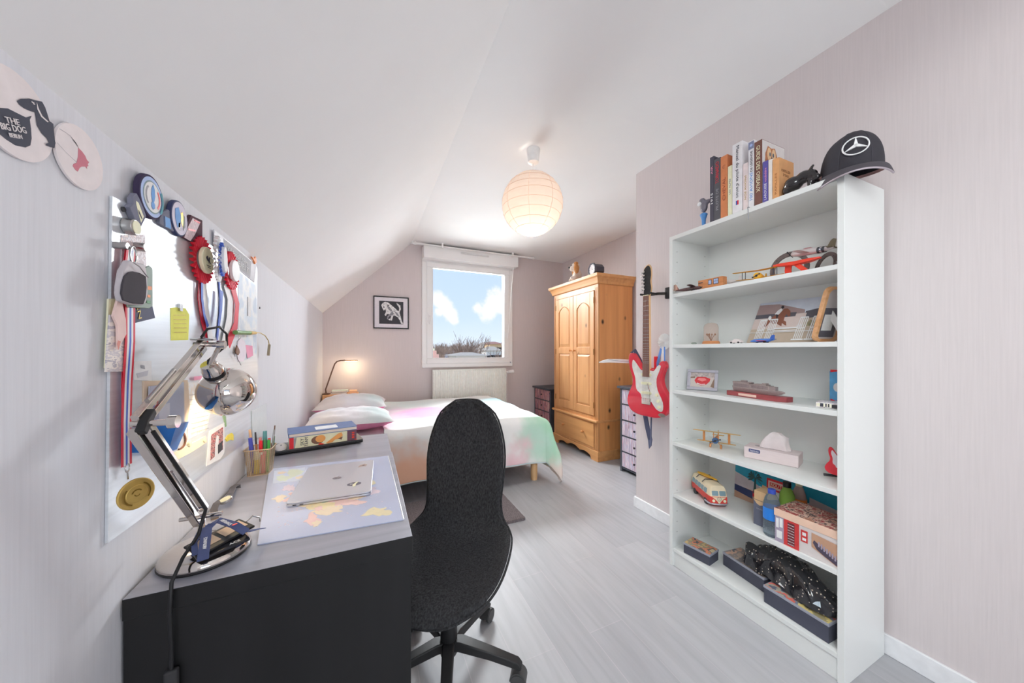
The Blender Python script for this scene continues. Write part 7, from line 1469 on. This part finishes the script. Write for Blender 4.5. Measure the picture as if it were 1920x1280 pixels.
# white model hull hanging on the return wall, its tip sticking out past the corner
bt = thing('model_boat_hull', 'white tapering model hull sticking out past the wall corner in front of the wardrobe', 'model boat', (1.9, YW + .03, 1.19))
HW = mat('hull_white', (228, 224, 222), .4)
rings = []
for f, w, h in ((0, .001, .004), (.08, .006, .018), (.2, .012, .028), (.45, .016, .032), (1., .016, .032)):
    x = 1.715 + .50 * f; z = 1.222 - .03 * f + .022 * math.sin(min(1, f * 3) * PI * .5); rings.append([(x, YW + .040 - w, z + h * .5), (x, YW + .040 + w, z + h * .5), (x, YW + .040 + w * .6, z - h * .5), (x, YW + .040 - w * .6, z - h * .5)])
MB().loft(rings).build('hull', HW, bt, bevel=.002)
MB().tube([(1.80, YW + .0235, 1.243), (1.95, YW + .0232, 1.228), (2.15, YW + .0232, 1.218)], .0015, 5).build('deck_line', GREY, bt)
MB().box(2.12, 2.15, YW + .001, YW + .026, 1.19, 1.22).build('wall_bracket', HW, bt)
# plush dog and octagonal clock on the wardrobe
ZW = 2.2226
pd = thing('plush_dog', 'small floppy-eared cream and brown plush dog on top of the wardrobe', 'plush toy', (2.56, 3.62, ZW))
Fd = BF(2.475, 3.56, ZW, -.45) @ Matrix.Scale(1.25, 4); PF = mat('plush_cream', (214, 200, 188), .95, bump=(.8, 240, (1, 1, 1)), noise=(.1, 60, (1, 1, 1))); PB = mat('plush_brown', (186, 128, 78), .95, bump=(.8, 240, (1, 1, 1)), noise=(.15, 60, (1, 1, 1)))
mb = MB(Fd); mb.ell((0, .02, .06), (.055, .045, .062), 16).ell((-.045, -.03, .02), (.025, .035, .02), 12).ell((.045, -.03, .02), (.025, .035, .02), 12).ell((-.05, -.005, .06), (.018, .02, .04), 12).ell((.05, -.005, .06), (.018, .02, .04), 12); mb.build('body', PF, pd, remesh=.008)
mb = MB(Fd); mb.ell((0, 0, .142), (.052, .048, .050), 16).ell((0, -.035, .128), (.034, .028, .028), 14); hd2 = mb.build('head', PF, pd, remesh=.008)
for s in (-1, 1): mb = MB(Fd); mb.ell((s * .062, .0, .115), (.022, .028, .062), 14, rot=Matrix.Rotation(-s * .28, 4, 'Y')).ell((s * .04, .0, .172), (.022, .026, .018), 12); mb.build('ear', PB, hd2, remesh=.008)
mb = MB(Fd); mb.ell((0, -.064, .138), (.014, .010, .011), 12); mb.build('nose', BLACK, hd2, smooth=80)
for s in (-1, 1): mb = MB(Fd); mb.ell((s * .02, -.045, .158), (.006, .005, .006), 10); mb.build('eye', BLACK, hd2, smooth=80)
ck_ = thing('desk_clock', 'dark octagonal drum clock with white dial standing on the wardrobe', 'clock', (2.53, 3.22, ZW))
Fk = frame((2.50, 3.23, ZW + .0745), (.82, -.57, 0), (-.57, -.82, 0)); Fk = frame((2.50, 3.245, ZW + .0775), (-.1, -1, 0), (-1, .1, 0)); octo = lambda r: [(r * math.cos(PI / 8 + PI / 4 * k), r * math.sin(PI / 8 + PI / 4 * k)) for k in range(8)]
mb = MB(Fk); mb.loft([[(x, y, z) for x, y in octo(r)] for r, z in ((.066, -.13), (.072, -.12), (.070, -.02), (.083, -.012), (.083, .010), (.070, .010), (.068, .002))]); mb.build('housing', mat('clock_housing', (72, 72, 82), .4), ck_, bevel=.002)
mb = MB(Fk); mb.prism(octo(.067), .0005, .003); mb.build('dial', mat('dial_white', (206, 200, 200), .4, noise=(.12, 60, (1, 1, 1))), ck_)
mb = MB(Fk)
for k in range(12): a = PI / 6 * k; mb.prism([(.05 * math.cos(a - .05), .05 * math.sin(a - .05)), (.058 * math.cos(a - .05), .058 * math.sin(a - .05)), (.058 * math.cos(a + .05), .058 * math.sin(a + .05)), (.05 * math.cos(a + .05), .05 * math.sin(a + .05))], .003, .0036)
mb.prism([(-.002, 0), (.002, 0), (.001, .036), (-.001, .036)], .003, .0038).prism([(0, -.002), (.028, -.001), (.028, .001), (0, .002)], .003, .0038); mb.build('hands', INK, ck_)
# ================================================================ the view outside
GZ = -6.
struct('ground', MB().box(-150, 260, YB + 1.5, 420, GZ - .3, GZ), mat('winter_grass', (150, 140, 116), .9, noise=(.2, .3, (1, 1, 1))))
hl = MB(); random.seed(5)
def hill(u, v):
    x = -220 + 640 * u; h = (14 + 6 * math.sin(u * 9 + .6) + 3 * math.sin(u * 23) + 1.2 * math.sin(u * 60)) * math.sin(PI * min(1, max(0, v))) ** .8
    return (x, 300 + 110 * v, GZ + h * 1.0)
hl.grid(hill, 90, 12); tag(hl.build('hills', mat('wooded_hill', (136, 138, 140), .95, noise=(.28, .35, (1, 1, 1))), None, smooth=80), kind='structure')
BARK = mat('winter_branches', (146, 124, 110), .9, noise=(.2, 2, (1, 1, 1)))
def bare_tree(seed, H):
    rnd = random.Random(seed); mb = MB(); cnt = [0]
    def br(p, d, L, r, lev):
        if cnt[0] > 1500: return
        cnt[0] += 1; q = p + d * L; mb.tube([p, q], [r, r * .62], 3 if lev > 2 else 5)
        if lev >= 6: return
        for k in range(3 if lev < 5 else 2):
            nd_ = (d + V((rnd.uniform(-1, 1), rnd.uniform(-1, 1), rnd.uniform(-.25, .7))) * (.55 if lev else .45)).normalized()
            br(p + d * L * rnd.uniform(.6, 1.), nd_, L * rnd.uniform(.62, .82), max(.012, r * .55), lev + 1)
    br(V((0, 0, 0)), V((0, 0, 1)), H * .28, H * .014, 0)
    return mb
protos = []
for i, H in enumerate((9., 8., 7.2)):
    t = thing('bare_tree', 'x', 'tree'); o = bare_tree(30 + i, H).build('branches', BARK, t); protos.append((t, o, H))
random.seed(12); spots, pos, rad = [], [], []; built = [onY(883, 660, 21.), onY(926, 660, 51.), onY(929, 660, 63.), onY(917, 660, 97.)]
k = 0
while len(spots) < 34 and k < 9000:
    k += 1; u, Y = (899, 27.) if k == 1 else (random.uniform(803, 950), random.uniform(22, 170)); p = onY(u, 660, Y); ki = 0 if k == 1 else k % 3
    vv = protos[ki][1].data.vertices; topz = onY(u, 620 if k == 1 else random.uniform(637, 648), Y).z; zs = (topz - GZ) / max(v.co.z for v in vv); r = zs * max(v.co.xy.length for v in vv)
    if all((p.xy - q.xy).length > r + r2 for q, r2 in zip(pos, rad)) and not (k > 1 and any((p.xy - q.xy).length < r + 3.2 for q in built)): spots.append((u, Y, ki, zs)); pos.append(p); rad.append(r * .86)
first = set()
for k, (u, Y, ki, zs) in enumerate(spots):
    t, o, H = protos[ki]
    if ki in first:
        t2 = t.copy(); C.objects.link(t2); o2 = o.copy(); C.objects.link(o2); o2.parent = t2; t = t2
    first.add(ki); p = pos[k]
    t.location = (p.x, Y, GZ); t.rotation_euler = (0, 0, random.uniform(0, 6.3)); t.scale = (zs, zs, zs)
    t['label'] = 'bare brown winter tree in the thicket outside the window'; t['group'] = 'bare trees outside the window'; t['category'] = 'tree'
    if not k: t['label'] = 'tallest bare tree rising above the skyline outside the window'
def house(label, u, Y, w, d, h, roofh, wm, rm, name='house', win=True):
    p = onY(u, 660, Y); t = thing(name, label, 'house', (p.x, Y, GZ)); F = Matrix.Translation((p.x, Y, GZ))
    mb = MB(F); mb.box(-w / 2, w / 2, 0, d, 0, h); mb.build('walls', wm, t)
    mb = MB(F); mb.loft([[(-w / 2 - .3, -.3, h), (w / 2 + .3, -.3, h), (w / 2 + .3, d + .3, h), (-w / 2 - .3, d + .3, h)], [(-w * .2, d * .45, h + roofh), (w * .2, d * .45, h + roofh), (w * .2, d * .55, h + roofh), (-w * .2, d * .55, h + roofh)]]); mb.build('roof', rm, t)
    if win:
        for k in range(3):
            mb = MB(F); x = -w * .3 + w * .3 * k; mb.box(x - .5, x + .5, -.05, .02, h - 2., h - .7); mb.build('window', DARK, t)
    return t
RW = mat('roof_grey', (176, 166, 154), .9); WW = mat('render_white', (226, 220, 216), .9); WO = mat('render_peach', (228, 190, 150), .9)
z_ = onY(880, 662, 21).z - GZ
house('pale grey hipped roof low in the middle of the window view', 883, 20, 1.9, 2, z_ - .14, .2, WW, RW, win=False)
z_ = onY(929, 640, 62).z - GZ; house('peach-coloured house among the trees at the right of the view', 929, 62, 2.6, 3, z_ - .5, .5, WO, mat('roof_brown', (160, 120, 110), .9))
z_ = onY(926, 648, 50).z - GZ; house('small white house before the peach house outside the window', 926, 50, 2.6, 3, z_ - .8, .7, WW, RW)
z_ = onY(915, 640, 90).z - GZ; house('white house far off among the trees, left of the peach house', 917, 95, 4, 5, z_ - .8, .9, WW, RW)
z_ = onY(813, 666, 16).z - GZ
t = thing('chimney', 'pink brick chimney at the lower left of the window view', 'chimney', tuple(onY(813, 660, 16).xy) + (GZ,)); p = onY(813, 660, 16)
MB().box(p.x - .12, p.x + .12, 15.88, 16.12, GZ, onY(813, 657, 16).z).build('stack', mat('pink_brick', (226, 176, 160), .9), t)
MB().box(p.x - .22, p.x + .22, 15.8, 16.2, GZ, onY(813, 664, 16).z).build('base', _mats['pink_brick'], t)
MB().cyl((p.x, 16, onY(813, 657, 16).z), (p.x, 16, onY(813, 653, 16).z), .06, 10).build('pot', CREAM, t)
fit_texts()
